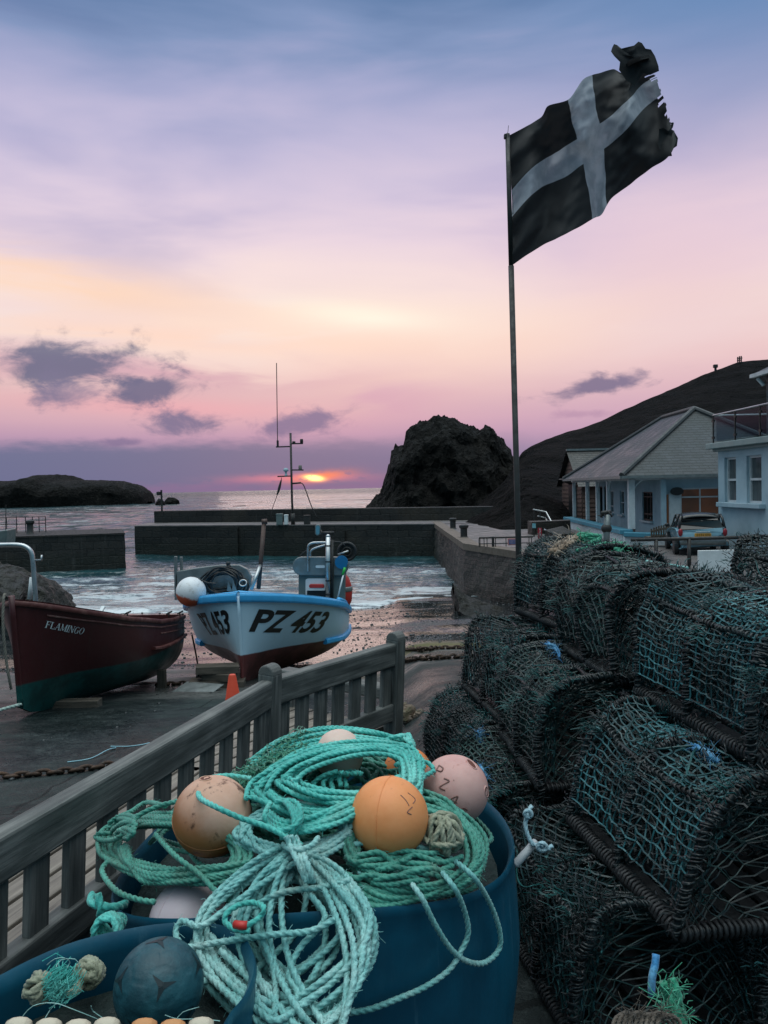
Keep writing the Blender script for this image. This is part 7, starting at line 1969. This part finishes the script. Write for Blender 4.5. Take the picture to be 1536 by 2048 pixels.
def wrap(mb, pts, Rr, r, pitch, rng, seg=6):
    P = spline(pts, pitch / 8); L_ = 0; out = []
    nrm = None; last = P[0]
    for i, p in enumerate(P):
        tn = (P[min(i + 1, len(P) - 1)] - P[max(i - 1, 0)]).normalized()
        if nrm is None: nrm = tn.orthogonal().normalized()
        nrm = (nrm - tn * nrm.dot(tn)).normalized(); bn_ = tn.cross(nrm)
        L_ += (p - last).length; last = p
        a = 2 * PI * L_ / pitch; rr_ = Rr * (1 + .10 * math.sin(L_ * 37) + rng.uniform(-.04, .04))
        out.append(p + nrm * (rr_ * math.cos(a)) + bn_ * (rr_ * math.sin(a)))
    return mb.tube(out, r, seg, caps=False)
def fibre(mb, c, d, L_, r, rng):
    e = V((rng.uniform(-1, 1), rng.uniform(-1, 1), rng.uniform(-1, 1))) * .6
    p1 = c + (d + e * .4) * L_ * .5; p2 = c + (d + e) * L_ + V((0, 0, -.3 * L_))
    mb.tube([c, p1, p2], lambda k: r * (1 - .5 * k), 3, caps=False)
def make_pot(seed, nmat, cell, sag, diamond):
    """parts of a D-shaped pot lying along y, base on z=0, all under one Empty"""
    g = random.Random(seed); sx_, sy_ = g.uniform(-.05, .05), g.uniform(.02, .045)
    def slump(mb):
        for p in mb.v:
            k = clamp(p.z / PH); q = V((p.x * 4, p.y * 4, p.z * 4 + seed))
            p.z -= sy_ * k * (.6 + .8 * math.sin(PI * clamp(p.y / PL))) - .022 * k * nz(q, 1, 3)
            p.x += sx_ * k + .030 * k * nz(q + V((5, 0, 0)), 1, 3); p.y += .022 * nz(q + V((0, 5, 0)), 1, 3) * k
        return mb
    root = empty('lobster_pot', (0, 0, 0))
    yA, yB = .03, PL - .03; yM = PL / 2
    # frame: three arches and the base, bound with rope
    mb = MB()
    for y in (yA, yM, yB):
        P = [prof(k / 14) + V((g.uniform(-.006, .006), y + g.uniform(-.012, .012), .02 + g.uniform(-.004, .004))) for k in range(15)]
        mb.tube(spline(P, .02), .010, 7); wrap(mb, P, .0125, .0045, .019, g); wrap(mb, P, .013, .004, .023, g)
    for k in (.28, .5, .72):
        q = prof(k); P = [q + V((0, y, .02 + g.uniform(-.008, .008))) for y in (yA, yA + .16, yM, yM + .16, yB)]
        mb.tube(P, .007, 6); wrap(mb, P, .009, .0035, .020, g)
    slump(mb).build('frame', M['wrap'], root, smooth=True)
    mb = MB(); x_ = PW / 2 - .01
    for a, b_ in (((-x_, yA), (-x_, yB)), ((x_, yA), (x_, yB)), ((-x_, yA), (x_, yA)), ((-x_, yB), (x_, yB))):
        P = [V((lerp(a[0], b_[0], k / 4), lerp(a[1], b_[1], k / 4), .026 + g.uniform(-.003, .003))) for k in range(5)]
        mb.tube(P, .015, 8); wrap(mb, P, .019, .0052, .0155, g, 7)
    slump(mb).build('base_binding', M['rubber'], root, smooth=True)
    mb = MB()
    for i in range(7): mb.box((lerp(-x_ + .03, x_ - .03, i / 6), PL / 2, .028), (.045, PL - .1, .012))
    mb.build('base_slats', M['rubber'], root)
    # netting over the arches, sagging between them
    def skin(ins, sg):
        def f(u, v):
            w_ = math.sin(PI * ((v * 2) % 1.0)) if 0 < v < 1 else 0
            q = prof(lerp(.03, .97, u), ins + sg * w_ * (.5 + .5 * math.sin(PI * u)))
            q.y = lerp(yA, yB, v); q.z += .025
            d = .006 * nz((u * 7, v * 6, seed), 1, 3); return q + V((d, d * .5, d))
        return f
    L_ = 1.12
    mb = net(MB(), skin(-.007, sag), round(L_ / cell), round(.64 / cell), .0029, g, .22, diamond)
    def endf(y, bulge):
        def f(u, v):
            q = prof(lerp(.06, .94, u)); k = lerp(0., 1., v)
            return V((q.x * (1 - .0 * k), y + bulge * math.sin(PI * u) * math.sin(PI * k) + .006 * nz((u * 8, v * 6, seed + y), 1, 3), lerp(.03, q.z + .02, k)))
        return f
    k1 = len(mb.f); net(mb, endf(yA, .035), 17, 13, .0019, g, .24, True); net(mb, endf(yB, -.035), 17, 13, .0019, g, .24, True)
    mb.m[k1:] = [1] * (len(mb.m) - k1)
    slump(mb).build('netting', [nmat, M['net_c'] if seed % 2 else M['net_a']], root)
    # a second, older dark net inside, and the funnel
    mb = net(MB(), skin(.020, sag * 1.3), 46, 28, .0024, g, .3, True, False, .03)
    net(mb, skin(.05, sag * 1.3), 40, 26, .0028, g, .35, True, False, .05)
    net(mb, endf(yA + .02, .05), 22, 16, .0026, g, .3, True, False); net(mb, endf(yB - .02, -.05), 22, 16, .0026, g, .3, True, False)
    net(mb, endf(yM, .09), 22, 16, .0028, g, .3, True, False)
    slump(mb).build('inner_netting', M['net_a'], root)
    mb = MB(); hx = -PW / 2 + .05
    def fun(u, v):
        a = 2 * PI * u; r_ = lerp(.105, .055, v); return V((hx + .14 * v - .03 * math.sin(a) * (1 - v), .20 + r_ * math.cos(a), .20 + r_ * math.sin(a) - .03 * v))
    net(mb, fun, 18, 5, .0018, g, .1, True, False)
    mb.tube([fun(k / 24, 0) for k in range(24)], .007, 7, True).tube([fun(k / 20, 1) for k in range(20)], .005, 7, True)
    slump(mb).build('funnel', M['net_c'], root)
    # frayed ends, weed and stray twine
    mb = MB()
    for i in range(1900):
        k = g.random(); y = g.choice((yA, yM, yB)) + g.gauss(0, .035) if g.random() < .62 else g.uniform(yA, yB)
        q = prof(k); c = q + V((0, y, .025)); d = V((q.x * 1.4, g.uniform(-.8, .8), q.z - .12 + .1)).normalized()
        fibre(mb, c, d, g.uniform(.010, .034), g.uniform(.0012, .0028), g)
    k0 = len(mb.f)
    for cl in range(44):
        k = g.uniform(.05, .9); y = g.choice((yA, yM, yB)) + g.gauss(0, .05); q = prof(k); c = q + V((0, clamp(y, 0, PL), .03)); d = V((q.x * 1.4, 0, q.z - .1)).normalized()
        for i in range(g.randrange(5, 18)): fibre(mb, c + V((g.gauss(0, .014), g.gauss(0, .014), g.gauss(0, .012))), d, g.uniform(.012, .035), g.uniform(.001, .0024), g)
    for i in range(5):
        k = g.uniform(.1, .8); y0 = g.uniform(0, PL * .7); P = [prof(clamp(k + .05 * math.sin(j * 1.7 + i)), -.006) + V((0, y0 + .05 * j, .025)) for j in range(6)]
        mb.tube(spline(P, .012), .0026, 5)
    mb.m[k0:] = [1] * (len(mb.m) - k0)
    slump(mb).build('frayed_rope', [M['wrap'], M['fray_teal']], root)
    return root
protos = [make_pot(31, M['net_b'], .032, .034, False), make_pot(52, M['net_c'], .034, .02, True), make_pot(77, M['net_a'], .028, .014, True), make_pot(94, M['net_b'], .029, .026, False), make_pot(118, M['net_a'], .026, .02, False), make_pot(135, M['net_c'], .031, .03, False)]
ax = V((.115, -1, 0)).normalized(); yaw0 = math.atan2(-ax.x, -ax.y) * 1.0
used = [0] * 6
def place_pot(kind, x, y, z, dyaw, label, tilt=0., roll=0.):
    """x, y: far left foot of the pot; it runs towards the camera along the stack"""
    o = protos[kind] if not used[kind] else copy_tree(protos[kind]); used[kind] += 1
    # local y runs along the stack towards the camera: turn by 180 degrees plus the stack's own angle
    yw = PI + math.atan2(ax.x, -ax.y) + R(dyaw)
    c = V((x, y, z)) + V((PW / 2, .03, 0))
    o.location = c; o.rotation_euler = (R(tilt), R(roll), yw)
    tag(o, label, 'lobster pot', 'lobster pots stacked at the right'); return o
gb = lambda x, y: gz(x, y)
LB = [(.20, 4.16), (.285, 3.44), (.37, 2.60)]
LM = [(.40, 4.10), (.49, 3.34), (.565, 2.50)]
LT = [(.68, 4.10), (.765, 3.38), (.845, 2.66)]
place_pot(4, *LB[0], gb(.3, 4) , 4, 'dark netted lobster pot, farthest of the bottom row, just right of the bench end')
place_pot(5, *LB[1], .0, -3, 'lobster pot in the middle of the bottom row, behind the pink buoy')
place_pot(2, *LB[2], .0, 2, 'nearest lobster pot of the bottom row, in the shadow right of the big tub')
place_pot(2, *LM[0], .395, 3, 'lobster pot with a rounded dark top, farthest of the middle row', 0, -3)
place_pot(5, *LM[1], .40, -3, 'lobster pot in the middle of the second row, behind the white toggle', 1, 2)
place_pot(0, *LM[2], .385, 3, 'large near lobster pot of the second row with open blue grey mesh', -1, -2)
place_pot(4, *LT[0], .80, 5, 'lobster pot at the far end of the top row, beside the flagpole', 0, -3)
place_pot(1, *LT[1], .765, -2, 'lobster pot in the middle of the top row', 1, 2)
place_pot(3, *LT[2], .765, 2, 'near lobster pot of the top row at the right edge', -1, 1)
place_pot(2, .90, 2.56, .0, -3, 'lobster pot added to darken the shaded hollow at the lower right')  # pot added in the shaded hollow, its dark netting hides the ground
place_pot(2, 1.50, 3.36, .86, 6, 'scruffy lobster pot at the right edge, behind the top row', 0, 3)
place_pot(2, .74, 4.05, .0, 2, 'lobster pot of the bottom layer hidden behind the front row'); place_pot(1, .80, 3.3, .0, -2, 'lobster pot of the bottom layer, deep in the stack behind the dark gap')
place_pot(1, .95, 4.05, .40, 2, 'lobster pot in the second layer hidden behind the front row'); place_pot(2, 1.03, 3.32, .40, -2, 'lobster pot in the second layer, right of the near one')

# things lying on and tied to the pots
pr_ = random.Random(9)
def lump(name, pts, r, mat, label, cat, fib=0, Y=None, fm=None, fl_=.04):
    P = [at(*p) for p in pts]; mb = MB()
    for k in range(4): mb.rope([p + V((pr_.uniform(-r, r), pr_.uniform(-r, r), pr_.uniform(-r, r))) for p in P], r * .7)
    for i in range(fib):
        c = P[pr_.randrange(len(P))].lerp(P[pr_.randrange(len(P))], pr_.random()); fibre(mb, c + V((pr_.gauss(0, r), pr_.gauss(0, r), pr_.gauss(0, r))), V((pr_.gauss(0, 1), pr_.gauss(0, 1), pr_.gauss(0.3, 1))).normalized(), pr_.uniform(.4, 1) * fl_, r * .12, pr_)
    return tag(mb.build(name, mat, org=P[0], smooth=True), label, cat)
M['tan'] = rope_mat('tan frayed rope', (.20, .13, .08), (.34, .22, .14), (.50, .40, .32), amt=.3)
M['oldtan'] = rope_mat('dirty old rope', (.06, .042, .03), (.11, .08, .058), (.18, .15, .12), amt=.4)
M['brightgreen'] = rope_mat('bright green rope', (.02, .22, .12), (.03, .34, .20), (.08, .46, .30), amt=.2)
M['bluetwine'] = rope_mat('bright blue twine', (.03, .20, .48), (.06, .32, .66), (.22, .55, .80), amt=.1)
lump('frayed_rope', [(1108, 1104, 3.7), (1118, 1096, 3.75), (1132, 1088, 3.8), (1146, 1080, 3.85)], .020, M['tan'], 'tan and white frayed rope lying on the farthest top pot', 'rope', 160)
lump('green_rope', [(1150, 1078, 3.9), (1164, 1074, 3.9), (1180, 1074, 3.9), (1196, 1080, 3.9), (1180, 1088, 3.85)], .016, M['brightgreen'], 'bright green rope heaped on top of the farthest top pot', 'rope', 120)
lump('green_rope', [(1222, 1094, 3.5), (1232, 1090, 3.5), (1244, 1093, 3.5), (1236, 1102, 3.45)], .015, M['brightgreen'], 'bright green rope clump on the top row right of the green rod', 'rope', 90)
o = MB().tube([at(1152, 1101, 3.6), at(1214, 1085, 3.7)], .007, 8).build('green_rod', M['brightgreen'], org=at(1152, 1101, 3.6)); tag(o, 'thin green rod lying across the tops of the far pots', 'rod')
o = MB().tube([at(1290, 1122, 3.3), at(1376, 1136, 3.15)], .006, 8).build('pale_rod', M['pale'], org=at(1290, 1122, 3.3)); tag(o, 'thin pale rod lying on the top row of pots', 'rod')
for pts, lab in (([(1094, 1288, 3.22), (1104, 1292, 3.2), (1114, 1300, 3.18), (1122, 1316, 3.15)], 'bright blue twine tied to the second row of pots'), ([(1392, 1496, 2.10), (1404, 1502, 2.08), (1418, 1512, 2.06), (1432, 1522, 2.05)], 'bright blue twine tied at the near pot\'s upper corner'),
                 ([(961, 1532, 3.0), (966, 1542, 2.98), (972, 1556, 2.97)], 'blue twine knotted on the bottom row just above the pink buoy'), ([(956, 1462, 3.4), (960, 1470, 3.4), (962, 1484, 3.38)], 'pale blue twine knotted on the bottom row')):
    lump('blue_twine', pts, .0075, M['bluetwine'], lab, 'twine', 60)
o = MB().tube(spline([at(1312, 1908, 1.72), at(1310, 1930, 1.71), at(1304, 1956, 1.70), at(1303, 1990, 1.70)], .02), .0085, 8).build('blue_strap', M['bluetwine'], org=at(1310, 1930, 1.7), smooth=True); tag(o, 'bright blue cord hanging below the near pot', 'cord')
lump('green_rope', [(1338, 1972, 1.55), (1346, 1985, 1.55), (1342, 2005, 1.54), (1352, 2025, 1.53), (1360, 2046, 1.52)], .013, M['brightgreen'], 'frayed bright green rope tuft at the lower right below the near pot', 'rope', 160, fl_=.035)
mb = MB()
for k in range(9):
    x0 = 1225 + k * 11; mb.rope([at(x0, 2056, 1.42), at(x0 + 8, 2036 - 2 * (k % 4), 1.44), at(x0 + 30, 2026 + 3 * (k % 3), 1.45), at(x0 + 46, 2044, 1.45), at(x0 + 50, 2060, 1.44)], .0042)
for k in range(60): fibre(mb, at(pr_.uniform(1250, 1330), pr_.uniform(2020, 2044), 1.44), V((pr_.gauss(0, 1), -.4, abs(pr_.gauss(0, 1)))).normalized(), pr_.uniform(.02, .05), .0009, pr_)
o = mb.build('old_rope', M['oldtan'], org=at(1280, 2040, 1.44), smooth=True); tag(o, 'old tan rope bundled at the very bottom right of the picture', 'rope')
# white toggle on its blue-white cord
tg = empty('toggle', at(1052, 1706, 1.98), 'white plastic toggle on a pale cord hung from the second row of pots', 'toggle'); O = tg.location
a, b2 = at(1029, 1731, 1.97), at(1073, 1682, 2.0)
mb = MB().tube([a, a.lerp(b2, .04), a.lerp(b2, .96), b2], lambda k: .0105 if .01 < k < .99 else .0075, 16); mb.build('toggle_bar', pmat('grey white plastic', [(.36, .38, .40), (.48, .50, .52)], 9, (.35, .6), (.2, 60)), tg, O, smooth=True)
mb = MB(); mb.rope([at(1066, 1690, 1.98), at(1056, 1672, 1.99), at(1051, 1650, 2.0), at(1055, 1628, 2.02), at(1063, 1612, 2.04)], .0062); mb.rope([at(1066, 1688, 1.98), at(1080, 1694, 1.97), at(1094, 1698, 1.97), at(1104, 1692, 1.98)], .0062)
for k in range(3): mb.rope([at(1084 + 9 * math.cos(t_ * 1.05 + k) , 1694 + 8 * math.sin(t_ * 1.05 + k), 1.965 - .004 * k) for t_ in range(6)], .0055, True)
for k in range(2): mb.rope([at(1056 + 7 * math.cos(t_ * 1.05 + k), 1628 + 7 * math.sin(t_ * 1.05 + k), 2.0 - .004 * k) for t_ in range(6)], .0055, True)
mb.build('cord', rope_mat('blue white cord', (.22, .42, .52), (.34, .54, .62), (.48, .64, .7), amt=.2), tg, O, smooth=True)
